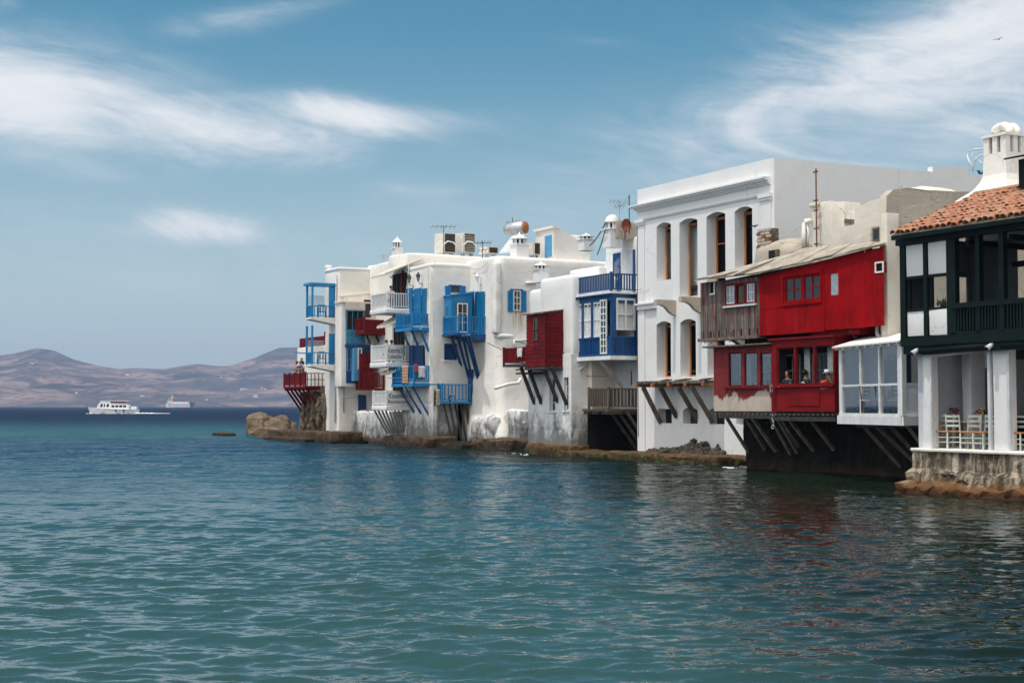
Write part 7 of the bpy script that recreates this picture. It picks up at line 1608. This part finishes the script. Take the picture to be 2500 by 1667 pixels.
    if logo:
        ring = MB().lathe((0, 0, 0), [(.11, 0), (.11, .006), (.02, .006), (.02, 0)], 22); ring.v = [(x_ * 1.25, ly * .5 + .118 + z_, hip + .36 + y_ * .8) for x_, y_, z_ in ring.v]; P('shirt_emblem', ring, 'hat_white', t)
        ring = MB().lathe((0, 0, 0), [(.075, 0), (.075, .009), (.02, .009), (.02, 0)], 18); ring.v = [(x_ * 1.3, ly * .5 + .118 + z_, hip + .36 + y_ * .5) for x_, y_, z_ in ring.v]; P('shirt_emblem', ring, 'shirt_teal', t)
    return t
zs = 2.62
s, _ = F(1921, 920, 32.95); person('dark-haired woman in a black top resting her arms on the red window sill', s, 33.02, zs + .1, 12, 'shirt_black', 'hair_brown', lean=.06, longhair=True, turn=.3)
s, _ = F(1966, 920, 33.0); person('man seen from behind in a black shirt with a round white back emblem', s, 33.0, zs + .1, 175, 'shirt_black', 'hair_black', arms='hang', logo=True)
s, _ = F(2018, 920, 33.0); person('man in a red shirt and white hat leaning forward at the red window', s, 33.0, zs + .02, 55, 'shirt_red', 'hair_black', lean=.16, hat=True, arms='face', sk='tan_skin')
s, _ = F(2040, 920, 33.2); person('person in pale clothes at the right edge of the red dining room', s - .1, 33.4, zs + .1, -70, 'shirt_white', 'hair_black', arms='rest')
s, _ = F(1842, 930, 33.2); person('person in a teal patterned shirt behind the middle peeling window', s, 33.25, zs - .1, 150, 'shirt_teal', 'hair_black', arms='hang')
zb1 = F(943, 752, 34.7)[1]; zb2 = F(943, 884, 34.7)[1]; sK = F(943, 880, 34.7)[0]
w, _ = S(955, 720, sK - .45); person('dark-haired guest seated on the top white balcony', sK - .45, w, zb1 + .45, 100, 'shirt_white', 'hair_black', arms='rest')
w, _ = S(944, 840, sK - .5); person('guest with dark hair at the left of the cocktail bar balcony', sK - .5, w, zb2 + .42, 120, 'shirt_navy', 'hair_black')
w, _ = S(956, 840, sK - .5); person('guest with dark hair at the right of the cocktail bar balcony', sK - .5, w, zb2 + .42, -110, 'shirt_black', 'hair_brown')
zE = F(745, 942, 34.3)[1]
for (u, wq, f, sh_, hr, l) in [(724, 34.75, -20, 'shirt_pink', 'hair_brown', 'bare-armed person leaning on the left of the red headland balcony'), (733, 34.9, 30, 'shirt_navy', 'hair_black', 'person in dark blue standing mid red headland balcony'), (740, 35.2, 170, 'shirt_white', 'hair_black', 'person in white standing at the back of the red headland balcony')]:
    s, _ = F(u, 920, wq); person(l, s, wq, zE, f, sh_, hr, 'stand', arms='rest' if f < 100 else 'hang')

# ================================================================== birds
def bird(name, label, loc, rot, k, wings, body, wing):
    t = thing_w(name, label, 'bird', loc, rot, scale=k)
    P('body', MB().tube([(-.5, 0, .02), (-.3, 0, 0), (-.05, 0, -.02), (.2, 0, .0), (.36, 0, .07), (.46, 0, .09), (.56, 0, .07)], [.03, .07, .12, .11, .065, .06, .012], 10), body, t, True); P('tail', MB().hexa([(-.8, -.1, .02), (-.45, -.05, .0), (-.45, .05, .0), (-.8, .1, .02)], [(-.8, -.1, .035), (-.45, -.05, .03), (-.45, .05, .03), (-.8, .1, .035)]), wing, t)
    for d in (-1, 1):
        if wings == 'open': P('wing', MB().loft([[(.15, d * .08, .03), (-.2, d * .08, .03), (-.2, d * .08, .06), (.15, d * .08, .06)], [(.20, d * .6, .22), (-.1, d * .6, .22), (-.1, d * .6, .24), (.20, d * .6, .24)], [(.02, d * 1.25, .12), (-.15, d * 1.25, .12), (-.15, d * 1.25, .13), (.02, d * 1.25, .13)]]), wing, t)
        else: P('wing', MB().ball((-.12, d * .09, .02), (.34, .05, .10), 10, 6), wing, t, True); P('leg', MB().tube([(0, d * .05, -.1), (.02, d * .05, -.26)], .015, 5), 'rush_seat', t)
    P('beak', MB().tube([(.54, 0, .075), (.63, 0, .055)], [.02, .004], 6), 'yellow_petal', t)
flat('gull_grey', (.30, .31, .32)); flat('pigeon_grey', (.10, .11, .12))
r = ray(2437, 97); k = 120 / r[1]; bird('seagull', 'lone seagull gliding high at the upper right of the sky', (r[0] * k, 120, HC + r[2] * k), rad(35), .42, 'open', 'hat_white', 'gull_grey')
s, z = F(1843, 553, 35.9); x, y = XY(s, 35.9); bird('pigeon', 'dark pigeon perched on the broken brick chimney stub', (x, y, z + .02), TH + rad(10), .33, 'shut', 'pigeon_grey', 'pigeon_grey')

# ================================================================== boats
def tour_boat():
    y = 463.; x = (281 - 1250) / FPX * y; t = thing_w('tour_boat', 'white two-level tour boat with red canopy heading left across the strait', 'boat', (x, y, 0), rad(2))
    L = 15.4; rings = []
    for i in range(15):
        f = i / 14; X = -L / 2 + L * f; hw = 2.1 * min(1, (f / .28) ** .6 if f > 0 else .02) ; hw = max(.05, hw); dk = 1.25 + .55 * (1 - f) ** 2; kx = -.9 * (1 - f) ** 3
        rings.append([(X + kx * 1.0, -hw, dk), (X + kx * .4, -hw * .92, .6), (X, -hw * .7, -.4), (X, hw * .7, -.4), (X + kx * .4, hw * .92, .6), (X + kx, hw, dk)])
    P('hull', MB().loft(rings), 'boatwhite', t); P('rubbing_strake', MB().tube([(-L / 2 - .6, 0, 1.55), (-L * .3, -1.95, 1.35), (0, -2.16, 1.2), (L / 2, -2.16, 1.15)], .07, 6), 'greytrim', t)
    P('cabin', MB().loft([[(-5.6, -1.75, 1.3), (5.0, -1.75, 1.2), (5.0, 1.75, 1.2), (-5.6, 1.75, 1.3)], [(-4.6, -1.65, 2.95), (4.7, -1.65, 2.6), (4.7, 1.65, 2.6), (-4.6, 1.65, 2.95)]]), 'boatwhite', t)
    P('wheelhouse', MB().loft([[(-4.9, -1.5, 2.6), (-.8, -1.5, 2.6), (-.8, 1.5, 2.6), (-4.9, 1.5, 2.6)], [(-3.9, -1.4, 3.45), (-1.2, -1.4, 3.45), (-1.2, 1.4, 3.45), (-3.9, 1.4, 3.45)]]), 'boatwhite', t); P('roof', MB().soft((-4.3, -1.6, 3.45), (4.9, 1.6, 3.58), .06, 1, 0), 'boatwhite', t, True)
    P('canopy', MB().soft((-.6, -1.3, 3.0), (3.2, 1.3, 3.35), .1, .8, 0), 'shirt_red', t, True)
    for i in range(4): P('window', MB().box((-.6 + i * 1.25, -1.76, 1.75), (.3 + i * 1.25, -1.70, 2.35)), 'glass', t)
    for a, b in ((-4.3, -3.5), (-3.2, -2.7), (-2.3, -1.5)): P('window', MB().hexa([(a, -1.75, 1.8), (b, -1.75, 1.8), (b, -1.68, 1.8), (a, -1.68, 1.8)], [(a + .3, -1.68, 2.75), (b + .05, -1.68, 2.75), (b + .05, -1.6, 2.75), (a + .3, -1.6, 2.75)]), 'glass', t)
    for x_ in (.9, 3.4): P('fender', MB().tube([(x_, -2.25, 1.2), (x_, -2.3, .9), (x_, -2.25, .4)], [.1, .22, .1], 10), 'black', t, True)
    P('stern_rail', MB().tube([(5.2, -1.9, 1.2), (5.2, -1.9, 2.1), (7.4, -1.8, 2.0), (7.4, 1.8, 2.0)], .05, 6).tube([(6.4, -1.85, 1.2), (6.4, -1.85, 2.05)], .05, 6), 'steel', t); P('stern_locker', MB().soft((5.6, -1.5, 1.1), (7.3, 1.5, 1.9), .2, .5, .03), 'boatwhite', t, True); P('mast', MB().tube([(-1.6, 0, 3.5), (-1.5, 0, 4.6)], .06, 6), 'steel', t); P('bow_rail', MB().tube([(-8.4, 0, 1.9), (-8.9, 0, 2.0), (-9.4, 0, 1.85)], .08, 6), 'black', t)
    wk = MB(); rng = random.Random(2)
    for i in range(34):
        f = rng.random(); X = 7 + f * 11; r_ = .35 + .5 * rng.random(); wk.ball((x + X, y + rng.uniform(-1.6, 1.0), .05), (r_ * 1.3, r_ * .7, .08 + .4 * (1 - f) * rng.random()), 7, 5)
    for i in range(22): f = rng.random(); wk.ball((x - 8.5 + f * 16, y - 2.2 - rng.random() * .8, .02), (.45, .25, .08 + .2 * rng.random() * (1 if f < .2 else .4)), 7, 5)
    t.scale = (1, 1, 1.18)
    me = mesh_of(wk, smooth=True); o = bpy.data.objects.new('wake_foam', me); COL.objects.link(o); me.materials.append(MT['foam']); o['kind'] = 'stuff'
MT['boatwhite'] = M('boat_white', (.82, .82, .82), None, rough=.35, bump=0); MT['foam'] = M('sea_foam', (.80, .83, .85), None, rough=.9, bump=0)
tour_boat()
def ferry():
    y = 3000.; x = (441 - 1250) / FPX * y; t = thing_w('ferry', 'distant white car ferry with two coloured funnels and open stern ramp', 'ship', (x, y, 0), rad(4), scale=1.2); L = 49.
    P('hull', MB().loft([[(X, -w_, h), (X, -w_ * .8, -2), (X, w_ * .8, -2), (X, w_, h)] for X, w_, h in [(-L / 2, .4, 8), (-L * .4, 4, 7.5), (-L * .2, 6, 7), (L * .33, 6, 7), (L * .36, 6, 7)]]), 'boatwhite', t)
    P('bridge', MB().box((-L * .44, -5, 7), (-L * .26, 5, 12.5)).box((-L * .42, -5.5, 12.5), (-L * .30, 5.5, 15)), 'boatwhite', t); P('bridge_window', MB().box((-L * .425, -5.6, 13.2), (-L * .3, -5.5, 14.3)), 'glass', t); P('deck_house', MB().box((-L * .26, -5, 7), (L * .30, 5, 10)), 'boatwhite', t)
    for X in (-L * .22, L * .12):
        P('funnel', MB().loft([[(X - 1.5, -1.5, 10), (X + 1.5, -1.5, 10), (X + 1.5, 1.5, 10), (X - 1.5, 1.5, 10)], [(X - 1.3, -1.3, 15.5), (X + 1.3, -1.3, 15.5), (X + 1.3, 1.3, 15.5), (X - 1.3, 1.3, 15.5)]]), 'shirt_red', t); P('funnel_band', MB().box((X - 1.35, -1.36, 15.5), (X + 1.35, 1.36, 18)), 'yellow_petal', t); P('funnel_top', MB().box((X - 1.2, -1.2, 18), (X + 1.2, 1.2, 20.5)), 'black', t)
    P('mast', MB().tube([(-L * .3, 0, 15), (-L * .3, 0, 26)], .35, 6), 'steel', t); P('stern_ramp', MB().box((L * .36, -5.8, 1), (L * .42, 5.8, 9)).hexa([(L * .42, -5, 1), (L * .5, -5, 6), (L * .5, 5, 6), (L * .42, 5, 1)], [(L * .42, -5, 2.5), (L * .5, -5, 8.5), (L * .5, 5, 8.5), (L * .42, 5, 2.5)]), 'shirt_navy', t)
ferry()
# broken wash along the foot of the rocks
fm = MB(); rng = random.Random(19)
for (u0, v0, u1, v1, n) in [(660, 1075, 780, 1079, 9), (1225, 1106, 1290, 1110, 7), (1400, 1113, 1440, 1117, 7), (1700, 1134, 1830, 1146, 9), (2240, 1204, 2480, 1213, 22)]:
    for i in range(n):
        f = rng.random(); s0, w0 = WT(u0 + (u1 - u0) * f, v0 + (v1 - v0) * f + rng.uniform(-1.2, 1.6)); x, y = XY(s0, w0); q = rng.uniform(.2, 1.) ** 2; fm.ball((x, y, .01), (.20 * q, .10 * q, .025), 6, 4)
me = mesh_of(fm, smooth=True); o = bpy.data.objects.new('shore_foam', me); COL.objects.link(o); me.materials.append(MT['foam']); o['kind'] = 'stuff'
# splash where the swell meets the quay
fm = MB(); rng = random.Random(9)
for i in range(60):
    f = rng.random(); s0, w0 = WT(2212 + 36 * f, 1191 + 11 * f + rng.uniform(-3, 3)); x, y = XY(s0, w0); fm.ball((x, y, .01), (.14 * rng.uniform(.4, 1.2), .10, .05 * rng.uniform(.4, 1.4)), 7, 5)
me = mesh_of(fm, smooth=True); o = bpy.data.objects.new('splash_foam', me); COL.objects.link(o); me.materials.append(MT['foam']); o['kind'] = 'stuff'
